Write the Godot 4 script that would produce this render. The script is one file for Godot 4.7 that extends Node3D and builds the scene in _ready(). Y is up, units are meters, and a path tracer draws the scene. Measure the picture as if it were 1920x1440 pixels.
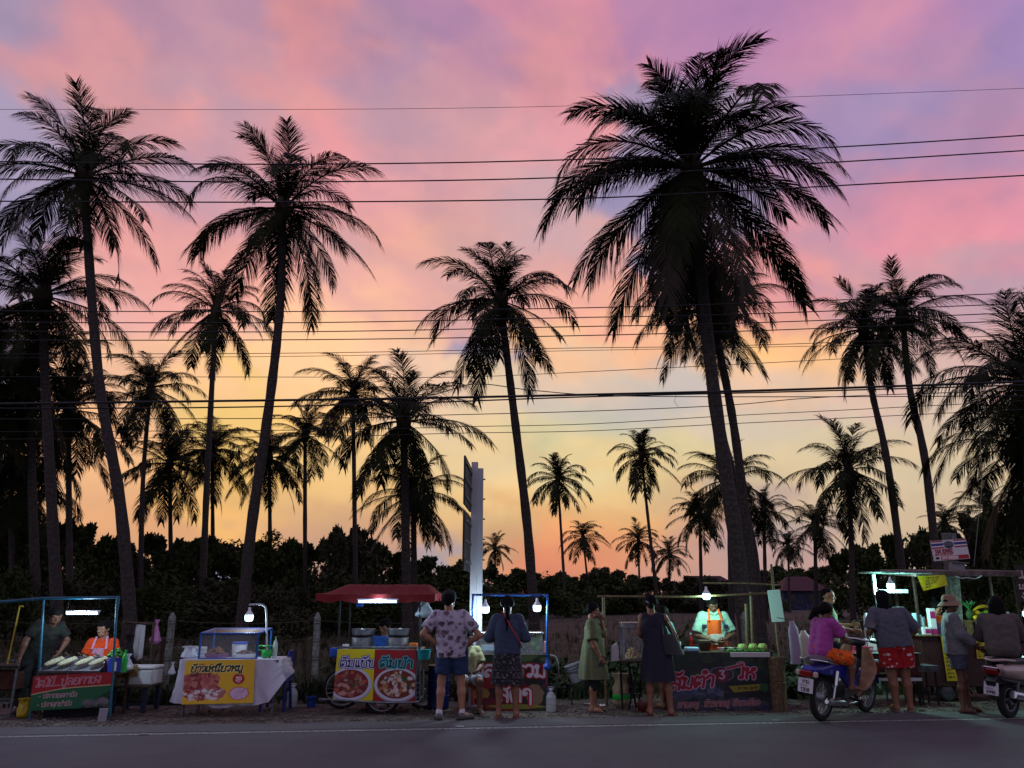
extends Node3D
# Dusk at a row of roadside food stalls under coconut palms.
const FOCAL := 1478.0          # focal length in photo pixels (1920 x 1440)
const PITCH := 0.26354         # camera tilted up 15.1 degrees
const EYE := 1.65
var M := {}
var taken := {}
var rng := RandomNumberGenerator.new()
var noise := FastNoiseLite.new()

func _ready():
	rng.seed = 11
	noise.seed = 5
	noise.frequency = 1.0
	# ---- camera, sky, exposure
	var cam := Camera3D.new()
	cam.name = "camera"
	cam.position = Vector3(0, EYE, 0)
	cam.rotation.x = PITCH
	cam.fov = rad_to_deg(2.0 * atan(720.0 / FOCAL))
	cam.near = 0.1
	cam.far = 3000.0
	add_child(cam)
	cam.current = true
	var env := Environment.new()
	env.background_mode = Environment.BG_SKY
	var sky := Sky.new()
	var pano := PanoramaSkyMaterial.new()
	pano.panorama = ImageTexture.create_from_image(sky_image())
	sky.sky_material = pano
	env.sky = sky
	env.background_energy_multiplier = 1.0
	env.tonemap_mode = Environment.TONE_MAPPER_LINEAR
	env.tonemap_exposure = 1.0
	env.sdfgi_enabled = true
	env.ssao_enabled = true
	env.ssil_enabled = true
	var we := WorldEnvironment.new()
	we.name = "world"
	we.environment = env
	add_child(we)
	make_materials()
	ground()
	houses()
	palms()
	thicket()
	fence()
	cables()
	billboard()
	taxi_post()
	stall_fish()
	stall_pork()
	cart_soup()
	stall_fruit()
	stall_papaya()
	cart_drinks()
	bikes()
	people()
	litter()
	print("built in ", Time.get_ticks_msec(), " ms")

# ---------------------------------------------------------------- places
func ray(px: float, py: float) -> Vector3:
	var x := (px - 960.0) / FOCAL
	var y := (720.0 - py) / FOCAL
	return Vector3(x, y * cos(PITCH) + sin(PITCH), -(cos(PITCH) - y * sin(PITCH)))

func at(px: float, py: float, d: float) -> Vector3:      # the point of that sight line d metres ahead
	var r := ray(px, py)
	return Vector3(0, EYE, 0) + r * (d / -r.z)

func gp(px: float, py: float, h := 0.0) -> Vector3:      # the ground point seen at a pixel
	var r := ray(px, py)
	return Vector3(0, EYE, 0) + r * ((h - EYE) / r.y)

# ---------------------------------------------------------------- meshes
class MB:
	var v := PackedVector3Array()
	var n := PackedVector3Array()
	var uv := PackedVector2Array()
	var ix := PackedInt32Array()
	var xf := Transform3D()

	func vert(p: Vector3, nn: Vector3, u := Vector2.ZERO) -> int:
		v.append(p)
		n.append(nn)
		uv.append(u)
		return v.size() - 1

	func tri(a: int, b: int, c: int):
		var g := (v[b] - v[a]).cross(v[c] - v[a])
		if g.dot(n[a] + n[b] + n[c]) > 0.0:
			ix.append(a); ix.append(c); ix.append(b)
		else:
			ix.append(a); ix.append(b); ix.append(c)

	func face(p: Array, hint: Vector3, us := []):
		var nn: Vector3 = (p[1] - p[0]).cross(p[2] - p[0]).normalized()
		if nn.dot(hint) < 0.0:
			nn = -nn
		var k := []
		for i in p.size():
			k.append(vert(p[i], nn, us[i] if us.size() > i else Vector2(p[i].x, -p[i].y)))
		for i in range(1, p.size() - 1):
			tri(k[0], k[i], k[i + 1])

	func box(t: Transform3D, s: Vector3, bev := 0.0):
		var h := s * 0.5
		var b: float = minf(bev, minf(h.x, minf(h.y, h.z)) * 0.9)
		if b <= 0.0:
			for ax in 3:
				for sg: float in [-1.0, 1.0]:
					var nn := Vector3.ZERO
					nn[ax] = sg
					var a := Vector3.ZERO
					var c := Vector3.ZERO
					a[(ax + 1) % 3] = h[(ax + 1) % 3]
					c[(ax + 2) % 3] = h[(ax + 2) % 3]
					var o := nn * h[ax]
					face([t * (o - a - c), t * (o + a - c), t * (o + a + c), t * (o - a + c)], t.basis * nn, [Vector2(0, 1), Vector2(1, 1), Vector2(1, 0), Vector2(0, 0)])
			return
		for ax in 3:
			var i1 := (ax + 1) % 3
			var i2 := (ax + 2) % 3
			for sg: float in [-1.0, 1.0]:
				var nn := Vector3.ZERO
				nn[ax] = sg
				var a := Vector3.ZERO
				var c := Vector3.ZERO
				a[i1] = h[i1] - b
				c[i2] = h[i2] - b
				var o := nn * h[ax]
				face([t * (o - a - c), t * (o + a - c), t * (o + a + c), t * (o - a + c)], t.basis * nn)
				for s1: float in [-1.0, 1.0]:   # edges between face ax/sg and i1/s1
					var m := Vector3.ZERO
					m[i1] = s1
					var p1 := Vector3.ZERO
					p1[ax] = sg * h[ax]
					p1[i1] = s1 * (h[i1] - b)
					var p2 := Vector3.ZERO
					p2[ax] = sg * (h[ax] - b)
					p2[i1] = s1 * h[i1]
					face([t * (p1 - c), t * (p2 - c), t * (p2 + c), t * (p1 + c)], t.basis * (nn + m))
		for sx: float in [-1.0, 1.0]:
			for sy: float in [-1.0, 1.0]:
				for sz: float in [-1.0, 1.0]:
					var q := Vector3(sx, sy, sz)
					face([t * (q * Vector3(h.x, h.y - b, h.z - b)), t * (q * Vector3(h.x - b, h.y, h.z - b)), t * (q * Vector3(h.x - b, h.y - b, h.z))], t.basis * q)

	func abox(lo: Vector3, hi: Vector3, bev := 0.0):
		box(Transform3D(Basis(), (lo + hi) * 0.5), (hi - lo).abs(), bev)

	func bar(a: Vector3, b: Vector3, w: float, h: float, up := Vector3.UP, bev := 0.0):
		var z := (b - a).normalized()
		if absf(z.dot(up)) > 0.98:
			up = Vector3.RIGHT
		var x := up.cross(z).normalized()
		var y := z.cross(x)
		box(Transform3D(Basis(x, y, z), (a + b) * 0.5), Vector3(w, h, (b - a).length()), bev)

	func ring_frame(z: Vector3, was: Vector3) -> Vector3:
		var x := was - z * was.dot(z)
		if x.length() < 1e-4:
			x = z.cross(Vector3(0.3, 0.9, 0.1))
		return x.normalized()

	func tube(pts: Array, r, sides := 8, caps := true, uvs := 1.0):
		var x := Vector3(0.9, 0.1, 0.4)
		var first := []
		var last := []
		var run := 0.0
		for i in pts.size():
			var z: Vector3 = (pts[mini(i + 1, pts.size() - 1)] - pts[maxi(i - 1, 0)]).normalized()
			x = ring_frame(z, x)
			var y := z.cross(x)
			var rr: float = r[i] if r is Array or r is PackedFloat32Array else r
			if i > 0:
				run += pts[i].distance_to(pts[i - 1])
			var now := []
			for k in sides + 1:
				var a := TAU * k / sides
				var d := x * cos(a) + y * sin(a)
				now.append(vert(pts[i] + d * rr, d, Vector2(float(k) / sides, run * uvs)))
			if i > 0:
				for k in sides:
					tri(last[k], last[k + 1], now[k + 1])
					tri(last[k], now[k + 1], now[k])
			if caps and (i == 0 or i == pts.size() - 1):
				var nn := -z if i == 0 else z
				var c := vert(pts[i], nn)
				var was := -1
				for k in sides + 1:
					var a := TAU * k / sides
					var q := vert(pts[i] + (x * cos(a) + y * sin(a)) * rr, nn)
					if was >= 0:
						tri(c, was, q)
					was = q
			last = now

	# prof: Vector2(radius, height) along t's y axis
	func lathe(t: Transform3D, prof: Array, sides := 16, smooth := false, squash := 1.0):
		var m := prof.size()
		var ns := []
		for i in m:
			var d: Vector2 = prof[mini(i + 1, m - 1)] - prof[maxi(i - 1, 0)]
			ns.append(Vector2(d.y, -d.x).normalized())
		for i in m - 1:
			var d: Vector2 = prof[i + 1] - prof[i]
			if d.length() < 1e-6:
				continue
			var fl := Vector2(d.y, -d.x).normalized()
			var was := []
			for k in sides + 1:
				var a := TAU * k / sides
				var e := Vector3(cos(a), 0, sin(a) * squash)
				var pair := []
				for j in 2:
					var p: Vector2 = prof[i + j]
					var nn: Vector2 = ns[i + j] if smooth else fl
					pair.append(vert(t * (e * p.x + Vector3(0, p.y, 0)), (t.basis * (Vector3(cos(a), 0, sin(a)) * nn.x + Vector3(0, nn.y, 0))).normalized(), Vector2(float(k) / sides, float(i + j) / (m - 1))))
				if k > 0:
					if prof[i].x > 1e-6:
						tri(was[0], pair[0], pair[1])
					if prof[i + 1].x > 1e-6:
						tri(was[0], pair[1], was[1])
				was = pair

	func ball(c: Vector3, r: Vector3, basis := Basis(), sides := 12, rows := 8):
		var prev := []
		for i in rows + 1:
			var a := PI * i / rows
			var now := []
			for k in sides + 1:
				var b := TAU * k / sides
				var d := Vector3(sin(a) * cos(b), cos(a), sin(a) * sin(b))
				now.append(vert(c + basis * (d * r), (basis * (d / r)).normalized(), Vector2(float(k) / sides, float(i) / rows)))
			if i > 0:
				for k in sides:
					if i > 1:
						tri(prev[k], prev[k + 1], now[k + 1])
					if i < rows:
						tri(prev[k], now[k + 1], now[k])
			prev = now

	func torus(t: Transform3D, big: float, small: float, sides := 28, rim := 8, flat := 1.0):
		var prev := []
		for i in sides + 1:
			var a := TAU * i / sides
			var o := Vector3(cos(a), sin(a), 0)
			var now := []
			for k in rim + 1:
				var b := TAU * k / rim
				var d := o * cos(b) + Vector3(0, 0, 1) * sin(b)
				now.append(vert(t * (o * big + o * cos(b) * small + Vector3(0, 0, 1) * sin(b) * small * flat), (t.basis * d).normalized()))
			if i > 0:
				for k in rim:
					tri(prev[k], prev[k + 1], now[k + 1])
					tri(prev[k], now[k + 1], now[k])
			prev = now

	# rows of points, smooth; wrap closes each row on itself
	func skin(rows: Array, wrap := false, cap := false):
		var nr := rows.size()
		var nc: int = rows[0].size()
		var base := v.size()
		for i in nr:
			for j in nc:
				var jn := (j + 1) % nc if wrap else mini(j + 1, nc - 1)
				var jp := (j - 1 + nc) % nc if wrap else maxi(j - 1, 0)
				var du: Vector3 = rows[i][jn] - rows[i][jp]
				var dv: Vector3 = rows[mini(i + 1, nr - 1)][j] - rows[maxi(i - 1, 0)][j]
				var g := du.cross(dv)
				vert(rows[i][j], g.normalized() if g.length() > 1e-9 else Vector3.UP, Vector2(float(j) / (nc if wrap else nc - 1), float(i) / (nr - 1)))
		for i in nr - 1:
			for j in (nc if wrap else nc - 1):
				var a := base + i * nc + j
				var b := base + i * nc + (j + 1) % nc
				tri(a, b, b + nc)
				tri(a, b + nc, a + nc)
		if cap:
			for e in [0, nr - 1]:
				var c := Vector3.ZERO
				for p in rows[e]:
					c += p
				c /= nc
				var inner: Vector3 = rows[1][0] if e == 0 else rows[nr - 2][0]
				for j in nc:
					face([c, rows[e][j], rows[e][(j + 1) % nc]], c - inner)

	# a flat outline (Vector2, local xy) given thickness along z, with a small chamfer
	func plate(t: Transform3D, outline: Array, thick: float, bev := 0.0):
		var poly := PackedVector2Array(outline)
		if Geometry2D.is_polygon_clockwise(poly):
			poly.reverse()
		var inner := poly
		if bev > 0.0:
			var off := Geometry2D.offset_polygon(poly, -bev, Geometry2D.JOIN_MITER)
			if off.size() == 1 and off[0].size() == poly.size():
				var best := 0
				for k in poly.size():
					if off[0][k].distance_to(poly[0]) < off[0][best].distance_to(poly[0]):
						best = k
				inner = PackedVector2Array()
				for k in poly.size():
					inner.append(off[0][(best + k) % poly.size()])
			else:
				bev = 0.0
		var ids := Geometry2D.triangulate_polygon(inner)
		var z := thick * 0.5
		for s: float in [-1.0, 1.0]:
			for k in range(0, ids.size(), 3):
				var q := []
				for j in 3:
					q.append(t * Vector3(inner[ids[k + j]].x, inner[ids[k + j]].y, s * z))
				face(q, t.basis * Vector3(0, 0, s))
		for k in poly.size():
			var a := poly[k]
			var b := poly[(k + 1) % poly.size()]
			var ia := inner[k]
			var ib := inner[(k + 1) % poly.size()]
			var o := Vector3(b.y - a.y, a.x - b.x, 0)
			face([t * Vector3(a.x, a.y, -z + bev), t * Vector3(b.x, b.y, -z + bev), t * Vector3(b.x, b.y, z - bev), t * Vector3(a.x, a.y, z - bev)], t.basis * o)
			if bev > 0.0:
				for s: float in [-1.0, 1.0]:
					face([t * Vector3(a.x, a.y, s * (z - bev)), t * Vector3(b.x, b.y, s * (z - bev)), t * Vector3(ib.x, ib.y, s * z), t * Vector3(ia.x, ia.y, s * z)], t.basis * (o.normalized() + Vector3(0, 0, s)))

	func mesh(off := Vector3.ZERO) -> ArrayMesh:
		var out := v.duplicate()
		var nn := n.duplicate()
		var turned := xf.basis != Basis()
		for i in out.size():
			out[i] = xf * out[i] - off
			if turned:
				nn[i] = (xf.basis * nn[i]).normalized()
		var a := []
		a.resize(Mesh.ARRAY_MAX)
		a[Mesh.ARRAY_VERTEX] = out
		a[Mesh.ARRAY_NORMAL] = nn
		a[Mesh.ARRAY_TEX_UV] = uv
		a[Mesh.ARRAY_INDEX] = ix
		var m := ArrayMesh.new()
		m.add_surface_from_arrays(Mesh.PRIMITIVE_TRIANGLES, a)
		return m

func mb(xf := Transform3D()) -> MB:
	var m := MB.new()
	m.xf = xf
	return m

# ---------------------------------------------------------------- nodes
func numbered(called: String) -> String:
	var k: int = taken.get(called, 0)
	taken[called] = k + 1
	return called if k == 0 else "%s_%03d" % [called, k]

func thing(called: String, label: String, category: String, base := Vector3.ZERO, group := "", kind := "") -> Node3D:
	var o := Node3D.new()
	o.name = numbered(called)
	o.position = base
	add_child(o)
	return tag(o, label, category, group, kind)

func tag(o: Node3D, label: String, category := "", group := "", kind := "") -> Node3D:
	o.set_meta("label", label)
	if category:
		o.set_meta("category", category)
	if group:
		o.set_meta("group", group)
	if kind:
		o.set_meta("kind", kind)
	return o

func off_of(n: Node) -> Vector3:
	var s := Vector3.ZERO
	while n != null and n != self:
		s += n.position
		n = n.get_parent()
	return s

func put(b: MB, called: String, m: Material, parent: Node = null) -> MeshInstance3D:
	var o := MeshInstance3D.new()
	o.mesh = b.mesh(off_of(parent) if parent else Vector3.ZERO)
	o.mesh.surface_set_material(0, m)
	o.name = called
	(parent if parent else self).add_child(o, true)
	return o

# a thing that is a single mesh
func single(b: MB, called: String, m: Material, label: String, category: String, base: Vector3, group := "", kind := "") -> MeshInstance3D:
	var o := MeshInstance3D.new()
	o.mesh = b.mesh(base)
	o.mesh.surface_set_material(0, m)
	o.name = numbered(called)
	o.position = base
	add_child(o)
	tag(o, label, category, group, kind)
	return o

func lamp_light(parent: Node3D, where: Vector3, col: Color, energy: float, size := 0.06):
	var l := OmniLight3D.new()
	l.name = "glow_light"
	l.light_color = col
	l.light_energy = energy
	l.light_size = size
	l.omni_range = 30.0
	l.omni_attenuation = 2.0
	l.shadow_enabled = true
	parent.add_child(l, true)
	l.position = where - off_of(parent)

func basis_fwd(f: Vector3, up := Vector3.UP) -> Basis:      # x right, y up, z = f
	var z := f.normalized()
	var x := up.cross(z).normalized()
	return Basis(x, z.cross(x), z)

# a box whose front face fills a pixel rectangle at distance d and runs back by depth
func pbox(b: MB, x0: float, y0: float, x1: float, y1: float, d: float, depth: float, bev := 0.0):
	var ym := (y0 + y1) * 0.5
	var l := at(x0, ym, d).x
	var r := at(x1, ym, d).x
	b.abox(Vector3(l, at(x0, y1, d).y, -d - depth), Vector3(r, at(x0, y0, d).y, -d), bev)

func pts(list: Array, d := 0.0) -> Array:
	var o := []
	for p in list:
		o.append(at(p[0], p[1], p[2] if p.size() > 2 else d))
	return o

func smooth_path(p: Array, per := 6) -> Array:
	var c := Curve3D.new()
	for i in p.size():
		var t: Vector3 = (p[mini(i + 1, p.size() - 1)] - p[maxi(i - 1, 0)]) / 6.0
		c.add_point(p[i], -t, t)
	var o := []
	for i in p.size() - 1:
		for k in per:
			o.append(c.sample(i, float(k) / per))
	o.append(p[-1])
	return o

# ---------------------------------------------------------------- materials
func grain_tex(sd: int, freq: float, lo: float, hi: float, oct := 4, size := 256, kind := FastNoiseLite.TYPE_SIMPLEX_SMOOTH) -> ImageTexture:
	var f := FastNoiseLite.new()
	f.seed = sd
	f.frequency = freq
	f.noise_type = kind
	f.fractal_octaves = oct
	var im := f.get_seamless_image(size, size)
	im.convert(Image.FORMAT_RGB8)
	var d := im.get_data()
	for i in d.size():
		d[i] = int(255.0 * lerpf(lo, hi, d[i] / 255.0))
	return ImageTexture.create_from_image(Image.create_from_data(size, size, false, Image.FORMAT_RGB8, d))

var _tex := {}
func tex(kind: String) -> ImageTexture:
	if not _tex.has(kind):
		match kind:
			"dirt": _tex[kind] = grain_tex(3, 0.02, 0.45, 1.0, 5)
			"fine": _tex[kind] = grain_tex(4, 0.09, 0.7, 1.0, 3)
			"cloth": _tex[kind] = grain_tex(6, 0.03, 0.85, 1.0, 5)
			"bump": _tex[kind] = grain_tex(8, 0.05, 0.0, 1.0, 4)
			"metal": _tex[kind] = grain_tex(9, 0.015, 0.65, 1.0, 5)
	return _tex[kind]

func mat(key: String, col: Color, rough := 0.8, metal := 0.0, grain := "", scale := 1.0, bump := 0.0) -> StandardMaterial3D:
	if M.has(key):
		return M[key]
	var m := StandardMaterial3D.new()
	m.resource_name = key
	m.albedo_color = col
	m.roughness = rough
	m.metallic = metal
	if grain:
		m.albedo_texture = tex(grain)
		m.uv1_triplanar = true
		m.uv1_scale = Vector3.ONE * scale
	if bump > 0.0:
		m.heightmap_enabled = true
		m.heightmap_texture = tex("bump")
		m.heightmap_scale = bump
		m.uv1_triplanar = true
		m.uv1_scale = Vector3.ONE * scale
	M[key] = m
	return m

func glow(key: String, col: Color, e: float) -> StandardMaterial3D:
	var m := mat(key, Color(0.9, 0.92, 0.95), 0.5)
	m.emission_enabled = true
	m.emission = col
	m.emission_energy_multiplier = e
	return m

func pane(key: String, col: Color, alpha: float) -> StandardMaterial3D:
	var m := mat(key, Color(col.r, col.g, col.b, alpha), 0.06)
	m.transparency = BaseMaterial3D.TRANSPARENCY_ALPHA
	return m

func film(key: String, col: Color, alpha: float) -> StandardMaterial3D:      # thin translucent plastic
	var m := mat(key, Color(col.r, col.g, col.b, alpha), 0.35)
	m.transparency = BaseMaterial3D.TRANSPARENCY_ALPHA
	return m

func printed(key: String, im: Image, rough := 0.55) -> StandardMaterial3D:
	var m := mat(key, Color.WHITE, rough)
	m.albedo_texture = ImageTexture.create_from_image(im)
	m.texture_repeat = false
	return m

func make_materials():
	mat("steel", Color(0.7, 0.71, 0.73), 0.32, 0.75, "metal", 3.0)
	mat("chrome", Color(0.82, 0.83, 0.85), 0.12, 1.0)
	mat("galvanised", Color(0.5, 0.51, 0.53), 0.5, 0.8, "metal", 3.0)
	mat("aluminium", Color(0.7, 0.71, 0.73), 0.38, 0.9, "metal", 2.0)
	mat("black_iron", Color(0.1, 0.1, 0.11), 0.55, 0.3, "metal", 3.0)
	mat("rubber", Color(0.09, 0.09, 0.09), 0.85, 0.0, "fine", 6.0)
	mat("black_plastic", Color(0.09, 0.09, 0.1), 0.45)
	mat("blue_pipe", Color(0.08, 0.36, 0.68), 0.4, 0.0, "metal", 3.0)
	mat("teal_pipe", Color(0.12, 0.42, 0.52), 0.45, 0.0, "metal", 3.0)
	mat("white_pipe", Color(0.8, 0.82, 0.84), 0.4, 0.0, "fine", 3.0)
	mat("concrete", Color(0.56, 0.55, 0.53), 0.95, 0.0, "dirt", 2.0, 0.6)
	mat("white_paint", Color(0.7, 0.7, 0.71), 0.5)
	mat("bamboo", Color(0.52, 0.43, 0.28), 0.6, 0.0, "dirt", 2.5)
	mat("old_wood", Color(0.36, 0.28, 0.2), 0.85, 0.0, "dirt", 3.0, 0.3)
	mat("dark_wood", Color(0.24, 0.15, 0.11), 0.7, 0.0, "dirt", 2.0)
	mat("wire", Color(0.06, 0.06, 0.065), 0.6)
	mat("barbed", Color(0.3, 0.26, 0.23), 0.7, 0.6)
	mat("foam", Color(0.86, 0.86, 0.84), 0.9, 0.0, "fine", 8.0)
	mat("blue_plastic", Color(0.05, 0.32, 0.72), 0.4, 0.0, "fine", 4.0)
	mat("teal_plastic", Color(0.1, 0.55, 0.56), 0.4)
	mat("green_plastic", Color(0.08, 0.62, 0.22), 0.38)
	mat("pink_plastic", Color(0.9, 0.32, 0.5), 0.4)
	mat("red_plastic", Color(0.62, 0.08, 0.09), 0.4)
	mat("yellow_plastic", Color(0.66, 0.58, 0.08), 0.45)
	mat("white_plastic", Color(0.85, 0.85, 0.86), 0.4)
	mat("grey_plastic", Color(0.6, 0.6, 0.62), 0.5, 0.0, "fine", 4.0)
	mat("amber_glass", Color(0.55, 0.3, 0.08), 0.15)
	mat("trunk", Color(0.33, 0.3, 0.28), 0.95, 0.0, "dirt", 1.2, 1.5)
	mat("leaf", Color(0.2, 0.23, 0.13), 0.75, 0.0, "dirt", 0.6).metallic_specular = 0.2
	mat("old_leaf", Color(0.28, 0.23, 0.14), 0.8, 0.0, "dirt", 0.6)
	mat("bush_leaf", Color(0.32, 0.38, 0.2), 0.75, 0.0, "dirt", 0.5).metallic_specular = 0.25
	mat("bush_leaf_grey", Color(0.37, 0.38, 0.27), 0.75, 0.0, "dirt", 0.5).metallic_specular = 0.25
	mat("weed", Color(0.23, 0.28, 0.12), 0.7, 0.0, "dirt", 0.8)
	mat("dry_grass", Color(0.42, 0.4, 0.25), 0.85, 0.0, "dirt", 0.8)
	mat("skin", Color(0.62, 0.42, 0.31), 0.55, 0.0, "fine", 5.0)
	mat("skin_dark", Color(0.47, 0.31, 0.23), 0.55, 0.0, "fine", 5.0)
	mat("skin_fair", Color(0.72, 0.52, 0.4), 0.55, 0.0, "fine", 5.0)
	mat("hair", Color(0.05, 0.042, 0.04), 0.75).metallic_specular = 0.25
	mat("eye", Color(0.06, 0.045, 0.04), 0.2)
	glow("bulb_glow", Color(0.72, 0.88, 1.0), 6.0)
	glow("tube_glow", Color(0.62, 0.8, 1.0), 5.0)
	glow("bulb_green", Color(0.65, 1.0, 0.92), 6.0)
	pane("clear_pane", Color(0.92, 0.96, 0.98), 0.1)
	film("bag_film", Color(0.85, 0.87, 0.9), 0.55)
	film("clear_film", Color(0.8, 0.9, 0.95), 0.35)

# ---------------------------------------------------------------- sky
# colour of the evening sky by direction: samples (photo x, y, colour) turned into azimuth and elevation, blended smoothly, with cloud noise;
# away from them it goes on as the same mauve dusk
func sky_image() -> Image:
	var s := [
		[10, 15, 0x9a89b4], [150, 15, 0xbf85a6], [300, 20, 0xb985a8], [450, 20, 0xb587aa], [585, 15, 0xcd8498], [700, 20, 0xa780aa], [850, 15, 0xaf7fae], [1000, 15, 0xc984a8], [1110, 20, 0xcd85a6], [1250, 15, 0xb780b2], [1400, 15, 0xb67fb4], [1550, 20, 0xbb7fb2], [1700, 15, 0xc383b3], [1800, 15, 0xaa7fbb], [1910, 15, 0xa180bd],
		[10, 130, 0xa48fba], [150, 120, 0xd98f9f], [240, 140, 0xe39797], [350, 130, 0xcd8fa2], [480, 130, 0xc28fab], [590, 130, 0xe38f93], [680, 130, 0xb089b0], [850, 130, 0xc589a7], [1000, 130, 0xd98e9f], [1500, 130, 0xb782b4], [1620, 140, 0xbd83b2], [1760, 130, 0xb984b4], [1900, 130, 0xa483be],
		[20, 260, 0xa795bf], [330, 250, 0xcf96ac], [450, 230, 0xc695ab], [600, 230, 0xe9968f], [750, 250, 0xc193ae], [880, 250, 0xcb94a9], [1000, 250, 0xe49a9d], [1560, 240, 0x9d83b8], [1700, 230, 0x9b87c0], [1850, 240, 0xb587b3], [1900, 300, 0xb888b0],
		[90, 60, 0xc98da6], [200, 75, 0xd68fa0], [330, 70, 0xbb8cae], [180, 190, 0xd0939f], [270, 185, 0xe89b94], [420, 180, 0xb890b0], [560, 60, 0xd48b98], [625, 70, 0xcf8a9e], [540, 170, 0xd2929f], [660, 190, 0xbd90ac], [800, 190, 0xc892a8], [930, 80, 0xbd86ac], [1040, 70, 0xd88ea0], [1060, 190, 0xe0969b], [1560, 80, 0xc488b0], [1640, 75, 0xcb8aac], [1750, 70, 0xb486b6], [1540, 190, 0xa888b8], [1640, 190, 0x9f89be], [1780, 180, 0xbe8bb0], [1880, 190, 0xb288b4], [480, 300, 0xd498a4], [590, 300, 0xe39a97], [820, 310, 0xd09aa8], [920, 320, 0xd69ca4], [1620, 290, 0xa88bb8], [1700, 360, 0xd990a0], [1840, 350, 0xd08fa6], [1880, 420, 0xee9897], [1640, 420, 0xe0949c], [1560, 470, 0xc897aa], [1680, 490, 0xcf9aa6], [1850, 470, 0xd496a2], [420, 480, 0xf0aa94], [380, 440, 0xe8a49c], [660, 540, 0xf2b196], [870, 520, 0xd9a6a6], [1070, 560, 0xefab96], [1470, 560, 0xeda48e], [1840, 545, 0xb89bb0],
		[330, 330, 0xbf9db6], [700, 330, 0xdb9ca6], [980, 350, 0xcda2ae], [1600, 340, 0xc08cae], [1760, 330, 0xbd8bb0],
		[370, 390, 0xcb9fb0], [720, 385, 0xe6a29f], [860, 380, 0xd99da4], [1000, 400, 0xc9a3af], [1540, 390, 0xc38eab], [1660, 390, 0xe3909a], [1800, 385, 0xee9495], [1905, 390, 0xe5939c],
		[330, 450, 0xf0a392], [700, 440, 0xf4a88e], [765, 425, 0xfbb88a], [900, 430, 0xdca3a2], [1000, 450, 0xcba6b0], [1600, 450, 0xbf94ac], [1750, 440, 0xea9797], [1905, 450, 0xe2949c],
		[320, 520, 0xf2ad97], [760, 480, 0xd5a5a8], [800, 545, 0xf2b097], [640, 480, 0xd7a5ab], [1060, 500, 0xdfa4a3], [1480, 520, 0xe99994], [1800, 520, 0xc199ae], [1905, 500, 0xb397b0],
		[250, 590, 0xf3b39c], [600, 590, 0xfcc195], [740, 600, 0xfcc090], [1110, 590, 0xf8b28e], [1460, 590, 0xf2a888], [1850, 590, 0xd5a7ad],
		[600, 650, 0xffcf8f], [720, 650, 0xfdca94], [1090, 650, 0xffc584], [1190, 640, 0xfcbe86], [1440, 645, 0xffca70], [1510, 650, 0xfcc481], [1820, 640, 0xe0b1ac],
		[190, 690, 0xfdc48f], [340, 700, 0xffcb87], [620, 715, 0xffd090], [760, 720, 0xf4cba0], [1100, 710, 0xd1c1b8], [1250, 720, 0xcabdbb], [1450, 710, 0xe5bda8], [1700, 700, 0xdab6b1],
		[200, 800, 0xfbc084], [450, 790, 0xffd06f], [620, 790, 0xffcb80], [900, 790, 0xe6cb9a], [1150, 790, 0xc8c1b2], [1450, 790, 0xd2c2b2], [1760, 790, 0xd6bdae],
		[200, 870, 0xf3b47c], [450, 850, 0xfcc267], [620, 860, 0xf6c67f], [900, 850, 0xeecb90], [1100, 850, 0xdccb9e], [1250, 850, 0xd6c69f], [1500, 850, 0xdac5a3], [1780, 850, 0xdfc6a3],
		[210, 930, 0xe7ab77], [450, 930, 0xefb468], [620, 920, 0xefbd76], [900, 920, 0xefc17f], [1150, 920, 0xe5c180], [1260, 920, 0xe1c184], [1490, 920, 0xd9bf99], [1720, 920, 0xdbbf95],
		[220, 985, 0xd79c6c], [620, 975, 0xdba66f], [950, 970, 0xdba96c], [1130, 970, 0xe5a968], [1260, 970, 0xd5a578], [1430, 975, 0xb79d9b], [1740, 975, 0xcbb096],
		[620, 1010, 0xc79476], [950, 1005, 0xc79670], [1130, 1000, 0xe9a165], [1290, 1000, 0xcd977c], [1450, 1005, 0xad95a0],
		[1040, 1048, 0xe4825e], [1120, 1044, 0xe08a66], [1280, 1045, 0xcb947c], [1450, 1045, 0xc79a90], [620, 1050, 0xbb9080],
	]
	var az := PackedFloat32Array()
	var el := PackedFloat32Array()
	var cs := PackedVector3Array()
	for q in s:
		var r := ray(q[0], q[1]).normalized()
		az.append(rad_to_deg(atan2(r.x, -r.z)))
		el.append(rad_to_deg(asin(r.y)))
		var c := Color.hex((int(q[2]) << 8) | 255).srgb_to_linear()
		if c.b < 0.45 * c.r:
			c.b *= 1.22
			c.g *= 0.97 if q[1] < 840 else 1.04
		if q[1] < 300:
			c.g *= 1.07
			c.b *= 0.97
		var lum := c.get_luminance()
		cs.append(Vector3(lerpf(lum, c.r, 0.97) * 1.03, lerpf(lum, c.g, 0.97) * 1.04, lerpf(lum, c.b, 0.97) * 0.99))
	var w := 1024
	var h := 512
	var wisp := FastNoiseLite.new()
	wisp.seed = 21
	wisp.frequency = 0.045
	wisp.fractal_octaves = 5
	wisp.domain_warp_enabled = true
	wisp.domain_warp_amplitude = 18.0
	wisp.domain_warp_frequency = 0.02
	var data := PackedFloat32Array()
	data.resize(w * h * 4)
	var zen := Color(0.57, 0.53, 0.7).srgb_to_linear()
	var mid := Color(0.65, 0.59, 0.71).srgb_to_linear()
	var low := Color(0.6, 0.62, 0.7).srgb_to_linear()
	var n := az.size()
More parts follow.
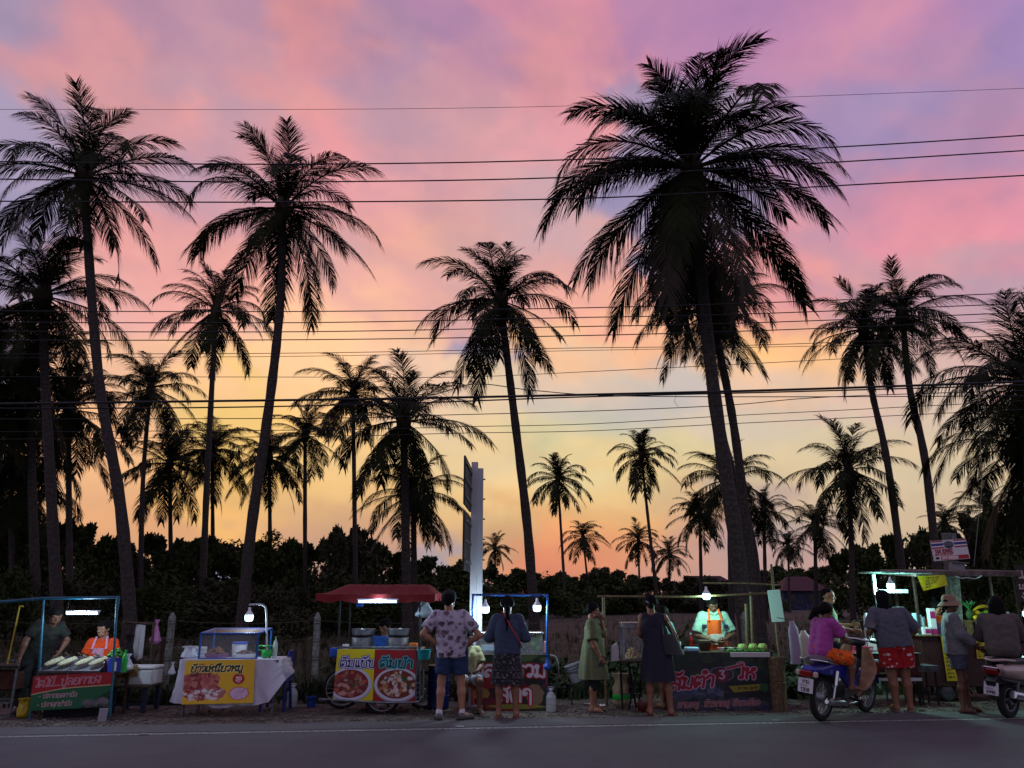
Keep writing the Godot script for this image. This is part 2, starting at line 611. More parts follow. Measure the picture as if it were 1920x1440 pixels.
	for j in h:
		var e := 90.0 - (j + 0.5) * 180.0 / h
		for i in w:
			var k := (j * w + i) * 4
			data[k + 3] = 1.0
			if e < -2.0:
				data[k] = 0.05
				data[k + 1] = 0.045
				data[k + 2] = 0.045
				continue
			var a := (i + 0.5) * 360.0 / w
			if a > 180.0:
				a -= 360.0
			var t := clampf(e / 90.0, 0.0, 1.0)
			var base := Vector3(low.r, low.g, low.b).lerp(Vector3(mid.r, mid.g, mid.b), smoothstep(0.0, 0.3, t)).lerp(Vector3(zen.r, zen.g, zen.b), smoothstep(0.25, 0.9, t))
			var p := Vector3(sin(deg_to_rad(a)) * cos(deg_to_rad(e)), sin(deg_to_rad(e)), cos(deg_to_rad(a)) * cos(deg_to_rad(e)))
			var cl := wisp.get_noise_3d(p.x * 90.0, p.y * 150.0, p.z * 90.0)
			var pink := clampf(cl * 1.6 + 0.1, 0.0, 1.0)
			base = base.lerp(Vector3(0.55, 0.32, 0.38), pink * 0.3 * (1.0 - t))
			var f := 0.0
			if absf(a) < 62.0 and e < 62.0:
				# clouds drawn out into ragged streaks: the look-up is pulled about by noise, more up and down than along
				var wx := wisp.get_noise_3d(a * 2.2 + e * 1.4, e * 5.0, 3.0)
				var wy := wisp.get_noise_3d(a * 2.0 + 70.0, e * 6.0 + a * 0.8, 9.0)
				var wa := a + wx * 5.0
				var we := e + wy * 3.2 * clampf(e / 10.0, 0.25, 1.0)
				var sum := Vector3.ZERO
				var tot := 0.0
				for q in n:
					var de := (we - el[q]) * 1.3
					if absf(de) > 12.0:
						continue
					var da := wa - az[q]
					var d2 := (da * da * 0.8 + de * de) / 6.0
					if d2 < 9.0:
						var g := exp(-d2)
						tot += g
						sum += cs[q] * g
				if tot > 1e-4:
					f = clampf(tot / 0.05, 0.0, 1.0)
					f = f * f * (3.0 - 2.0 * f)
					base = base.lerp(sum / tot, f)
			var fine := wisp.get_noise_3d(p.x * 240.0 + 50.0, p.y * 420.0, p.z * 240.0)
			var bright := 1.0 + 0.12 * cl + 0.08 * fine
			data[k] = base.x * bright * (1.0 + 0.08 * cl + 0.05 * fine)
			data[k + 1] = base.y * bright
			data[k + 2] = base.z * bright * (1.0 - 0.08 * cl - 0.05 * fine)
	return Image.create_from_data(w, h, false, Image.FORMAT_RGBAF, data.to_byte_array())

# ---------------------------------------------------------------- ground and road
const RU := Vector3(0.99366, 0, -0.11245)
const RN := Vector3(0.11245, 0, 0.99366)
const RA := Vector3(-6.21, 0, -10.35)
func rd(s: float, t: float, y := 0.0) -> Vector3:       # s along the road edge line, t across it towards the camera
	return RA + RU * s + RN * t + Vector3(0, y, 0)

func strip(b: MB, ss: Array, near: Callable, far: Callable, y: float):
	for i in ss.size() - 1:
		b.face([rd(ss[i], near.call(ss[i]), y), rd(ss[i + 1], near.call(ss[i + 1]), y), rd(ss[i + 1], far.call(ss[i + 1]), y), rd(ss[i], far.call(ss[i]), y)], Vector3.UP)

func ground():
	var soil := mat("soil", Color(0.36, 0.32, 0.24), 1.0, 0.0, "dirt", 0.13)
	soil.uv1_world_triplanar = true
	soil.detail_enabled = true
	soil.detail_uv_layer = BaseMaterial3D.DETAIL_UV_1
	soil.detail_blend_mode = BaseMaterial3D.BLEND_MODE_MUL
	soil.detail_albedo = tex("fine")
	var xs := []
	var zs := []
	for i in range(-14, 15):
		xs.append(signf(i) * (absf(i) * 2.0 + pow(absf(i) / 14.0, 5.0) * 1500.0))
	for i in 40:
		zs.append(30.0 - i * 2.0 - pow(i / 39.0, 6.0) * 1600.0)
	var rows := []
	for z in zs:
		var row := []
		for x in xs:
			var y := -0.012
			if z < -16.0:
				y += -0.03 + 0.14 * noise.get_noise_2d(x * 0.11, z * 0.11) * smoothstep(-16.0, -24.0, z)
			row.append(Vector3(x, y, z))
		rows.append(row)
	var b := mb()
	b.skin(rows)
	single(b, "ground", soil, "brown dry soil of the field behind the stalls", "ground", Vector3.ZERO, "", "structure")
	# gravelly verge the stalls stand on
	var ss := []
	for i in 420:
		ss.append(-60.0 + i * 0.3)
	var verge := mat("verge_dirt", Color(0.46, 0.4, 0.35), 1.0, 0.0, "dirt", 0.5, 1.2)
	verge.uv1_world_triplanar = true
	b = mb()
	strip(b, ss, func(s): return -0.5, func(s): return -3.4 + noise.get_noise_1d(s * 0.35) * 0.9 + noise.get_noise_1d(s * 1.7) * 0.3, -0.004)
	single(b, "verge", verge, "trampled gravel and dirt verge beside the asphalt", "verge", Vector3.ZERO, "", "structure")
	var tar := mat("asphalt", Color(0.4, 0.375, 0.385), 0.82, 0.0, "", 1.0)
	tar.albedo_texture = grain_tex(31, 0.22, 0.62, 1.0, 3, 512)
	tar.uv1_triplanar = true
	tar.uv1_world_triplanar = true
	tar.uv1_scale = Vector3.ONE * 0.55
	tar.heightmap_enabled = true
	tar.heightmap_texture = grain_tex(32, 0.3, 0.0, 1.0, 2, 512)
	tar.heightmap_scale = 0.4
	tar.detail_enabled = true
	tar.detail_blend_mode = BaseMaterial3D.BLEND_MODE_MUL
	tar.detail_albedo = grain_tex(33, 0.006, 0.87, 1.0, 4, 256)
	b = mb()
	strip(b, ss, func(s): return 7.4, func(s): return -0.78 + noise.get_noise_1d(s * 0.8) * 0.12 + noise.get_noise_1d(s * 4.0) * 0.05, 0.004)
	single(b, "road", tar, "grey asphalt road running past the stalls", "road", Vector3.ZERO, "", "structure")
	b = mb()
	strip(b, ss, func(s): return -0.14 + noise.get_noise_1d(s * 1.3) * 0.02, func(s): return -0.7 + noise.get_noise_1d(s * 0.8) * 0.12 + noise.get_noise_1d(s * 4.0) * 0.05, 0.007)
	var sho := tar.duplicate()
	sho.albedo_color = Color(0.43, 0.42, 0.41)
	single(b, "shoulder", sho, "paler patched asphalt shoulder between edge line and verge", "shoulder", Vector3.ZERO, "", "structure")
	var paint := mat("line_paint", Color(0.72, 0.71, 0.69), 0.8, 0.0, "", 1.0)
	paint.albedo_texture = grain_tex(34, 0.08, 0.35, 1.1, 4, 256)
	paint.uv1_triplanar = true
	paint.uv1_world_triplanar = true
	paint.uv1_scale = Vector3.ONE * 0.8
	b = mb()
	strip(b, ss, func(s): return 0.05 + noise.get_noise_1d(s * 3.0) * 0.012, func(s): return -0.05 + noise.get_noise_1d(s * 3.0 + 40.0) * 0.012, 0.008)
	var line := single(b, "road_marking", paint, "worn white edge line painted along the road", "road marking", Vector3.ZERO, "", "structure")
	b = mb()
	for k in 20:
		var s := -40.0 + k * 6.0
		b.face([rd(s, 3.35, 0.008), rd(s + 2.5, 3.35, 0.008), rd(s + 2.5, 3.25, 0.008), rd(s, 3.25, 0.008)], Vector3.UP)
	single(b, "road_marking", paint, "dashed line along the middle of the road", "road marking", Vector3.ZERO, "", "structure")
	# loose pebbles on the verge and shoulder
	var pb := mb()
	pb.ball(Vector3.ZERO, Vector3(1, 0.6, 0.8), Basis(), 6, 4)
	var mesh := pb.mesh()
	mesh.surface_set_material(0, mat("pebble", Color(0.5, 0.47, 0.43), 0.95, 0.0, "dirt", 30.0))
	scatter("pebbles", "loose pebbles lying on the verge", mesh, 3500, func():
		var s := rng.randf_range(-3.0, 20.0)
		var t := -0.75 - absf(rng.randfn(0.0, 0.9))
		var r := rng.randf_range(0.006, 0.022) * (2.0 if rng.randf() < 0.05 else 1.0)
		return Transform3D(Basis(Vector3.UP, rng.randf() * TAU).scaled(Vector3.ONE * r), rd(s, maxf(t, -3.2), r * 0.25)))
	# dry grass and weeds
	for k in 2:
		var tuft := mb()
		var r2 := RandomNumberGenerator.new()
		r2.seed = 70 + k
		for i in 14:
			var a := r2.randf() * TAU
			var o := Vector3(cos(a), 0, sin(a))
			var p0 := o * r2.randf_range(0.0, 0.09)
			var hgt := r2.randf_range(0.45, 1.0)
			var lean := o * r2.randf_range(0.1, 0.5) * hgt
			var side := o.cross(Vector3.UP) * (0.014 if k == 0 else 0.03)
			var p1 := p0 + lean * 0.35 + Vector3.UP * hgt * 0.6
			var p2 := p0 + lean + Vector3.UP * hgt * (0.95 if k == 0 else 0.8)
			tuft.face([p0 - side, p0 + side, p1 + side * 0.8, p1 - side * 0.8], o)
			tuft.face([p1 - side * 0.8, p1 + side * 0.8, p2], o)
		var tm := tuft.mesh()
		tm.surface_set_material(0, M["dry_grass"] if k == 0 else M["weed"])
		var kk := k
		scatter("dry_grass" if k == 0 else "green_weeds", "dry brown grass standing in the field behind the fence" if k == 0 else "low green weeds growing along the wire fence", tm, 9000 if k == 0 else 4200, func():
			var d := 14.4 + pow(rng.randf(), 2.0) * 60.0 if kk == 0 else 13.9 + pow(rng.randf(), 2.2) * 22.0
			var x := rng.randf_range(-0.75, 0.8) * d
			var off := x * 0.11
			var big := rng.randf_range(0.2, 0.5) * (1.0 + 0.8 * clampf(noise.get_noise_2d(x * 0.4, d * 0.4), -0.5, 1.0))
			if x > 0.0 and rng.randf() < 0.75:
				big *= 0.35
			return Transform3D(Basis(Vector3.UP, rng.randf() * TAU).scaled(Vector3(1, 1, 1) * big), Vector3(x, -0.06 if d > 17.0 else -0.02, -d - off)))

func scatter(called: String, label: String, mesh: Mesh, count: int, where: Callable):
	var mm := MultiMesh.new()
	mm.transform_format = MultiMesh.TRANSFORM_3D
	mm.mesh = mesh
	mm.instance_count = count
	for i in count:
		mm.set_instance_transform(i, where.call())
	var o := MultiMeshInstance3D.new()
	o.name = numbered(called)
	o.multimesh = mm
	add_child(o)
	tag(o, label, called.replace("_", " "), "", "stuff")

# ---------------------------------------------------------------- houses far behind
func houses():
	var spots := [[1512.0, 108.0, 90.0, 0x66303a, 0x414a6a, "low house with red hip roof and blue wall across the field"], [1335.0, 104.0, 130.0, 0x5a2c34, 0x3c4460, "long low house with dull red roof behind the papaya stall palms"], [1078.0, 112.0, 34.0, 0x6a6a74, 0x7c86a0, "small pale shed at the far edge of the field"]]
	for h in spots:
		var d: float = h[1]
		var w: float = h[2] * d / 1500.0
		var c := Vector3(at(h[0], 1130, d).x, 0, -d)
		var wm := mat("wall_%d" % h[0], Color.hex((h[4] << 8) | 255), 0.9, 0.0, "dirt", 0.3)
		var rm := mat("roof_%d" % h[0], Color.hex((h[3] << 8) | 255), 0.8, 0.0, "dirt", 0.5)
		var t := thing("house", h[5], "house", c)
		var wh := 2.4
		var b := mb()
		b.abox(c + Vector3(-w * 0.45, -0.1, -5.5), c + Vector3(w * 0.45, wh, 0), 0.0)
		put(b, "wall", wm, t)
		b = mb()
		var e := 0.5
		var p := [c + Vector3(-w * 0.5, wh, 0.6), c + Vector3(w * 0.5, wh, 0.6), c + Vector3(w * 0.5, wh, -6.0), c + Vector3(-w * 0.5, wh, -6.0)]
		var r0 := c + Vector3(-w * 0.22, wh + 1.9, -2.7)
		var r1 := c + Vector3(w * 0.22, wh + 1.9, -2.7)
		b.face([p[0], p[1], r1, r0], Vector3(0, 1, 1))
		b.face([p[2], p[3], r0, r1], Vector3(0, 1, -1))
		b.face([p[1], p[2], r1], Vector3(1, 1, 0))
		b.face([p[3], p[0], r0], Vector3(-1, 1, 0))
		b.face([p[0], p[1], p[2], p[3]], Vector3.DOWN)
		put(b, "roof", rm, t)
		for k in maxi(1, int(w / 3.0)):
			var x := -w * 0.36 + k * 2.6
			b = mb()
			b.abox(c + Vector3(x, 0.9, 0.0), c + Vector3(x + 1.1, 2.0, 0.06))
			var win := put(b, "window", M["dark_wood"], t)
			b = mb()
			b.abox(c + Vector3(x + 0.1, 1.0, 0.06), c + Vector3(x + 1.0, 1.9, 0.075))
			put(b, "pane", mat("dark_glass", Color(0.08, 0.09, 0.11), 0.15), win)

# ---------------------------------------------------------------- palms
var fronds := []          # [lod][variant] -> mesh of unit length, leaving the crown along +x, with its start elevation
func make_frond(e0: float, bend: float, per: int, wide: float, droop: float, sd: int, llen := 0.29) -> ArrayMesh:
	var r := RandomNumberGenerator.new()
	r.seed = sd
	var b := mb()
	var n := 14
	var p := Vector3.ZERO
	var path := [p]
	var dirs := []
	var sway := r.randfn(0.0, 0.35)
	for i in n:
		var s := (i + 0.5) / n
		var e := deg_to_rad(e0 - bend * pow(s, 1.7))
		var y := sway * s * s
		var d := Vector3(cos(e) * cos(y), sin(e), cos(e) * sin(y))
		dirs.append(d)
		p += d / n
		path.append(p)
	dirs.append(dirs[-1])
	var rad := []
	for i in n + 1:
		rad.append(lerpf(0.0105, 0.0018, pow(float(i) / n, 0.8)))
	b.tube(path, rad, 5)
	var gap := r.randf_range(0.3, 0.9)      # a place where wind has stripped some leaflets
	for side: float in [-1.0, 1.0]:
		for k in per:
			var s := 0.1 + 0.9 * (k + r.randf_range(-0.3, 0.3)) / per
			s = clampf(s, 0.08, 1.0)
			if absf(s - gap) < 0.03 and r.randf() < 0.6:
				continue
			if r.randf() < 0.08:
				continue
			var fi := s * n
			var i := mini(int(fi), n - 1)
			var o: Vector3 = path[i].lerp(path[i + 1], fi - i)
			var t: Vector3 = dirs[i]
			var z := t.cross(Vector3.UP)
			z = z.normalized() if z.length() > 0.05 else Vector3(0, 0, 1)
			var up := z.cross(t).normalized()
			var l := llen * (0.45 + 0.55 * sin(clampf((s - 0.02) / 0.5, 0.0, 1.0) * PI * 0.5)) * (1.0 - 0.5 * smoothstep(0.6, 1.0, s)) * r.randf_range(0.8, 1.12)
			var ahead := lerpf(0.6, 1.6, s) + r.randfn(0.0, 0.1) + 0.25 * sin(s * 31.0 + sd) * sin(s * 13.0)
			var d0 := (z * side + t * ahead + up * (0.25 - 0.35 * droop) + Vector3.DOWN * droop * 0.35).normalized()
			var d1 := (d0 + Vector3.DOWN * (droop * r.randf_range(0.6, 1.5)) + Vector3(r.randfn(0, 0.08), 0, r.randfn(0, 0.08))).normalized()
			var m := o + d0 * l * 0.5
			var q := m + d1 * l * 0.5
			var wv := d0.cross(up).normalized() * wide * 0.5
			if wv.length() < 1e-6:
				wv = t * wide * 0.5
			var nn := wv.cross(d0).normalized()
			if nn.y < 0.0:
				nn = -nn
			var v0 := b.vert(o - wv * 0.7, nn)
			var v1 := b.vert(o + wv * 0.7, nn)
			var v2 := b.vert(m + wv, nn)
			var v3 := b.vert(m - wv, nn)
			var v4 := b.vert(q, nn)
			b.tri(v0, v1, v2)
			b.tri(v0, v2, v3)
			b.tri(v3, v2, v4)
	return b.mesh()

const ELEV := [84.0, 70.0, 55.0, 40.0, 24.0, 8.0, -10.0, -30.0, -52.0, -72.0]
func make_fronds():
	for lod in 3:
		var set := []
		for e in ELEV.size():
			for k in 3:
				var el: float = ELEV[e] + [0.0, 5.0, -5.0][k]
				var bend: float = [70.0, 88.0, 98.0, 98.0, 90.0, 76.0, 58.0, 42.0, 28.0, 16.0][e] * [1.0, 0.8, 1.2][k]
				var per: int = [125, 84, 48][lod]
				var wide: float = [0.0066, 0.0092, 0.0155][lod]
				set.append(make_frond(el, bend, per, wide, [0.35, 0.48, 0.58, 0.68, 0.76, 0.78, 0.7, 0.6, 0.5, 0.4][e] * [1.0, 0.85, 1.1][k], 100 * lod + e * 7 + k))
		fronds.append(set)

# crown (cx, cy) and base bx in photo pixels, mid-trunk points, distance d, crown reach in pixels
func palm(cx: float, cy: float, bx: float, d: float, reach: float, label: String, sd: int, o := {}):
	var r := RandomNumberGenerator.new()
	r.seed = sd
	var base := Vector3(at(bx, gpy(d), d).x, -0.1, -d)
	var crown := at(cx, cy, d + o.get("back", 0.0))
	var t := thing("palm_tree", label, "palm tree", base, "coconut palms")
	var path := [base]
	for q in o.get("via", []):
		path.append(at(q[0], q[1], d))
	path.append(crown)
	path = smooth_path(path, maxi(6, int(26.0 / path.size())))
	var L: float = reach * d / 1440.0 / 0.8
	var hgt := crown.y
	var fat: float = o.get("fat", 0.19)
	var rad := []
	for i in path.size():
		var f := float(i) / (path.size() - 1)
		var flare := 1.0 + 0.6 * exp(-f * hgt * 1.6)
		rad.append(fat * 0.84 * lerpf(1.0, 0.68, f) * flare * (1.0 + 0.05 * ((i % 2) * 2 - 1)))
	var b := mb()
	b.tube(path, rad, 10 if d < 40 else 7, true, 1.0)
	put(b, "trunk", M["trunk"], t)
	b = mb()                                   # fibre and leaf bases round the growing point
	b.lathe(Transform3D(Basis(), crown), [Vector2(fat * 0.6, -0.5), Vector2(fat * 1.25, -0.15), Vector2(fat * 1.35, 0.15), Vector2(fat * 0.8, 0.6), Vector2(0.02, 0.95)], 9, true)
	put(b, "crown_shaft", M["old_leaf"], t)
	var lod := 0 if d < 30 else (1 if d < 60 else 2)
	var n: int = int(o.get("n", 24) * 1.3)
	var hang: float = o.get("hang", 1.0)        # how many old fronds hang
	var turn := r.randf() * TAU
	var lean: float = o.get("wind", 0.0)
	for i in n:
		var f := (i + r.randf_range(-0.3, 0.3)) / n
		var e := lerpf(84.0, -30.0 - 28.0 * hang, pow(clampf(f, 0.0, 1.0), 1.12))
		var best := 0
		for k in ELEV.size():
			if absf(ELEV[k] - e) < absf(ELEV[best] - e):
				best = k
		var pick := best * 3 + r.randi() % 3
		var az := turn + i * 2.39996 + r.randfn(0.0, 0.2)
		var m := MeshInstance3D.new()
		m.mesh = fronds[lod][pick]
		m.material_override = M["old_leaf"] if e < -48.0 and r.randf() < 0.25 else M["leaf"]
		m.name = "frond"
		var sc := L * r.randf_range(0.86, 1.1) * lerpf(1.04, 0.8, smoothstep(30.0, 70.0, e))
		var dirv := Vector3(cos(az), 0, sin(az))
		var bas := Basis(dirv, Vector3.UP, dirv.cross(Vector3.UP)).scaled(Vector3.ONE * sc)
		if lean != 0.0:
			bas = Basis(Vector3(0, 0, 1), lean * (0.5 + 0.5 * absf(sin(az)))) * bas
		t.add_child(m, true)
		m.transform = Transform3D(bas, crown + Vector3(0, 0.25 * (1.0 - f), 0) + dirv * fat * 0.4 - base)
	if o.get("nuts", d < 45):
		for i in 7:
			b = mb()
			var a := r.randf() * TAU
			var p := crown + Vector3(cos(a) * 0.34, -0.35 - r.randf() * 0.35, sin(a) * 0.34)
			b.ball(p, Vector3(0.11, 0.14, 0.11), Basis(), 8, 6)
			put(b, "coconut", mat("coconut", Color(0.3, 0.27, 0.14), 0.6), t)
	return t

func gpy(d: float) -> float:                    # photo row at which ground d metres ahead is seen
	return 720.0 - FOCAL * tan(atan2(-EYE, d) - PITCH)

func palms():
	make_fronds()
	palm(1297, 322, 1408, 20.5, 262, "tallest coconut palm, thick trunk rising behind the papaya salad stall", 1, {"via": [[1378, 1000], [1334, 700]], "n": 36, "hang": 1.6, "fat": 0.26, "wind": 0.06})
	palm(1332, 590, 1418, 26.0, 118, "palm half hidden by the tallest palm, bent trunk beside its trunk", 2, {"via": [[1403, 1020], [1376, 800], [1345, 640]], "n": 24, "hang": 1.2, "fat": 0.2})
	palm(1300, 520, 1432, 29.0, 120, "slim palm leaning behind the tallest palm trunk", 3, {"via": [[1408, 1000], [1352, 800]], "n": 20, "fat": 0.17})
	palm(157, 335, 250, 25.0, 172, "tall leaning palm with white cloth hung at its foot by fish stall", 4, {"via": [[226, 950], [184, 700]], "n": 24, "hang": 1.1, "fat": 0.24, "wind": 0.04})
	palm(80, 560, 112, 27.0, 150, "upright palm behind the camouflage man, crown below its leaning neighbour", 5, {"via": [[97, 950], [84, 700]], "n": 24, "hang": 1.2, "fat": 0.24})
	palm(55, 715, 70, 31.0, 140, "dense dark palm under two taller crowns over the fish stall", 6, {"n": 24, "hang": 1.4, "fat": 0.24})
	palm(-35, 700, -60, 30.0, 150, "palm at the far end of grove beyond fish stall", 61, {"n": 24, "hang": 1.3})
	palm(20, 860, 25, 38.0, 130, "short shaggy palm low in the thicket behind fish stall", 62, {"n": 24, "hang": 1.5})
	palm(128, 775, 132, 35.0, 112, "mid height palm squeezed behind the tall leaning trunk", 63, {"n": 26, "hang": 1.4})
	palm(40, 930, 44, 44.0, 100, "stubby palm with ragged crown deep in the grove behind fish stall", 64, {"n": 26, "hang": 1.5})
	palm(530, 395, 450, 26.5, 172, "tall palm whose curved trunk rises behind the sticky rice stall", 7, {"via": [[470, 1000], [506, 750], [526, 560]], "n": 24, "hang": 1.15, "fat": 0.23})
	palm(405, 585, 378, 40.0, 104, "thin straight palm between the two tall curved palms", 8, {"via": [[388, 900]], "n": 22, "hang": 1.1, "fat": 0.22})
	palm(282, 732, 262, 46.0, 92, "medium palm with feathery crown beside the leaning tall trunk", 9, {"via": [[268, 900]], "n": 22})
	palm(318, 872, 322, 50.0, 96, "low palm with drooping fronds over the thicket", 10, {"n": 24, "hang": 1.3})
	palm(398, 850, 400, 54.0, 80, "low palm behind the thin straight palm trunk", 11, {"n": 24, "hang": 1.1})
	palm(505, 862, 508, 52.0, 74, "palm with vine wrapped trunk in the thicket", 12, {"n": 24, "hang": 1.2})
	palm(572, 818, 572, 50.0, 72, "slender palm with tiny drooping crown above the thicket", 13, {"n": 24, "hang": 1.1})
	palm(662, 742, 668, 46.0, 88, "palm with straight thin trunk behind the red canopy cart", 14, {"n": 22, "hang": 1.2})
	palm(757, 795, 764, 31.0, 132, "broad palm with long hanging skirt behind red canopy", 15, {"n": 24, "hang": 1.35, "fat": 0.23})
	palm(775, 930, 778, 36.0, 92, "short palm growing under the broad skirted palm", 16, {"n": 22, "hang": 1.4})
	palm(938, 568, 1004, 30.0, 138, "tall palm with leaning trunk behind the fruit stall", 17, {"via": [[990, 1000], [962, 760]], "n": 24, "hang": 1.2, "fat": 0.24})
	palm(1046, 900, 1062, 76.0, 56, "small palm in open field near tall fruit stall palm", 18, {"n": 24, "hang": 1.0})
	palm(1093, 1008, 1108, 100.0, 40, "distant low palm before the orange horizon", 19, {"n": 22})
	palm(1203, 858, 1236, 68.0, 62, "lone slender palm leaning in the open field", 20, {"via": [[1216, 980]], "n": 24, "hang": 1.1})
	palm(1197, 1015, 1200, 104.0, 40, "distant palm at foot of the lone slender palm", 21, {"n": 22})
	palm(1255, 1040, 1256, 110.0, 36, "far palm with round crown above distant hedge", 22, {"n": 22})
	palm(928, 1030, 930, 105.0, 32, "far small palm beside the white billboard post", 23, {"n": 20, "hang": 0.8})
	palm(1366, 905, 1372, 42.0, 86, "bushy palm behind the tallest palm's three trunks", 24, {"n": 24, "hang": 1.3})
	palm(1312, 965, 1316, 60.0, 58, "low palm with yellowing frond behind the papaya bulb", 25, {"n": 22, "hang": 1.4})
	palm(1432, 960, 1436, 58.0, 52, "low palm above far house with blue wall", 26, {"n": 24, "hang": 1.3})
	palm(1620, 622, 1706, 38.0, 104, "palm with thin slanting trunk, crown touching its twin", 27, {"via": [[1666, 880], [1634, 730]], "n": 24, "hang": 1.15, "fat": 0.22})
	palm(1692, 592, 1768, 36.0, 112, "twin palm slanting towards the taxi sign", 28, {"via": [[1737, 880], [1706, 730]], "n": 22, "hang": 1.15, "fat": 0.23})
	palm(1592, 885, 1600, 40.0, 100, "leafy stout palm behind the motorbike rider", 29, {"n": 24, "hang": 1.4})
	palm(1528, 985, 1530, 56.0, 56, "short palm beside the leafy stout palm", 30, {"n": 22, "hang": 1.4})
	palm(1925, 725, 1945, 22.0, 186, "large palm over the drinks cart roof with long open fronds", 31, {"n": 24, "hang": 1.1, "fat": 0.24})
	palm(1935, 850, 1955, 24.0, 150, "second palm below the large one over drinks cart", 32, {"n": 24, "hang": 1.3})
	palm(1772, 985, 1778, 62.0, 42, "distant palm above the taxi sign", 33, {"n": 22})
	palm(1850, 960, 1856, 56.0, 58, "far palm in dark trees behind the cart roof", 34, {"n": 22, "hang": 1.2})
	palm(1478, 1025, 1480, 92.0, 36, "far palm beside house roof", 35, {"n": 20})

# ---------------------------------------------------------------- bushes and trees of the thicket
func leaf_cloud(sd: int, count: int, leaf: float, blobs: Array) -> ArrayMesh:
	var r := RandomNumberGenerator.new()
	r.seed = sd
	var b := mb()
	for i in count:
		var q: Array = blobs[r.randi() % blobs.size()]
		var d := Vector3(r.randfn(0, 1), r.randfn(0, 1), r.randfn(0, 1)).normalized()
		var p: Vector3 = q[0] + d * q[1] * pow(r.randf(), 0.33) * Vector3(1, 0.85, 1)
		if p.y < 0.0:
			p.y = -p.y * 0.3
		var a := Vector3(r.randfn(0, 1), r.randfn(0, 0.6), r.randfn(0, 1)).normalized()
		var c := a.cross(d).normalized()
		if c.length() < 0.1:
			c = a.cross(Vector3.UP).normalized()
		var l := leaf * r.randf_range(0.6, 1.4)
		var nn := a.cross(c).normalized()
		if nn.dot(d) < 0.0:
			nn = -nn
		var v0 := b.vert(p, nn)
		var v1 := b.vert(p + a * l * 0.5 + c * l * 0.26, nn)
		var v2 := b.vert(p + a * l, nn)
		var v3 := b.vert(p + a * l * 0.5 - c * l * 0.26, nn)
		b.tri(v0, v1, v2)
		b.tri(v0, v2, v3)
	return b.mesh()

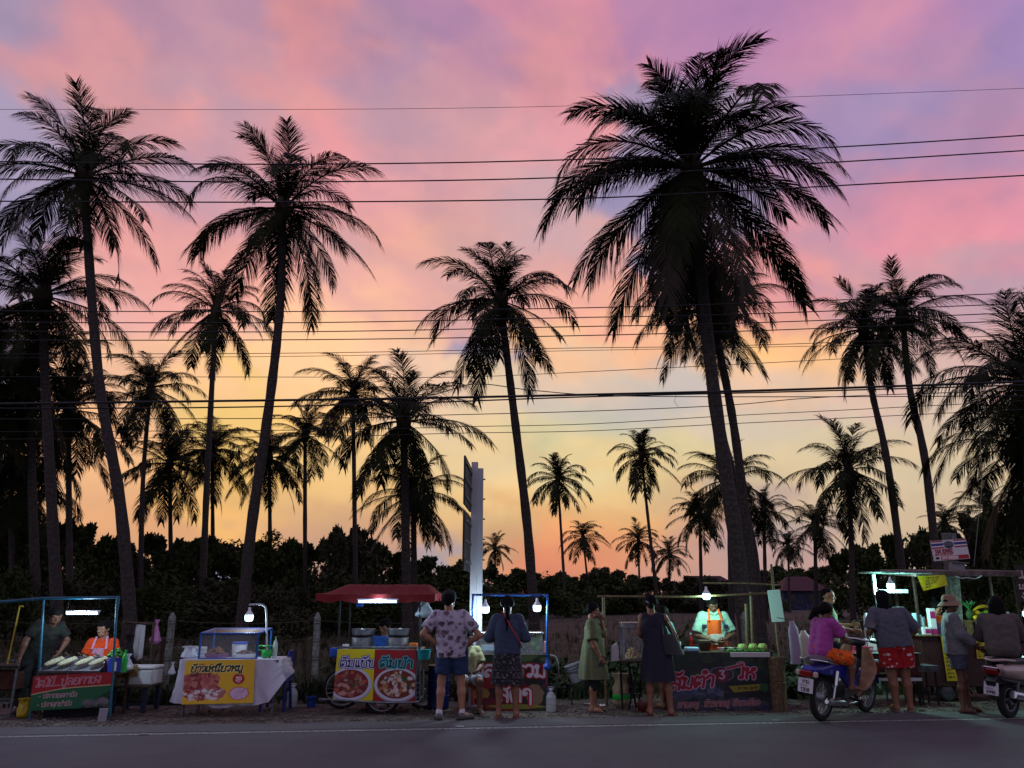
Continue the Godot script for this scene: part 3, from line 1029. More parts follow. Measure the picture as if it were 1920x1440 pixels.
func thicket():
	var kinds := []
	for k in 5:
		var r := RandomNumberGenerator.new()
		r.seed = 300 + k
		var blobs := []
		for i in 26:
			var a := r.randf() * TAU
			var rr := sqrt(r.randf()) * 0.8
			blobs.append([Vector3(cos(a) * rr, r.randf_range(0.1, 0.92 - rr * 0.45), sin(a) * rr), r.randf_range(0.2, 0.36)])
		for i in 14:                                   # sprays of young shoots that break the outline
			var a := r.randf() * TAU
			var rr := sqrt(r.randf()) * 0.7
			var top := Vector3(cos(a) * rr, 0.98 - rr * 0.4, sin(a) * rr)
			for j in 4:
				blobs.append([top + Vector3(cos(a) * 0.035, 0.03, sin(a) * 0.035) * j, 0.1 - j * 0.018])
		kinds.append(leaf_cloud(400 + k, 17000, 0.075, blobs))
	var where := ["behind the fish stall", "behind the sticky rice stall", "behind the red canopy cart", "behind the fruit stall", "beyond the open field", "behind the drinks cart"]
	# photo x, top row, distance, width in pixels, region
	var list := [
		[-10, 940, 44, 220, 0], [70, 990, 40, 200, 0], [150, 975, 46, 210, 0], [215, 1000, 52, 170, 0], [20, 1060, 30, 190, 0], [140, 1070, 32, 200, 0],
		[290, 1000, 56, 200, 1], [360, 1010, 50, 180, 1], [430, 998, 54, 190, 1], [520, 1010, 52, 200, 1], [300, 1085, 34, 190, 1], [420, 1080, 36, 220, 1], [530, 1090, 33, 180, 1],
		[590, 1012, 55, 190, 2], [650, 985, 50, 170, 2], [725, 1026, 54, 190, 2], [800, 1042, 56, 170, 2], [640, 1085, 38, 210, 2], [760, 1090, 40, 200, 2],
		[860, 1050, 62, 170, 3], [920, 1058, 68, 190, 3], [985, 1066, 70, 180, 3], [880, 1095, 52, 200, 3], [1050, 1076, 84, 150, 3],
		[1110, 1058, 96, 170, 4], [1180, 1072, 92, 160, 4], [1250, 1084, 98, 150, 4], [1310, 1078, 90, 150, 4], [1400, 1080, 94, 150, 4], [1470, 1062, 122, 160, 4], [1545, 1060, 124, 150, 4], [1160, 1090, 80, 170, 4],
		[1620, 1020, 66, 170, 5], [1700, 985, 54, 170, 5], [1770, 1000, 50, 180, 5], [1835, 960, 46, 170, 5], [1905, 930, 42, 200, 5], [1690, 1075, 36, 180, 5], [1800, 1060, 34, 200, 5], [1900, 1050, 30, 200, 5],
	]
	var r := RandomNumberGenerator.new()
	r.seed = 77
	for i in list.size():
		var q: Array = list[i]
		var d: float = q[2]
		var top := at(q[0], q[1], d)
		var wide: float = q[3] * d / 1450.0 * 0.5
		var c := Vector3(top.x, -0.1, -d)
		var grey := r.randf() < 0.3
		var t := thing("bush", "%s bush in the %s thicket %s" % ["grey green" if grey else "dark green", "low front of the" if q[1] > 1055 and q[4] != 4 else "tall", where[q[4]]], "bush", c, "%s %s bushes %s" % ["low" if q[1] > 1055 and q[4] != 4 else "tall", "grey" if grey else "dark", where[q[4]]])
		var m := MeshInstance3D.new()
		m.name = "crown"
		m.mesh = kinds[r.randi() % kinds.size()]
		m.material_override = M["bush_leaf_grey"] if grey else M["bush_leaf"]
		m.transform = Transform3D(Basis(Vector3.UP, r.randf() * TAU) * Basis.from_scale(Vector3(wide * 1.15, top.y / 1.05, wide * 0.9)), Vector3(0, -0.1, 0))
		t.add_child(m)
		var b := mb()
		for s in 4:
			var a := r.randf() * TAU
			b.tube([c + Vector3(cos(a) * 0.1, -0.05, sin(a) * 0.1), c + Vector3(cos(a) * wide * 0.25, top.y * 0.45, sin(a) * wide * 0.25), c + Vector3(cos(a) * wide * 0.45, top.y * 0.85, sin(a) * wide * 0.45)], [0.09, 0.06, 0.02], 5)
		put(b, "trunk", M["old_wood"], t)
	# vines on the wrapped palm trunk
	var vine := leaf_cloud(555, 2600, 0.16, [[Vector3(0, 0.8, 0), 0.6], [Vector3(0.1, 1.7, 0), 0.55], [Vector3(-0.1, 2.6, 0.1), 0.55], [Vector3(0, 3.5, 0), 0.6], [Vector3(0.1, 4.4, 0), 0.7], [Vector3(0, 5.3, 0), 0.65]])
	var vo := MeshInstance3D.new()
	vo.name = numbered("vine")
	vo.mesh = vine
	vo.material_override = M["bush_leaf"]
	add_child(vo)
	vo.position = Vector3(at(508, 1100, 52.0).x, 0, -51.6)
	tag(vo, "leafy vine climbing a thin palm trunk in the thicket", "vine")
	# low shrubs along the fence
	var shrub := leaf_cloud(600, 900, 0.11, [[Vector3(0, 0.25, 0), 0.3], [Vector3(0.25, 0.3, 0.1), 0.25], [Vector3(-0.22, 0.22, 0), 0.25], [Vector3(0.05, 0.5, 0), 0.22]])
	var spots := [[245, 14.6, 1.0, "low weedy shrub behind the foam box table"], [352, 15.5, 1.2, "weedy shrub beside the concrete fence post"], [520, 15.0, 1.1, "low shrub behind blue plastic chair"], [640, 15.6, 1.2, "shrub behind the soup cart's left wheel"], [1045, 14.5, 1.0, "low shrub under the hanging grey bucket"], [1150, 14.6, 1.3, "shrub behind the woman in the green dress"], [1280, 15.8, 1.6, "bright leafy shrub behind the teal shirted boy"], [1420, 14.8, 1.2, "grassy shrub beside papaya stall post"], [1490, 14.4, 1.1, "low shrub behind the hanging plastic sleeves"], [1640, 15.5, 1.3, "dark shrub behind drinks table"]]
	for s in spots:
		var so := MeshInstance3D.new()
		so.name = numbered("shrub")
		so.mesh = shrub
		so.material_override = M["weed"]
		add_child(so)
		so.position = Vector3(at(s[0], 1280, s[1]).x, -0.05, -s[1])
		so.scale = Vector3.ONE * s[2]
		so.rotation.y = s[0]
		tag(so, s[3], "shrub", "shrubs along the fence")

# ---------------------------------------------------------------- fence
func fence():
	var ps := [[-40, 1345, "fence post beyond the fish stall"], [314, 1331, "pointed concrete fence post beside the sticky rice stall"], [592, 1312, "pointed concrete fence post by the soup cart"], [858, 1306, "concrete fence post behind the floral shirt man"], [1132, 1312, "concrete fence post behind the green dress woman"], [1402, 1304, "concrete fence post behind the papaya salad man"], [1640, 1300, "concrete fence post behind the drinks table"], [1905, 1300, "concrete fence post behind the scooter"]]
	var tops := []
	for q in ps:
		var fd: float = 14.15 + q[0] * 0.0004
		var g := Vector3(at(q[0], 1240, fd).x, -0.05, -fd)
		var t := thing("fence_post", q[2], "fence post", g, "concrete fence posts")
		var lean := Basis(Vector3(0, 0, 1), 0.012 * sin(q[0]))
		var b := mb(Transform3D(lean, g))
		b.box(Transform3D(Basis(), Vector3(0, 0.66, 0)), Vector3(0.1, 1.36, 0.1), 0.012)
		put(b, "shaft", M["concrete"], t)
		b = mb(Transform3D(lean, g))
		b.lathe(Transform3D(Basis(Vector3.UP, PI / 4), Vector3(0, 1.34, 0)), [Vector2(0.07, 0.0), Vector2(0.02, 0.1), Vector2(0.0, 0.1)], 4)
		put(b, "pointed_cap", M["concrete"], t)
		for k in 4:
			b = mb(Transform3D(lean, g))
			b.torus(Transform3D(Basis(Vector3.RIGHT, PI / 2), Vector3(0, 0.35 + k * 0.3, 0)), 0.066, 0.006, 8, 4)
			put(b, "wire_tie", M["barbed"], t)
		# a second, weathered stub post stands against it
		if q[0] in [314, 592]:
			var g2 := g + Vector3(-0.13, 0, -0.12)
			b = mb()
			b.box(Transform3D(Basis(Vector3(0, 0, 1), 0.02), g2 + Vector3(0, 0.5, 0)), Vector3(0.1, 1.04, 0.09), 0.012)
			single(b, "stub_post", M["old_wood"], "weathered dark stub post leaning by fence post near the %s" % ("sticky rice stall" if q[0] == 314 else "soup cart"), "post", g2)
		tops.append(g)
	for k in 4:
		var b := mb()
		var path := []
		for i in tops.size() - 1:
			for s in 8:
				var f := s / 8.0
				var p: Vector3 = tops[i].lerp(tops[i + 1], f)
				p.y = 0.35 + k * 0.3 - 0.05 * sin(f * PI)
				p.z += 0.062
				path.append(p)
		b.tube(path, 0.004, 4)
		for i in range(0, path.size() - 1):
			for s in 3:
				var p: Vector3 = path[i].lerp(path[i + 1], s / 3.0)
				b.tube([p + Vector3(-0.004, -0.014, 0.004), p + Vector3(0.004, 0.014, -0.004)], 0.0022, 3)
		single(b, "barbed_wire", M["barbed"], ["lowest rusty barbed wire strand of the field fence", "second barbed wire strand from the ground on the fence", "third barbed wire strand from the ground on the fence", "top rusty barbed wire strand of the field fence"][k], "wire", path[0], "fence wires")

# ---------------------------------------------------------------- overhead cables
func cables():
	var c := [
		[[[-60, 205], [600, 205], [1050, 199], [1400, 185], [1990, 163]], 15.0, 0.005, "thin topmost overhead wire, far above the rest"],
		[[[-60, 302], [500, 308], [1050, 300], [1600, 274], [1990, 249]], 14.5, 0.014, "upper thick power line of three crossing the tall crowns"],
		[[[-60, 335], [500, 341], [1050, 333], [1550, 305], [1990, 278]], 14.5, 0.014, "middle thick power line of three crossing the tall crowns"],
		[[[-60, 377], [500, 379], [1050, 373], [1420, 356], [1990, 325]], 14.5, 0.014, "lower thick power line of three crossing the tall crowns"],
		[[[-60, 583], [560, 584], [1050, 578], [1420, 568], [1990, 546]], 13.5, 0.009, "first of four evenly spaced mid height wires, the highest"],
		[[[-60, 604], [560, 605], [1050, 596], [1420, 588], [1990, 566]], 13.5, 0.009, "second highest of four evenly spaced mid height wires"],
		[[[-60, 621], [560, 622], [1050, 613], [1420, 605], [1990, 583]], 13.5, 0.009, "third highest of four evenly spaced mid height wires"],
		[[[-60, 638], [560, 637], [1050, 630], [1420, 620], [1990, 598]], 13.5, 0.009, "lowest of four evenly spaced mid height wires"],
		[[[-60, 664], [560, 662], [1050, 653], [1420, 647], [1990, 625]], 13.5, 0.006, "thin wire just below the four evenly spaced wires"],
		[[[-60, 671], [560, 668], [1050, 658], [1420, 651], [1990, 640]], 13.6, 0.005, "thin wire nearly touching the one above it"],
		[[[-60, 706], [560, 707], [860, 707], [1120, 696], [1500, 677], [1990, 650]], 13.4, 0.0055, "single thin wire above the thick telephone bundle"],
		[[[-60, 758], [400, 752], [760, 747], [1100, 740], [1500, 730], [1990, 713]], 13.0, 0.02, "thick black telephone cable bundle"],
		[[[-60, 766], [400, 764], [760, 756], [1100, 744], [1500, 734], [1990, 720]], 13.06, 0.012, "black cable sagging just under the telephone bundle"],
		[[[620, 758], [800, 742], [890, 720], [1000, 732], [1150, 742], [1480, 744], [1990, 742]], 13.1, 0.008, "loose cable looping over the telephone bundle"],
		[[[-60, 786], [600, 784], [840, 778], [1100, 771], [1360, 760], [1560, 744], [1990, 730]], 13.2, 0.007, "first thin drop wire below the telephone bundle"],
		[[[-60, 810], [600, 806], [870, 800], [1100, 795], [1360, 780], [1600, 768], [1990, 748]], 13.2, 0.006, "second thin drop wire below the telephone bundle"],
		[[[-60, 824], [600, 818], [870, 812], [1100, 808], [1360, 795], [1990, 764]], 13.2, 0.006, "lowest thin drop wire of all"],
	]
	for q in c:
		var b := mb()
		var path := smooth_path(pts(q[0], q[1]), 8)
		b.tube(path, q[2], 6)
		single(b, "overhead_cable", M["wire"], q[3], "cable", path[0], "overhead cables")
	var b := mb()
	b.tube(smooth_path([at(1270, 735, 13.0), at(1265, 752, 13.02), at(1272, 762, 13.0)], 5), 0.003, 4)
	single(b, "cable_end", M["wire"], "short frayed wire end dangling from the telephone bundle", "wire", at(1270, 735, 13.0))
	b = mb()
	b.tube(smooth_path([at(1832, 722, 13.0), at(1836, 800, 13.4), at(1841, 900, 13.8), at(1834, 980, 14.0), at(1826, 1062, 14.3)], 7), 0.006, 5)
	single(b, "drop_wire", mat("pale_wire", Color(0.5, 0.5, 0.5), 0.6), "pale wire dropping from cables to the drinks cart roof", "wire", at(1826, 1062, 14.3))

# ---------------------------------------------------------------- billboard post and taxi sign
func billboard():
	var d := 13.1
	var f := at(893, 1330, d)
	f.y = 0.0
	var top := at(890, 866, d).y
	var t := thing("billboard_post", "tall white steel billboard post between soup cart and fruit stall", "post", f)
	var l := at(881, 1100, d).x
	var r := at(904, 1100, d).x
	var b := mb()
	b.abox(Vector3(l, -0.05, -d - 0.12), Vector3(lerpf(l, r, 0.55), top, -d), 0.004)
	put(b, "post_shaft", M["white_paint"], t)
	b = mb()
	b.abox(Vector3(lerpf(l, r, 0.55) + 0.002, -0.05, -d - 0.14), Vector3(r, top - 0.1, -d - 0.04), 0.004)
	put(b, "back_shaft", M["white_paint"], t)
	for k in 6:
		b = mb()
		b.tube([Vector3(r, 1.9 + k * 0.33, -d - 0.08), Vector3(r + 0.035, 1.9 + k * 0.33, -d - 0.08)], 0.012, 6)
		put(b, "bolt", M["black_iron"], t)
	for k in 2:
		var y1: float = [at(877, 862, 12.3).y, at(877, 962, 12.3).y][k]
		var y0: float = [at(877, 950, 12.3).y, at(877, 1070, 12.3).y][k]
		var p := mb()
		var a := Vector3(l - 0.012, 0, -d - 0.02)
		var c := Vector3(at(870, 950, 11.9).x, 0, -11.9)
		var m := (a + c) * 0.5 + Vector3(0, (y0 + y1) * 0.5, 0)
		p.box(Transform3D(basis_fwd((a - c).normalized()), m), Vector3(0.03, y1 - y0, (a - c).length()), 0.003)
		put(p, "sign_panel", mat("panel_back", Color(0.14, 0.14, 0.15), 0.6, 0.0, "metal", 1.0), t)
		for s in 3:
			p = mb()
			var yy := lerpf(y0, y1, 0.15 + 0.35 * s)
			p.bar(a + Vector3(0.02, yy, 0), c + Vector3(0.03, yy, -0.02), 0.03, 0.03)
			put(p, "panel_brace", M["galvanised"], t)

func taxi_post():
	var d := 14.6
	var g := Vector3(at(1786, 1200, d).x, 0, -d)
	var t := thing("utility_post", "grey concrete utility post rising through the drinks cart roof", "post", g)
	var b := mb()
	var topx := at(1779, 1000, d)
	b.bar(g + Vector3(0, -0.1, 0), topx, 0.2, 0.16, Vector3(0, 0, 1), 0.012)
	put(b, "shaft", M["concrete"], t)
	b = mb()
	b.box(Transform3D(Basis(Vector3(0, 0, 1), -0.06), at(1794, 1064, d - 0.13)), Vector3(0.24, 0.16, 0.1), 0.01)
	put(b, "meter_box", M["grey_plastic"], t)
	b = mb()
	b.box(Transform3D(Basis(Vector3(0, 0, 1), -0.07), at(1798, 1055, d - 0.16)), Vector3(0.28, 0.012, 0.16), 0.0)
	put(b, "box_lid", M["grey_plastic"], t)
	# sign plate nailed to the post
	var c := at(1781, 1031, d - 0.12)
	var tilt := Basis(Vector3(0, 0, 1), 0.075)
	var s := thing("taxi_sign", "white and red taxi service sign with two striped flags", "sign", c - Vector3(0, 0.18, 0))
	b = mb(Transform3D(tilt, c))
	b.box(Transform3D(Basis(), Vector3.ZERO), Vector3(0.66, 0.36, 0.012), 0.003)
	put(b, "plate", mat("sign_white", Color(0.82, 0.8, 0.8), 0.5, 0.0, "metal", 2.0), s)
	var im := canvas(330, 180, Color(0.82, 0.8, 0.8))
	for side in 2:
		var x0 := 0 if side == 0 else 212
		for st in [[0, 12, 0xa02535], [12, 24, 0xd8d4d6], [24, 46, 0x24307e], [46, 58, 0xd8d4d6], [58, 72, 0xa02535]]:
			im.fill_rect(Rect2i(x0, st[0], 112 if side == 0 else 118, st[1] - st[0]), Color.hex((st[2] << 8) | 255))
	blob(im, Vector2(160, 40), Vector2(46, 34), Color(0.35, 0.36, 0.4), 3)
	blob(im, Vector2(160, 62), Vector2(40, 10), Color(0.2, 0.2, 0.22), 4)
	write(im, "TAXI SERVICE", Vector2(22, 112), 30.0, 25.0, [[8.0, Color(0.55, 0.06, 0.12)]])
	write(im, "BANG SAPHAN RESORT", Vector2(18, 134), 15.0, 14.5, [[3.5, Color(0.6, 0.1, 0.16)]])
	im.fill_rect(Rect2i(66, 142, 258, 36), Color(0.66, 0.1, 0.14))
	write(im, "099-0180200", Vector2(76, 172), 24.0, 22.0, [[6.0, Color(0.9, 0.86, 0.85)]])
	blob(im, Vector2(34, 158), Vector2(17, 13), Color(0.08, 0.08, 0.08), 9)
	print_on(s, "print", Transform3D(tilt, c + tilt * Vector3(0, 0, 0.0085)), 0.645, 0.345, printed("taxi_print", im))

# ---------------------------------------------------------------- printing: strokes of letters and flat pictures on signs
const GL := {
	"ก": [0.74, "0.08,0 0.08,0.55 0.2,0.66 0.06,0.78 0.2,1 0.5,1 0.62,0.85 0.62,0"],
	"ข": [0.74, "c0.12,0.87,0.1", "0.2,0.82 0.2,0.68 0.1,0.56 0.12,0.1 0.22,0 0.52,0 0.62,0.1 0.62,1"],
	"ต": [0.76, "c0.3,0.36,0.1", "0.24,0.28 0.16,0 0.05,0.3 0.05,0.75 0.16,1 0.32,0.86 0.46,1 0.6,0.9 0.64,0.7 0.64,0"],
	"ด": [0.74, "c0.3,0.36,0.1", "0.24,0.28 0.16,0 0.05,0.3 0.05,0.72 0.2,1 0.46,1 0.62,0.8 0.62,0"],
	"ม": [0.78, "c0.13,0.88,0.1", "0.18,0.8 0.16,0.22 0.32,0.1 0.5,0 0.62,0.1 0.62,1", "c0.13,0.12,0.1"],
	"เ": [0.3, "c0.15,0.1,0.1", "0.07,0.12 0.07,1"],
	"แ": [0.54, "c0.15,0.1,0.09", "0.07,0.12 0.07,1", "c0.39,0.1,0.09", "0.31,0.12 0.31,1"],
	"ซ": [0.76, "c0.12,0.86,0.1", "0.2,0.78 0.12,0.6 0.12,0.1 0.22,0 0.5,0 0.6,0.1 0.6,0.62 0.5,0.76 0.72,1.06"],
	"บ": [0.76, "c0.13,0.88,0.1", "0.18,0.8 0.16,0.1 0.26,0 0.5,0 0.62,0.1 0.62,1"],
	"ป": [0.76, "c0.13,0.88,0.1", "0.18,0.8 0.16,0.1 0.26,0 0.5,0 0.62,0.1 0.62,1.4"],
	"ย": [0.74, "c0.15,0.88,0.1", "0.2,0.8 0.08,0.64 0.2,0.5 0.09,0.38 0.12,0.1 0.25,0 0.5,0 0.62,0.1 0.62,1"],
	"า": [0.56, "0.06,0.76 0.12,0.94 0.28,1 0.42,0.9 0.46,0.74 0.46,0"],
	"ำ": [0.56, "c-0.14,1.3,0.12", "0.06,0.76 0.12,0.94 0.28,1 0.42,0.9 0.46,0.74 0.46,0"],
	"้": [0.0, "-0.56,1.38 -0.46,1.22 -0.4,1.36 -0.28,1.24 -0.1,1.5"],
	"่": [0.0, "-0.22,1.18 -0.22,1.5"],
	"ี": [0.0, "-0.66,1.16 -0.52,1.34 -0.3,1.38 -0.12,1.18 -0.66,1.16", "-0.12,1.18 -0.12,1.52"],
	"ิ": [0.0, "-0.66,1.16 -0.52,1.34 -0.3,1.38 -0.12,1.18 -0.66,1.16"],
	"ู": [0.0, "-0.38,-0.12 -0.38,-0.36 -0.12,-0.36 -0.12,-0.1"],
	"ุ": [0.0, "-0.14,-0.1 -0.14,-0.42"],
	"ว": [0.62, "c0.3,0.12,0.1", "0.4,0.14 0.5,0.3 0.5,0.8 0.36,1 0.16,1 0.05,0.86"],
	"ห": [0.78, "c0.13,0.88,0.1", "0.17,0.8 0.17,0 0.17,0.4 0.5,0.72", "c0.58,0.86,0.1", "0.48,0.5 0.62,0.34 0.62,0"],
	"น": [0.8, "c0.13,0.88,0.1", "0.17,0.8 0.17,0.02 0.5,0.2", "c0.62,0.1,0.1", "0.56,0.18 0.56,1"],
	"ร": [0.6, "c0.32,0.1,0.1", "0.42,0.12 0.42,0.54 0.3,0.64 0.1,0.7 0.1,0.9 0.26,1 0.5,0.94"],
	"ล": [0.76, "c0.16,0.12,0.1", "0.07,0.18 0.09,0.46 0.26,0.6 0.46,0.5 0.62,0.36", "0.62,0 0.62,0.75 0.46,1 0.16,1 0.05,0.86"],
	"ส": [0.78, "c0.16,0.12,0.1", "0.07,0.18 0.09,0.46 0.26,0.6 0.46,0.5 0.62,0.36", "0.62,0 0.62,0.75 0.46,1 0.16,1 0.05,0.86", "0.52,0.9 0.74,1.14"],
	"ผ": [0.76, "c0.18,0.86,0.1", "0.09,0.86 0.09,0 0.35,0.42 0.62,0 0.62,1"],
	"ไ": [0.42, "c0.24,0.1,0.09", "0.32,0.1 0.32,1.1 0.22,1.42 0.02,1.34 0.02,1.2"],
	"ๆ": [0.62, "c0.16,0.64,0.1", "0.06,0.66 0.1,0.92 0.3,1 0.46,0.9 0.5,0.7 0.5,-0.2"],
	"ท": [0.74, "c0.13,0.88,0.1", "0.17,0.8 0.17,0 0.17,0.6 0.4,1 0.58,0.86 0.6,0"],
	"อ": [0.74, "c0.18,0.56,0.1", "0.08,0.56 0.06,0.1 0.2,0 0.5,0 0.62,0.2 0.62,0.8 0.42,1 0.16,0.96 0.08,0.82"],
	"ง": [0.6, "c0.36,0.88,0.1", "0.46,0.86 0.44,0.08 0.32,0 0.05,0.45"],
	"จ": [0.64, "c0.2,0.5,0.1", "0.3,0.48 0.42,0 0.52,0.2 0.52,0.8 0.32,1 0.05,0.9"],
	"ั": [0.0, "-0.56,1.3 -0.44,1.16 -0.3,1.2 -0.1,1.44"],
	"ึ": [0.0, "-0.66,1.16 -0.52,1.34 -0.3,1.38 -0.12,1.18 -0.66,1.16", "c-0.08,1.34,0.07"],
	"-": [0.5, "0.08,0.5 0.42,0.5"], ".": [0.24, "0.1,0.02 0.12,0.06"], " ": [0.4],
	"0": [0.66, "0.3,0 0.08,0.2 0.06,0.8 0.3,1 0.52,0.8 0.54,0.2 0.3,0"], "1": [0.5, "0.08,0.78 0.26,1 0.26,0"],
	"2": [0.64, "0.06,0.78 0.2,1 0.44,0.96 0.5,0.72 0.06,0 0.54,0"], "3": [0.64, "0.06,0.98 0.5,0.98 0.26,0.6 0.5,0.42 0.48,0.12 0.28,0 0.04,0.1"],
	"5": [0.64, "0.5,1 0.12,1 0.08,0.54 0.34,0.62 0.52,0.42 0.48,0.12 0.26,0 0.06,0.1"], "6": [0.64, "0.46,0.98 0.16,0.7 0.06,0.3 0.2,0 0.44,0.02 0.52,0.3 0.36,0.5 0.1,0.4"],
	"8": [0.64, "0.3,0.54 0.1,0.76 0.3,1 0.5,0.76 0.3,0.54 0.06,0.26 0.3,0 0.54,0.26 0.3,0.54"], "9": [0.64, "0.48,0.6 0.28,0.48 0.08,0.7 0.28,1 0.5,0.84 0.5,0.4 0.3,0"],
	"A": [0.7, "0.04,0 0.3,1 0.58,0", "0.14,0.36 0.48,0.36"], "B": [0.68, "0.08,0 0.08,1 0.44,0.96 0.44,0.6 0.08,0.54 0.5,0.46 0.5,0.06 0.08,0"], "C": [0.66, "0.54,0.86 0.3,1 0.08,0.7 0.08,0.3 0.3,0 0.54,0.14"],
	"E": [0.62, "0.52,1 0.08,1 0.08,0 0.52,0", "0.08,0.52 0.44,0.52"], "G": [0.7, "0.54,0.86 0.3,1 0.08,0.7 0.08,0.3 0.3,0 0.54,0.1 0.54,0.46 0.34,0.46"], "H": [0.7, "0.08,0 0.08,1", "0.56,0 0.56,1", "0.08,0.5 0.56,0.5"],
	"I": [0.24, "0.1,0 0.1,1"], "N": [0.72, "0.08,0 0.08,1 0.56,0 0.56,1"], "O": [0.72, "0.32,0 0.08,0.25 0.08,0.75 0.32,1 0.58,0.75 0.58,0.25 0.32,0"], "P": [0.64, "0.08,0 0.08,1 0.46,0.98 0.5,0.6 0.08,0.48"],
	"R": [0.68, "0.08,0 0.08,1 0.46,0.96 0.46,0.58 0.08,0.5 0.3,0.5 0.54,0"], "S": [0.64, "0.5,0.88 0.28,1 0.08,0.8 0.14,0.58 0.46,0.44 0.5,0.16 0.28,0 0.06,0.12"], "T": [0.62, "0.02,1 0.56,1", "0.29,1 0.29,0"],
	"V": [0.66, "0.04,1 0.3,0 0.56,1"], "X": [0.66, "0.04,0 0.56,1", "0.04,1 0.56,0"],
}

func canvas(w: int, h: int, c: Color) -> Image:
	var im := Image.create_empty(w, h, false, Image.FORMAT_RGB8)
	im.fill(c)
	return im

func stroke(im: Image, a: Vector2, b: Vector2, width: float, c: Color):
	var r := width * 0.5
	var x0 := maxi(0, int(floor(minf(a.x, b.x) - r - 1)))
	var x1 := mini(im.get_width() - 1, int(ceil(maxf(a.x, b.x) + r + 1)))
	var y0 := maxi(0, int(floor(minf(a.y, b.y) - r - 1)))
	var y1 := mini(im.get_height() - 1, int(ceil(maxf(a.y, b.y) + r + 1)))
	var ab := b - a
	var ll := maxf(ab.length_squared(), 1e-6)
	for y in range(y0, y1 + 1):
		for x in range(x0, x1 + 1):
			var p := Vector2(x + 0.5, y + 0.5)
			var t := clampf((p - a).dot(ab) / ll, 0.0, 1.0)
			var d := p.distance_to(a + ab * t) - r
			if d < 0.5:
				if d < -0.5:
					im.set_pixel(x, y, c)
				else:
					im.set_pixel(x, y, im.get_pixel(x, y).lerp(c, 0.5 - d))

func curve2(p: Array) -> Array:           # Catmull-Rom through points
	if p.size() < 3:
		return p
	var o := []
	for i in p.size() - 1:
		var p0: Vector2 = p[maxi(i - 1, 0)]
		var p1: Vector2 = p[i]
		var p2: Vector2 = p[i + 1]
		var p3: Vector2 = p[mini(i + 2, p.size() - 1)]
		for k in 3:
			o.append(p1.cubic_interpolate(p2, p0, p3, k / 3.0))
	o.append(p[-1])
	return o

# size: letter height in pixels, adv: horizontal scale in pixels, passes: [[width, colour], ...] from the outline inwards
func write(im: Image, text: String, pen: Vector2, size: float, adv: float, passes: Array, slant := 0.0, rise := 0.0):
	for ps in passes:
		var x := pen.x
		for ch in text:
			if not GL.has(ch):
				continue
			var g: Array = GL[ch]
			var y: float = pen.y - (x - pen.x) * rise
			for k in range(1, g.size()):
				var list := []
				var sdef: String = g[k]
				if sdef[0] == "c":
					var q := sdef.substr(1).split_floats(",")
					for i in 9:
						list.append(Vector2(q[0] + q[2] * cos(TAU * i / 8.0), q[1] + q[2] * sin(TAU * i / 8.0)))
				else:
					for w in sdef.split(" "):
						var q := w.split_floats(",")
						list.append(Vector2(q[0], q[1]))
					list = curve2(list)
				for i in list.size() - 1:
					var a: Vector2 = list[i]
					var b: Vector2 = list[i + 1]
					stroke(im, Vector2(x + (a.x + a.y * slant) * adv, y - a.y * size), Vector2(x + (b.x + b.y * slant) * adv, y - b.y * size), ps[0], ps[1])
			x += g[0] * adv

func blob(im: Image, c: Vector2, r: Vector2, col: Color, sd: int, rough := 0.25):
	for y in range(maxi(0, int(c.y - r.y * 1.3)), mini(im.get_height(), int(c.y + r.y * 1.3))):
		for x in range(maxi(0, int(c.x - r.x * 1.3)), mini(im.get_width(), int(c.x + r.x * 1.3))):
			var d := Vector2((x - c.x) / r.x, (y - c.y) / r.y)
			if d.length() < 1.0 + rough * noise.get_noise_3d(d.x * 1.5, d.y * 1.5, sd * 7.3):
				im.set_pixel(x, y, col)

func scraps(im: Image, area: Rect2, count: int, r0: float, r1: float, cols: Array, sd: int, inside := Rect2()):
	var r := RandomNumberGenerator.new()
	r.seed = sd
	for i in count:
		var p := area.position + Vector2(r.randf(), r.randf()) * area.size
		if inside.size.x > 0.0 and ((p - inside.get_center()) / (inside.size * 0.5)).length() > 1.0:
			continue
		blob(im, p, Vector2(r.randf_range(r0, r1), r.randf_range(r0, r1) * 0.8), cols[r.randi() % cols.size()], sd + i, 0.6)

func print_on(parent: Node3D, called: String, xf: Transform3D, w: float, h: float, m: Material) -> MeshInstance3D:
	var b := mb(xf)
	b.face([Vector3(-w / 2, -h / 2, 0), Vector3(w / 2, -h / 2, 0), Vector3(w / 2, h / 2, 0), Vector3(-w / 2, h / 2, 0)], Vector3(0, 0, 1), [Vector2(0, 1), Vector2(1, 1), Vector2(1, 0), Vector2(0, 0)])
	return put(b, called, m, parent)

# a hanging printed sheet given its four photo corners (top left, top right, bottom right, bottom left), with soft waves
func vinyl(parent: Node3D, called: String, q: Array, m: Material, wave := 0.008) -> MeshInstance3D:
	var rows := []
	for i in 13:
		var v := i / 12.0
		var row := []
		for j in 17:
			var u := j / 16.0
			var a: Vector3 = q[0].lerp(q[1], u)
			var c: Vector3 = q[3].lerp(q[2], u)
			var p := a.lerp(c, v)
			p.z += wave * (sin(u * 9.0 + v * 2.0) * 0.6 + noise.get_noise_2d(u * 5.0 + q[0].x, v * 5.0)) * (0.25 + 0.75 * v)
			row.append(p)
		rows.append(row)
	var b := mb()
	b.skin(rows)
	return put(b, called, m, parent)

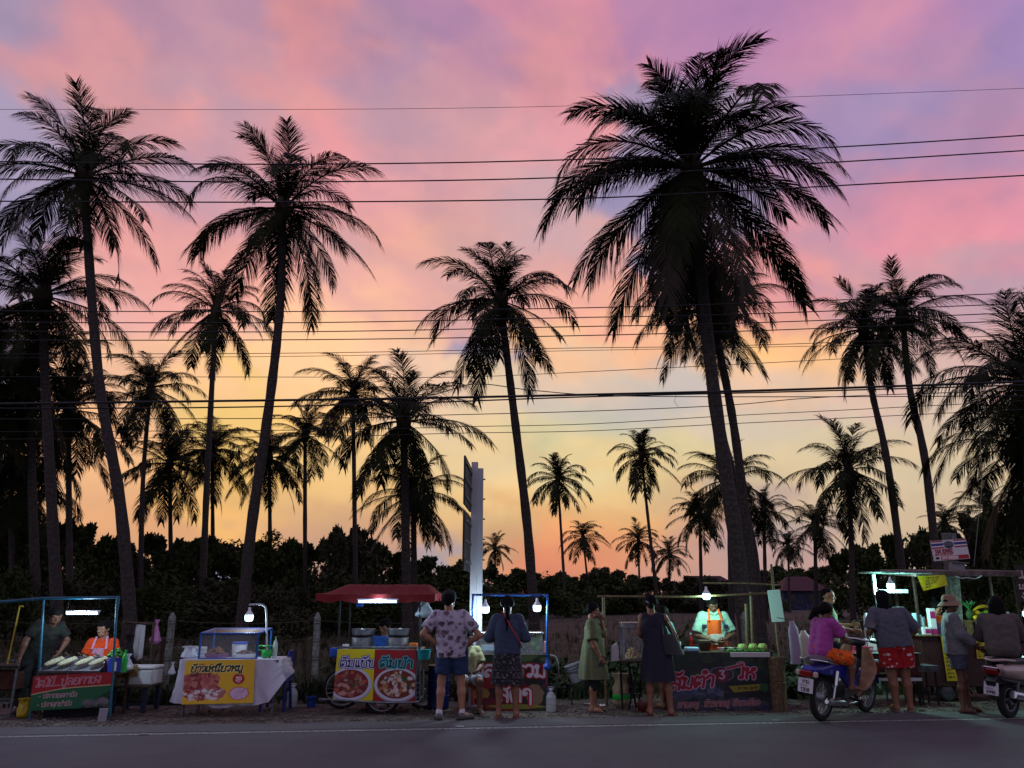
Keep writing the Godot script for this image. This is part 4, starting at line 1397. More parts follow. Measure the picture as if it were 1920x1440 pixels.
# ---------------------------------------------------------------- people
# bones: [a, b, ra, rb, flat_end] tapered capsules joined by a smooth minimum and meshed as surface nets
func nets(bones: Array, cell: float, k: float, out: MB, xf := Transform3D(), rough := 0.0, sd := 0.0):
	var lo := Vector3.INF
	var hi := -Vector3.INF
	for q in bones:
		var m := maxf(q[2], q[3]) + cell * 2.0
		for p in [q[0], q[1]]:
			lo = lo.min(p - Vector3.ONE * m)
			hi = hi.max(p + Vector3.ONE * m)
	var nx := int((hi.x - lo.x) / cell) + 2
	var ny := int((hi.y - lo.y) / cell) + 2
	var nz := int((hi.z - lo.z) / cell) + 2
	var f := PackedFloat32Array()
	f.resize(nx * ny * nz)
	f.fill(9.0)
	for q in bones:
		var a: Vector3 = q[0]
		var b: Vector3 = q[1]
		var ra: float = q[2]
		var rb: float = q[3]
		var flat: bool = q.size() > 4 and q[4]
		var carve: bool = q.size() > 5 and q[5]
		var ab := b - a
		var ll := maxf(ab.length_squared(), 1e-9)
		var len := sqrt(ll)
		var m := maxf(ra, rb) + k + cell * 2.0
		var p0 := ((a.min(b) - Vector3.ONE * m - lo) / cell).max(Vector3.ZERO)
		var p1 := (a.max(b) + Vector3.ONE * m - lo) / cell
		for z in range(int(p0.z), mini(nz, int(p1.z) + 2)):
			for y in range(int(p0.y), mini(ny, int(p1.y) + 2)):
				var row := (z * ny + y) * nx
				for x in range(int(p0.x), mini(nx, int(p1.x) + 2)):
					var p := lo + Vector3(x, y, z) * cell
					var t := (p - a).dot(ab) / ll
					var tc := clampf(t, 0.0, 1.0)
					var d := p.distance_to(a + ab * tc) - lerpf(ra, rb, tc)
					if flat and t > 1.0:
						d = maxf(p.distance_to(a + ab * t) - rb, (t - 1.0) * len)
					var was := f[row + x]
					if carve:
						f[row + x] = maxf(was, -d)
					elif absf(was - d) < k:
						var h := (k - absf(was - d)) / k
						f[row + x] = minf(was, d) - h * h * k * 0.25
					elif d < was:
						f[row + x] = d
	var ids := {}
	var base := out.v.size()
	var sx := 1
	var sy := nx
	var sz := nx * ny
	for z in nz - 1:
		for y in ny - 1:
			var row := (z * ny + y) * nx
			for x in nx - 1:
				var o := row + x
				var f0 := f[o]
				if f0 > 2.5 * cell:
					continue
				var c := [f0, f[o + 1], f[o + sy], f[o + sy + 1], f[o + sz], f[o + sz + 1], f[o + sz + sy], f[o + sz + sy + 1]]
				var neg := 0
				for q in c:
					if q < 0.0:
						neg += 1
				if neg == 0 or neg == 8:
					continue
				var s := Vector3.ZERO
				var cnt := 0
				for e in [[0, 1], [2, 3], [4, 5], [6, 7], [0, 2], [1, 3], [4, 6], [5, 7], [0, 4], [1, 5], [2, 6], [3, 7]]:
					var u: float = c[e[0]]
					var w: float = c[e[1]]
					if (u < 0.0) != (w < 0.0):
						var t := u / (u - w)
						var pa := Vector3(e[0] & 1, (e[0] >> 1) & 1, e[0] >> 2)
						var pb := Vector3(e[1] & 1, (e[1] >> 1) & 1, e[1] >> 2)
						s += pa.lerp(pb, t)
						cnt += 1
				var g := Vector3(c[1] + c[3] + c[5] + c[7] - c[0] - c[2] - c[4] - c[6], c[2] + c[3] + c[6] + c[7] - c[0] - c[1] - c[4] - c[5], c[4] + c[5] + c[6] + c[7] - c[0] - c[1] - c[2] - c[3]).normalized()
				var p := lo + (Vector3(x, y, z) + s / cnt) * cell
				if rough > 0.0:
					p += g * rough * (noise.get_noise_3d(p.x * 7.0 + sd, p.y * 11.0, p.z * 7.0) + 0.5 * noise.get_noise_3d(p.x * 19.0, p.y * 15.0 + sd, p.z * 19.0))
				ids[o] = out.vert(xf * p, (xf.basis * g).normalized())
	for o in ids:
		for ax in 3:
			var st: int = [sx, sy, sz][ax]
			var u: int = [sy, sz, sx][ax]
			var w: int = [sz, sx, sy][ax]
			if (f[o] < 0.0) != (f[o + st] < 0.0) and ids.has(o - u) and ids.has(o - w) and ids.has(o - u - w):
				var a: int = ids[o]
				var b: int = ids[o - u]
				var c: int = ids[o - u - w]
				var d: int = ids[o - w]
				out.tri(a, b, c)
				out.tri(a, c, d)
	if rough > 0.0:                       # shade the folds
		var acc := PackedVector3Array()
		acc.resize(out.v.size())
		for i in range(0, out.ix.size(), 3):
			var n := (out.v[out.ix[i + 2]] - out.v[out.ix[i]]).cross(out.v[out.ix[i + 1]] - out.v[out.ix[i]])
			for j in 3:
				acc[out.ix[i + j]] += n
		for i in range(base, out.v.size()):
			if acc[i].length() > 1e-12:
				out.n[i] = acc[i].normalized()

var head_mb: MB
var hand_mb := []
func make_head_and_hands():
	if head_mb:
		return
	# head: 0.225 m tall, chin at y -0.112, facing +z
	head_mb = mb()
	nets([
		[Vector3(0, 0.03, -0.022), Vector3(0, 0.03, 0.015), 0.082, 0.076], [Vector3(0, 0.0, 0.01), Vector3(0, -0.06, 0.03), 0.066, 0.05],
		[Vector3(-0.03, -0.075, 0.04), Vector3(0.03, -0.075, 0.04), 0.03, 0.03], [Vector3(0, -0.092, 0.06), Vector3(0, -0.09, 0.05), 0.022, 0.024],
		[Vector3(-0.04, 0.012, 0.064), Vector3(0.04, 0.012, 0.064), 0.022, 0.022],
		[Vector3(-0.042, -0.03, 0.052), Vector3(-0.036, -0.02, 0.05), 0.026, 0.026], [Vector3(0.042, -0.03, 0.052), Vector3(0.036, -0.02, 0.05), 0.026, 0.026],
		[Vector3(0, 0.0, 0.084), Vector3(0, -0.034, 0.099), 0.008, 0.014], [Vector3(-0.013, -0.037, 0.088), Vector3(0.013, -0.037, 0.088), 0.01, 0.01],
		[Vector3(-0.018, -0.066, 0.076), Vector3(0.018, -0.066, 0.076), 0.01, 0.01],
		[Vector3(-0.083, 0.012, -0.005), Vector3(-0.08, -0.022, 0.002), 0.014, 0.01], [Vector3(0.083, 0.012, -0.005), Vector3(0.08, -0.022, 0.002), 0.014, 0.01],
		[Vector3(0, -0.05, -0.025), Vector3(0, -0.14, -0.02), 0.055, 0.054],
		[Vector3(-0.03, -0.004, 0.094), Vector3(-0.034, -0.004, 0.094), 0.013, 0.012, false, true], [Vector3(0.03, -0.004, 0.094), Vector3(0.034, -0.004, 0.094), 0.013, 0.012, false, true],
	], 0.0075, 0.016, head_mb)
	# hands: wrist at the origin, fingers along -y, palm facing +z, thumb towards +x; 0 relaxed, 1 closed round something
	for kind in 2:
		var b := mb()
		var bones := [[Vector3(0, 0, 0), Vector3(0, -0.03, 0), 0.022, 0.026], [Vector3(-0.02, -0.04, 0), Vector3(-0.024, -0.085, 0.004), 0.016, 0.014], [Vector3(0.018, -0.04, 0), Vector3(0.024, -0.085, 0.004), 0.017, 0.014], [Vector3(0, -0.04, 0), Vector3(0, -0.09, 0.002), 0.016, 0.014]]
		for i in 4:
			var p := Vector3([0.028, 0.01, -0.009, -0.027][i], [-0.088, -0.092, -0.089, -0.08][i], 0.004)
			var l: float = [0.068, 0.076, 0.07, 0.054][i]
			var curl := 0.35 if kind == 0 else 1.0
			var ang := 0.12
			for s in 3:
				ang += curl * [0.5, 0.75, 0.6][s]
				var q: Vector3 = p + Vector3(0, -cos(ang), sin(ang)) * l * [0.45, 0.32, 0.23][s]
				bones.append([p, q, 0.0092 - s * 0.0008, 0.0085 - s * 0.0008])
				p = q
		var t0 := Vector3(0.024, -0.026, 0.006)
		var t1 := Vector3(0.05, -0.054, 0.018 if kind == 0 else 0.03)
		bones.append([t0, t1, 0.014, 0.011])
		bones.append([t1, t1 + (Vector3(0.012, -0.028, 0.01) if kind == 0 else Vector3(-0.012, -0.022, 0.022)), 0.0105, 0.0088])
		nets(bones, 0.006, 0.008, b)
		hand_mb.append(b)

func add_mesh(to: MB, from: MB, xf: Transform3D):
	var base := to.v.size()
	var flip := xf.basis.determinant() < 0.0
	for i in from.v.size():
		to.vert(xf * from.v[i], (xf.basis * from.n[i]).normalized())
	for i in range(0, from.ix.size(), 3):
		to.ix.append(base + from.ix[i])
		to.ix.append(base + from.ix[i + (2 if flip else 1)])
		to.ix.append(base + from.ix[i + (1 if flip else 2)])

# Body frame: x to the figure's left hand side, y up, z the way it faces. at: ground point, yaw 0 faces the camera.
# o: joints (shoulder_l, elbow_l, wrist_l, hip_l, knee_l, ankle_l, ... in metres in the body frame), head turn, clothes
func person(label: String, base: Vector3, H: float, yaw: float, o: Dictionary) -> Node3D:
	var t := thing("person", label, "person", base)
	var sc := H / 1.65
	var X := Transform3D(Basis(Vector3.UP, yaw), base)
	var wide: float = o.get("wide", 1.0)
	var J := {
		"pelvis": Vector3(0, 0.9, 0), "chest": Vector3(0, 1.24, 0), "neck": Vector3(0, 1.39, -0.01), "head": Vector3(0, 1.535, 0.015),
		"shoulder_l": Vector3(0.165 * wide, 1.335, 0), "elbow_l": Vector3(0.225 * wide, 1.06, -0.03), "wrist_l": Vector3(0.23 * wide, 0.83, 0.04),
		"shoulder_r": Vector3(-0.165 * wide, 1.335, 0), "elbow_r": Vector3(-0.225 * wide, 1.06, -0.03), "wrist_r": Vector3(-0.23 * wide, 0.83, 0.04),
		"hip_l": Vector3(0.085 * wide, 0.86, 0), "knee_l": Vector3(0.095, 0.47, 0.015), "ankle_l": Vector3(0.1, 0.075, -0.02),
		"hip_r": Vector3(-0.085 * wide, 0.86, 0), "knee_r": Vector3(-0.095, 0.47, 0.015), "ankle_r": Vector3(-0.1, 0.075, -0.02),
	}
	for j in J:
		J[j] = (o[j] if o.has(j) else J[j]) * sc
	var w := wide * sc
	var torso := func(e: float) -> Array:
		var P: Vector3 = J.pelvis
		var C: Vector3 = J.chest
		var side: Vector3 = (J.shoulder_l - J.shoulder_r).normalized()
		var hs: Vector3 = (J.hip_l - J.hip_r).normalized()
		return [
			[P - hs * 0.065 * w, C - side * 0.07 * w, 0.098 * w + e, 0.094 * w + e], [P + hs * 0.065 * w, C + side * 0.07 * w, 0.098 * w + e, 0.094 * w + e],
			[J.shoulder_l - side * 0.03, J.shoulder_r + side * 0.03, 0.044 * sc + e, 0.044 * sc + e], [C, (J.shoulder_l + J.shoulder_r) * 0.5, 0.085 * w + e, 0.05 * sc + e],
		]
	# ---- skin
	var b := mb(X)
	var bones: Array = torso.call(-0.012)
	bones += [[J.neck - (J.head - J.neck) * 0.4, J.neck.lerp(J.head, 0.45), 0.056 * sc, 0.05 * sc], [J.hip_l, J.hip_r, 0.085 * sc, 0.085 * sc]]
	for s in ["_l", "_r"]:
		var slim: float = o.get("slim", 1.0) * sc
		bones += [[J["shoulder" + s], J["elbow" + s], 0.05 * slim, 0.037 * slim], [J["elbow" + s], J["elbow" + s].lerp(J["wrist" + s], 0.3), 0.036 * slim, 0.039 * slim], [J["elbow" + s].lerp(J["wrist" + s], 0.3), J["wrist" + s], 0.039 * slim, 0.025 * slim]]
		var kn: Vector3 = J["knee" + s]
		var an: Vector3 = J["ankle" + s]
		bones += [[J["hip" + s], kn, 0.085 * slim, 0.055 * slim], [kn, kn.lerp(an, 0.32) + Vector3(0, 0, -0.012), 0.052 * slim, 0.054 * slim], [kn.lerp(an, 0.32) + Vector3(0, 0, -0.012), an, 0.054 * slim, 0.034 * slim]]
		var toe: Vector3 = o.get("toe" + s, Vector3((0.03 if s == "_l" else -0.03), -0.045, 0.15))
		var heel := an + Vector3(0, -0.035, -0.025)
		bones += [[an, heel, 0.034, 0.03], [heel, an + toe * 0.55, 0.03, 0.032], [an + toe * 0.55, an + toe, 0.032, 0.02]]
	nets(bones, 0.016, 0.03, b)
	var hb := Basis(Vector3.UP, o.get("head_yaw", 0.0)) * Basis(Vector3.RIGHT, o.get("head_pitch", 0.0)) * Basis(Vector3(0, 0, 1), o.get("head_roll", 0.0))
	var hx := Transform3D(hb.scaled(Vector3.ONE * (0.5 + 0.5 * sc)), J.head)
	add_mesh(b, head_mb, hx)
	for s in ["_l", "_r"]:
		var fd: Vector3 = (J["wrist" + s] - J["elbow" + s]).normalized()
		var palm: Vector3 = o.get("palm" + s, Vector3(1 if s == "_r" else -1, 0, 0.25))
		var y := -fd
		var z := (palm - y * palm.dot(y)).normalized()
		var x := y.cross(z)
		if s == "_r":
			x = -x
		# thumb to the front: mirror when needed
		if x.dot(Vector3(0, 0.2, 1)) < 0.0:
			x = -x
		add_mesh(b, hand_mb[o.get("hand" + s, 0)], Transform3D(Basis(x, y, z).scaled(Vector3.ONE * (0.55 + 0.4 * sc)), J["wrist" + s] + fd * 0.01))
	put(b, "body", M[o.get("skin", "skin")], t)
	# ---- face
	for s: float in [-1.0, 1.0]:
		b = mb(X)
		b.ball(hx * Vector3(0.031 * s, -0.003, 0.083), Vector3(0.0125, 0.0075, 0.007), hb, 8, 6)
		put(b, "eye", M["eye"], t)
		b = mb(X)
		b.tube([hx * Vector3(0.016 * s, 0.016, 0.088), hx * Vector3(0.032 * s, 0.02, 0.085), hx * Vector3(0.05 * s, 0.013, 0.074)], 0.0032, 5)
		put(b, "eyebrow", M["hair"], t)
	b = mb(X)
	b.ball(hx * Vector3(0, -0.066, 0.083), Vector3(0.02, 0.005, 0.006), hb, 8, 5)
	put(b, "mouth", mat("lips", Color(0.5, 0.26, 0.22), 0.5), t)
	# ---- hair
	var hk: String = o.get("hair", "short")
	var hbones := [[Vector3(0, 0.04, -0.03), Vector3(0, 0.045, 0.012), 0.085, 0.08], [Vector3(-0.068, 0.0, -0.02), Vector3(-0.066, 0.03, 0.012), 0.024, 0.028], [Vector3(0.068, 0.0, -0.02), Vector3(0.066, 0.03, 0.012), 0.024, 0.028], [Vector3(-0.03, 0.02, -0.04), Vector3(0.03, 0.02, -0.04), 0.07, 0.07], [Vector3(0, -0.02, -0.05), Vector3(0, -0.05, -0.05), 0.055, 0.045]]
	match hk:
		"buzz":
			hbones = [[Vector3(0, 0.046, -0.034), Vector3(0, 0.05, 0.0), 0.08, 0.073], [Vector3(0, 0.0, -0.045), Vector3(0, -0.02, -0.045), 0.06, 0.052]]
		"bun":
			hbones += [[Vector3(0, -0.03, -0.1), Vector3(0, -0.035, -0.12), 0.042, 0.038]]
		"topbun":
			hbones += [[Vector3(0, 0.12, -0.06), Vector3(0, 0.15, -0.07), 0.035, 0.03]]
		"ponytail":
			hbones += [[Vector3(0, -0.005, -0.105), Vector3(0, -0.05, -0.135), 0.034, 0.036], [Vector3(0, -0.05, -0.135), Vector3(0.0, -0.2, -0.13), 0.036, 0.03], [Vector3(0, -0.2, -0.13), Vector3(0.01, -0.36, -0.12), 0.03, 0.012]]
		"sidetail":
			hbones += [[Vector3(0.01, 0.0, -0.1), Vector3(0.04, -0.05, -0.17), 0.045, 0.058], [Vector3(0.04, -0.05, -0.17), Vector3(0.07, -0.16, -0.22), 0.058, 0.03]]
		"long":
			hbones += [[Vector3(-0.05, 0.0, -0.04), Vector3(-0.065, -0.2, -0.05), 0.056, 0.05], [Vector3(0.05, 0.0, -0.04), Vector3(0.065, -0.19, -0.05), 0.056, 0.05], [Vector3(0, 0.0, -0.06), Vector3(0, -0.23, -0.075), 0.065, 0.055]]
	b = mb(X)
	nets(hbones, 0.01, 0.02, b, hx, 0.006, H)
	put(b, "hair", M["hair"], t)
	# ---- clothes: top
	if o.has("top"):
		b = mb(X)
		var e: float = o.get("loose", 0.014)
		var cb: Array = torso.call(e)
		if o.get("long_top", 0.0) > 0.0:
			var drop := Vector3(0, -o.long_top * sc, 0)
			cb[0] = [cb[0][1], cb[0][0] + drop, cb[0][3], cb[0][2] + 0.012, true]
			cb[1] = [cb[1][1], cb[1][0] + drop, cb[1][3], cb[1][2] + 0.012, true]
		var sl: float = o.get("sleeve", 0.62)
		if sl > 0.0:
			for s in ["_l", "_r"]:
				var sh: Vector3 = J["shoulder" + s]
				var el: Vector3 = J["elbow" + s]
				if sl <= 1.0:
					cb.append([sh, sh.lerp(el, sl), 0.05 * sc + e, 0.055 * sc + e * 1.4, true])
				else:
					cb.append([sh, el, 0.05 * sc + e, 0.045 * sc + e])
					cb.append([el, el.lerp(J["wrist" + s], sl - 1.0), 0.05 * sc + e, 0.036 * sc + e, true])
		cb.append([J.chest, J.neck - (J.head - J.neck) * 0.16, 0.08 * sc, 0.064 * sc, true])
		nets(cb, 0.015, 0.03, b, Transform3D(), 0.011, base.x)
		put(b, o.get("top_name", "shirt"), o.top, t)
	# ---- clothes: shorts or trousers
	if o.has("shorts"):
		b = mb(X)
		var cb := [[J.pelvis + Vector3(0.0, 0.06, 0) * sc, J.pelvis, 0.092 * w, 0.112 * w], [J.hip_l, J.hip_r, 0.105 * w, 0.105 * w]]
		var ln: float = o.get("short_len", 0.75)
		for s in ["_l", "_r"]:
			var hp: Vector3 = J["hip" + s]
			var kn: Vector3 = J["knee" + s]
			var fl: float = o.get("flare", 1.0)
			if ln <= 1.0:
				cb.append([hp, hp.lerp(kn, ln), 0.105 * w, lerpf(0.1, 0.082, ln) * w * fl, true])
			else:
				cb.append([hp, kn, 0.105 * w, 0.075 * sc])
				cb.append([kn, kn.lerp(J["ankle" + s], ln - 1.0), 0.075 * sc, 0.06 * sc * fl, true])
		nets(cb, 0.015, 0.025, b, Transform3D(), 0.012, base.x + 3.0)
		put(b, o.get("shorts_name", "shorts"), o.shorts, t)
	# ---- clothes: skirt or dress body, rings given as [height, half width, half depth]
	if o.has("skirt"):
		b = mb(X)
		var rows := []
		var rings: Array = o.skirt_rings
		var cx: Vector3 = o.get("skirt_shift", Vector3.ZERO)
		for i in rings.size() * 4 - 3:
			var fi := i / 4.0
			var r0: Array = rings[int(fi)]
			var r1: Array = rings[mini(int(fi) + 1, rings.size() - 1)]
			var fr := fi - int(fi)
			var row := []
			for j in 40:
				var a := TAU * j / 40.0
				var drop := fi / (rings.size() - 1)
				var fold: float = 1.0 + (0.035 * sin(a * 7.0 + base.x) + 0.03 * sin(a * 12.0 + 2.0)) * drop * o.get("folds", 1.0)
				row.append(Vector3(cos(a) * lerpf(r0[1], r1[1], fr) * fold, lerpf(r0[0], r1[0], fr), sin(a) * lerpf(r0[2], r1[2], fr) * fold) * sc + cx * drop)
			rows.append(row)
		b.skin(rows, true)
		put(b, o.get("skirt_name", "skirt"), o.skirt, t)
	# ---- footwear
	if o.has("shoe"):
		for s in ["_l", "_r"]:
			b = mb(X)
			var an: Vector3 = J["ankle" + s]
			var toe: Vector3 = o.get("toe" + s, Vector3((0.03 if s == "_l" else -0.03), -0.045, 0.15))
			var ty: float = o.get("shoe_kind", 0)
			if ty == 0:                # flip-flop
				var dd := Vector3(toe.x, 0, toe.z).normalized()
				b.box(Transform3D(basis_fwd(dd), Vector3(an.x, an.y - 0.068, an.z) + dd * 0.065), Vector3(0.09, 0.016, 0.25), 0.006)
				b.tube([an + Vector3(-0.04, -0.045, 0.03), an + toe * 0.7 + Vector3(0, 0.035, 0), an + Vector3(0.04, -0.045, 0.03)], 0.007, 5)
				put(b, "sandal", o.shoe, t)
			else:
				nets([[an + Vector3(0, -0.02, -0.03), an + Vector3(0, -0.03, 0.02), 0.046, 0.046], [an + Vector3(0, -0.035, 0), an + toe * 1.1 + Vector3(0, 0.01, 0), 0.042, 0.034]], 0.012, 0.02, b)
				var sb := mb(X)
				var dd := Vector3(toe.x, 0, toe.z).normalized()
				sb.box(Transform3D(basis_fwd(dd), Vector3(an.x, an.y - 0.066, an.z) + dd * 0.06), Vector3(0.095, 0.022, 0.28), 0.008)
				var so := put(b, "shoe", o.shoe, t)
				put(sb, "sole", M["rubber"], so)
				sb = mb(X)
				sb.lathe(Transform3D(basis_fwd(Vector3.FORWARD), an + Vector3(0, -0.005, 0)), [Vector2(0.043, 0), Vector2(0.044, 0.04), Vector2(0.038, 0.075)], 12, true)
				put(sb, "sock", mat("sock", Color(0.8, 0.8, 0.82), 0.95), t)
	t.set_meta("hx", X * hx)
	return t

func cloth(key: String, c: Color) -> StandardMaterial3D:
	var m := mat("cloth_" + key, c, 0.92, 0.0, "cloth", 3.0)
	m.rim_enabled = false
	return m

# printed cloth: spots of other colours scattered on a ground colour
func spotted(key: String, ground: Color, cols: Array, count: int, r0: float, r1: float, scale: float) -> StandardMaterial3D:
	var im := canvas(256, 256, ground)
	var r := RandomNumberGenerator.new()
	r.seed = hash(key)
	for i in count:
		var p := Vector2(r.randf() * 256.0, r.randf() * 256.0)
		var rr := r.randf_range(r0, r1)
		for dx: float in [-256.0, 0.0, 256.0]:
			for dy: float in [-256.0, 0.0, 256.0]:
				blob(im, p + Vector2(dx, dy), Vector2(rr, rr * 0.85), cols[i % cols.size()], i, 0.9)
	var m := mat("cloth_" + key, Color.WHITE, 0.92)
	m.albedo_texture = ImageTexture.create_from_image(im)
	m.uv1_triplanar = true
	m.uv1_scale = Vector3.ONE * scale
	return m

func apron(t: Node3D, base: Vector3, yaw: float, m: Material, sc: float, top_w := 0.12, low := 0.55, pocket: Material = null):
	var X := Transform3D(Basis(Vector3.UP, yaw), base)
	var b := mb(X)
	var rows := []
	for i in 11:
		var v := i / 10.0
		var y := lerpf(1.27, low, v)
		var half := lerpf(top_w, 0.2, smoothstep(0.25, 0.5, v))
		var row := []
		for j in 13:
			var u := j / 12.0 * 2.0 - 1.0
			row.append(Vector3(u * half, y, 0.135 + 0.012 * sin(u * 5.0 + v * 3.0) - 0.09 * u * u * half / 0.2) * sc)
		rows.append(row)
	b.skin(rows)
	var a := put(b, "apron", m, t)
	for s: float in [-1.0, 1.0]:
		b = mb(X)
		b.bar(Vector3(s * 0.1, 1.255, 0.128) * sc, Vector3(s * 0.075, 1.43, 0.05) * sc, 0.032, 0.006, Vector3(0, 0, 1))
		put(b, "strap", m, a)
	if pocket:
		b = mb(X)
		b.box(Transform3D(Basis(Vector3.RIGHT, -0.05), Vector3(0, 0.98, 0.155) * sc), Vector3(0.22, 0.16, 0.01), 0.002)
		put(b, "pocket", pocket, a)

func people():
	make_head_and_hands()
	var p: Node3D
	var g: Vector3
	# camouflage man leaning behind the fish stall
	g = Vector3(at(44, 1330, 12.35).x, 0, -12.35)
	var camo := spotted("camo", Color(0.07, 0.08, 0.07), [Color(0.13, 0.16, 0.1), Color(0.04, 0.05, 0.045), Color(0.18, 0.16, 0.11)], 46, 8, 26, 2.2)
	p = person("person in dark camouflage shirt leaning over the fish stall counter", g, 1.68, 0.55, {
		"pelvis": Vector3(0.05, 0.88, 0.06), "chest": Vector3(0.16, 1.14, 0.2), "neck": Vector3(0.2, 1.26, 0.28), "head": Vector3(0.22, 1.36, 0.36), "shoulder_l": Vector3(0.31, 1.21, 0.2), "shoulder_r": Vector3(0.02, 1.24, 0.24),
		"elbow_l": Vector3(0.42, 1.0, 0.2), "wrist_l": Vector3(0.34, 0.86, 0.36), "elbow_r": Vector3(-0.1, 1.02, 0.24), "wrist_r": Vector3(-0.14, 0.8, 0.26), "hip_l": Vector3(0.13, 0.84, 0.05), "hip_r": Vector3(-0.04, 0.84, 0.04),
		"knee_l": Vector3(0.14, 0.46, 0.05), "knee_r": Vector3(-0.05, 0.46, 0.04), "ankle_l": Vector3(0.16, 0.075, -0.02), "ankle_r": Vector3(-0.08, 0.075, -0.02),
		"head_pitch": 0.4, "head_yaw": 0.3, "skin": "skin_dark", "top": camo, "sleeve": 0.75, "shorts": cloth("black", Color(0.08, 0.08, 0.09)), "shorts_name": "trousers", "short_len": 1.9, "shoe": M["black_plastic"], "shoe_kind": 1})
	# vendor in orange, seated
	g = Vector3(at(181, 1300, 12.75).x, 0, -12.75)
	stool(g + Vector3(0, 0, -0.02), 0.44, "red plastic stool under the orange shirted fish seller")
	var sit := {"pelvis": Vector3(0, 0.53, 0), "chest": Vector3(0, 0.86, 0.02), "neck": Vector3(0, 1.01, 0.01), "head": Vector3(0, 1.15, 0.03), "shoulder_l": Vector3(0.16, 0.955, 0.01), "shoulder_r": Vector3(-0.16, 0.955, 0.01), "elbow_l": Vector3(0.23, 0.72, 0.06), "elbow_r": Vector3(-0.23, 0.72, 0.06), "wrist_l": Vector3(0.12, 0.66, 0.26), "wrist_r": Vector3(-0.12, 0.66, 0.26), "hip_l": Vector3(0.09, 0.52, 0.0), "hip_r": Vector3(-0.09, 0.52, 0.0), "knee_l": Vector3(0.13, 0.5, 0.4), "knee_r": Vector3(-0.13, 0.5, 0.4), "ankle_l": Vector3(0.13, 0.075, 0.38), "ankle_r": Vector3(-0.13, 0.075, 0.38)}
	var s1 := sit.duplicate()
	s1.merge({"head_yaw": -0.45, "hair": "topbun", "top": cloth("orange", Color(0.93, 0.3, 0.05)), "sleeve": 0.7, "shorts": cloth("navy", Color(0.1, 0.11, 0.18)), "shorts_name": "trousers", "short_len": 1.8, "shoe": M["black_plastic"], "skin": "skin_fair"})
	p = person("person in orange shirt and pink apron seated behind the fish trays", g, 1.68, 0.15, s1)
	apron(p, g + Vector3(0, -0.4, 0.015), 0.15, cloth("pink", Color(0.85, 0.6, 0.68)), 1.02, 0.11, 0.85)
	# soup seller, seated behind the pots
	g = Vector3(at(718, 1300, 13.3).x, 0, -13.3)
	stool(g + Vector3(0, 0, -0.02), 0.44, "red plastic stool under the soup seller")
	var s2 := sit.duplicate()
	s2.merge({"head_pitch": 0.35, "head_yaw": -0.5, "hair": "short", "top": cloth("sky", Color(0.16, 0.4, 0.75)), "sleeve": 0.8, "shorts": cloth("navy", Color(0.1, 0.11, 0.18)), "shorts_name": "trousers", "short_len": 1.8, "shoe": M["black_plastic"]})
	person("person in blue shirt seated behind the steel soup pots", g, 1.7, 0.0, s2)
	# man in the floral shirt, hands on hips
	g = gp(846, 1350)
	var floral := spotted("floral", Color(0.68, 0.65, 0.7), [Color(0.2, 0.17, 0.2), Color(0.3, 0.25, 0.27), Color(0.42, 0.36, 0.4)], 26, 10, 24, 2.4)
	p = person("person in floral shirt and jean shorts standing with hands on hips", g, 1.73, PI + 0.05, {
		"wide": 1.12, "elbow_l": Vector3(0.4, 1.09, -0.1), "wrist_l": Vector3(0.2, 0.95, 0.0), "elbow_r": Vector3(-0.36, 1.07, -0.1), "wrist_r": Vector3(-0.2, 0.95, 0.02), "palm_l": Vector3(-1, 0, 0), "palm_r": Vector3(1, 0, 0),
		"chest": Vector3(0.03, 1.24, 0), "neck": Vector3(0.05, 1.39, 0), "head": Vector3(0.06, 1.53, 0.02), "shoulder_l": Vector3(0.23, 1.33, 0), "shoulder_r": Vector3(-0.14, 1.335, 0), "head_yaw": -0.3,
		"knee_l": Vector3(0.14, 0.47, 0.02), "ankle_l": Vector3(0.16, 0.075, -0.02), "knee_r": Vector3(-0.12, 0.47, 0.02), "ankle_r": Vector3(-0.14, 0.075, -0.02), "toe_r": Vector3(-0.12, -0.045, 0.1),
		"top": floral, "sleeve": 0.72, "loose": 0.022, "long_top": 0.11, "shorts": cloth("denim", Color(0.14, 0.22, 0.36)), "short_len": 0.72, "flare": 1.12, "shoe": cloth("shoe_grey", Color(0.42, 0.4, 0.4)), "shoe_kind": 1, "hair": "short", "skin": "skin_fair"})
	var hx: Transform3D = p.get_meta("hx")
	var b := mb(hx)
	b.lathe(Transform3D(Basis(), Vector3(0, 0.015, -0.008)), [Vector2(0.1, 0.0), Vector2(0.101, 0.04), Vector2(0.092, 0.085), Vector2(0.06, 0.115), Vector2(0.0, 0.125)], 18, true)
	var cap := put(b, "cap", cloth("cap", Color(0.1, 0.1, 0.13)), p)
	b = mb(hx)
	b.box(Transform3D(Basis(Vector3.RIGHT, 0.2), Vector3(0, 0.03, 0.13)), Vector3(0.15, 0.008, 0.1), 0.003)
	put(b, "visor", cloth("cap", Color(0.1, 0.1, 0.13)), cap)
	# child in pale yellow
	g = Vector3(at(878, 1320, 12.6).x - 0.02, 0, -12.55)
	stool(g + Vector3(0, 0, -0.02), 0.4, "red plastic stool under the child in pale yellow")
	var s3 := sit.duplicate()
	s3.merge({"hair": "short", "top": cloth("pale_yellow", Color(0.6, 0.59, 0.42)), "sleeve": 0.8, "loose": 0.02, "shorts": cloth("light_grey", Color(0.66, 0.66, 0.68)), "short_len": 0.75, "shoe": M["black_plastic"], "skin": "skin_dark", "head_yaw": 0.7})
	person("person in pale yellow tee seated beside the white post", g, 1.5, 0.25, s3)
	# woman in denim shirt and patterned skirt
	g = gp(951, 1345)
	var pat := spotted("skirt_pattern", Color(0.1, 0.1, 0.12), [Color(0.5, 0.47, 0.48), Color(0.3, 0.28, 0.3)], 60, 5, 11, 3.2)
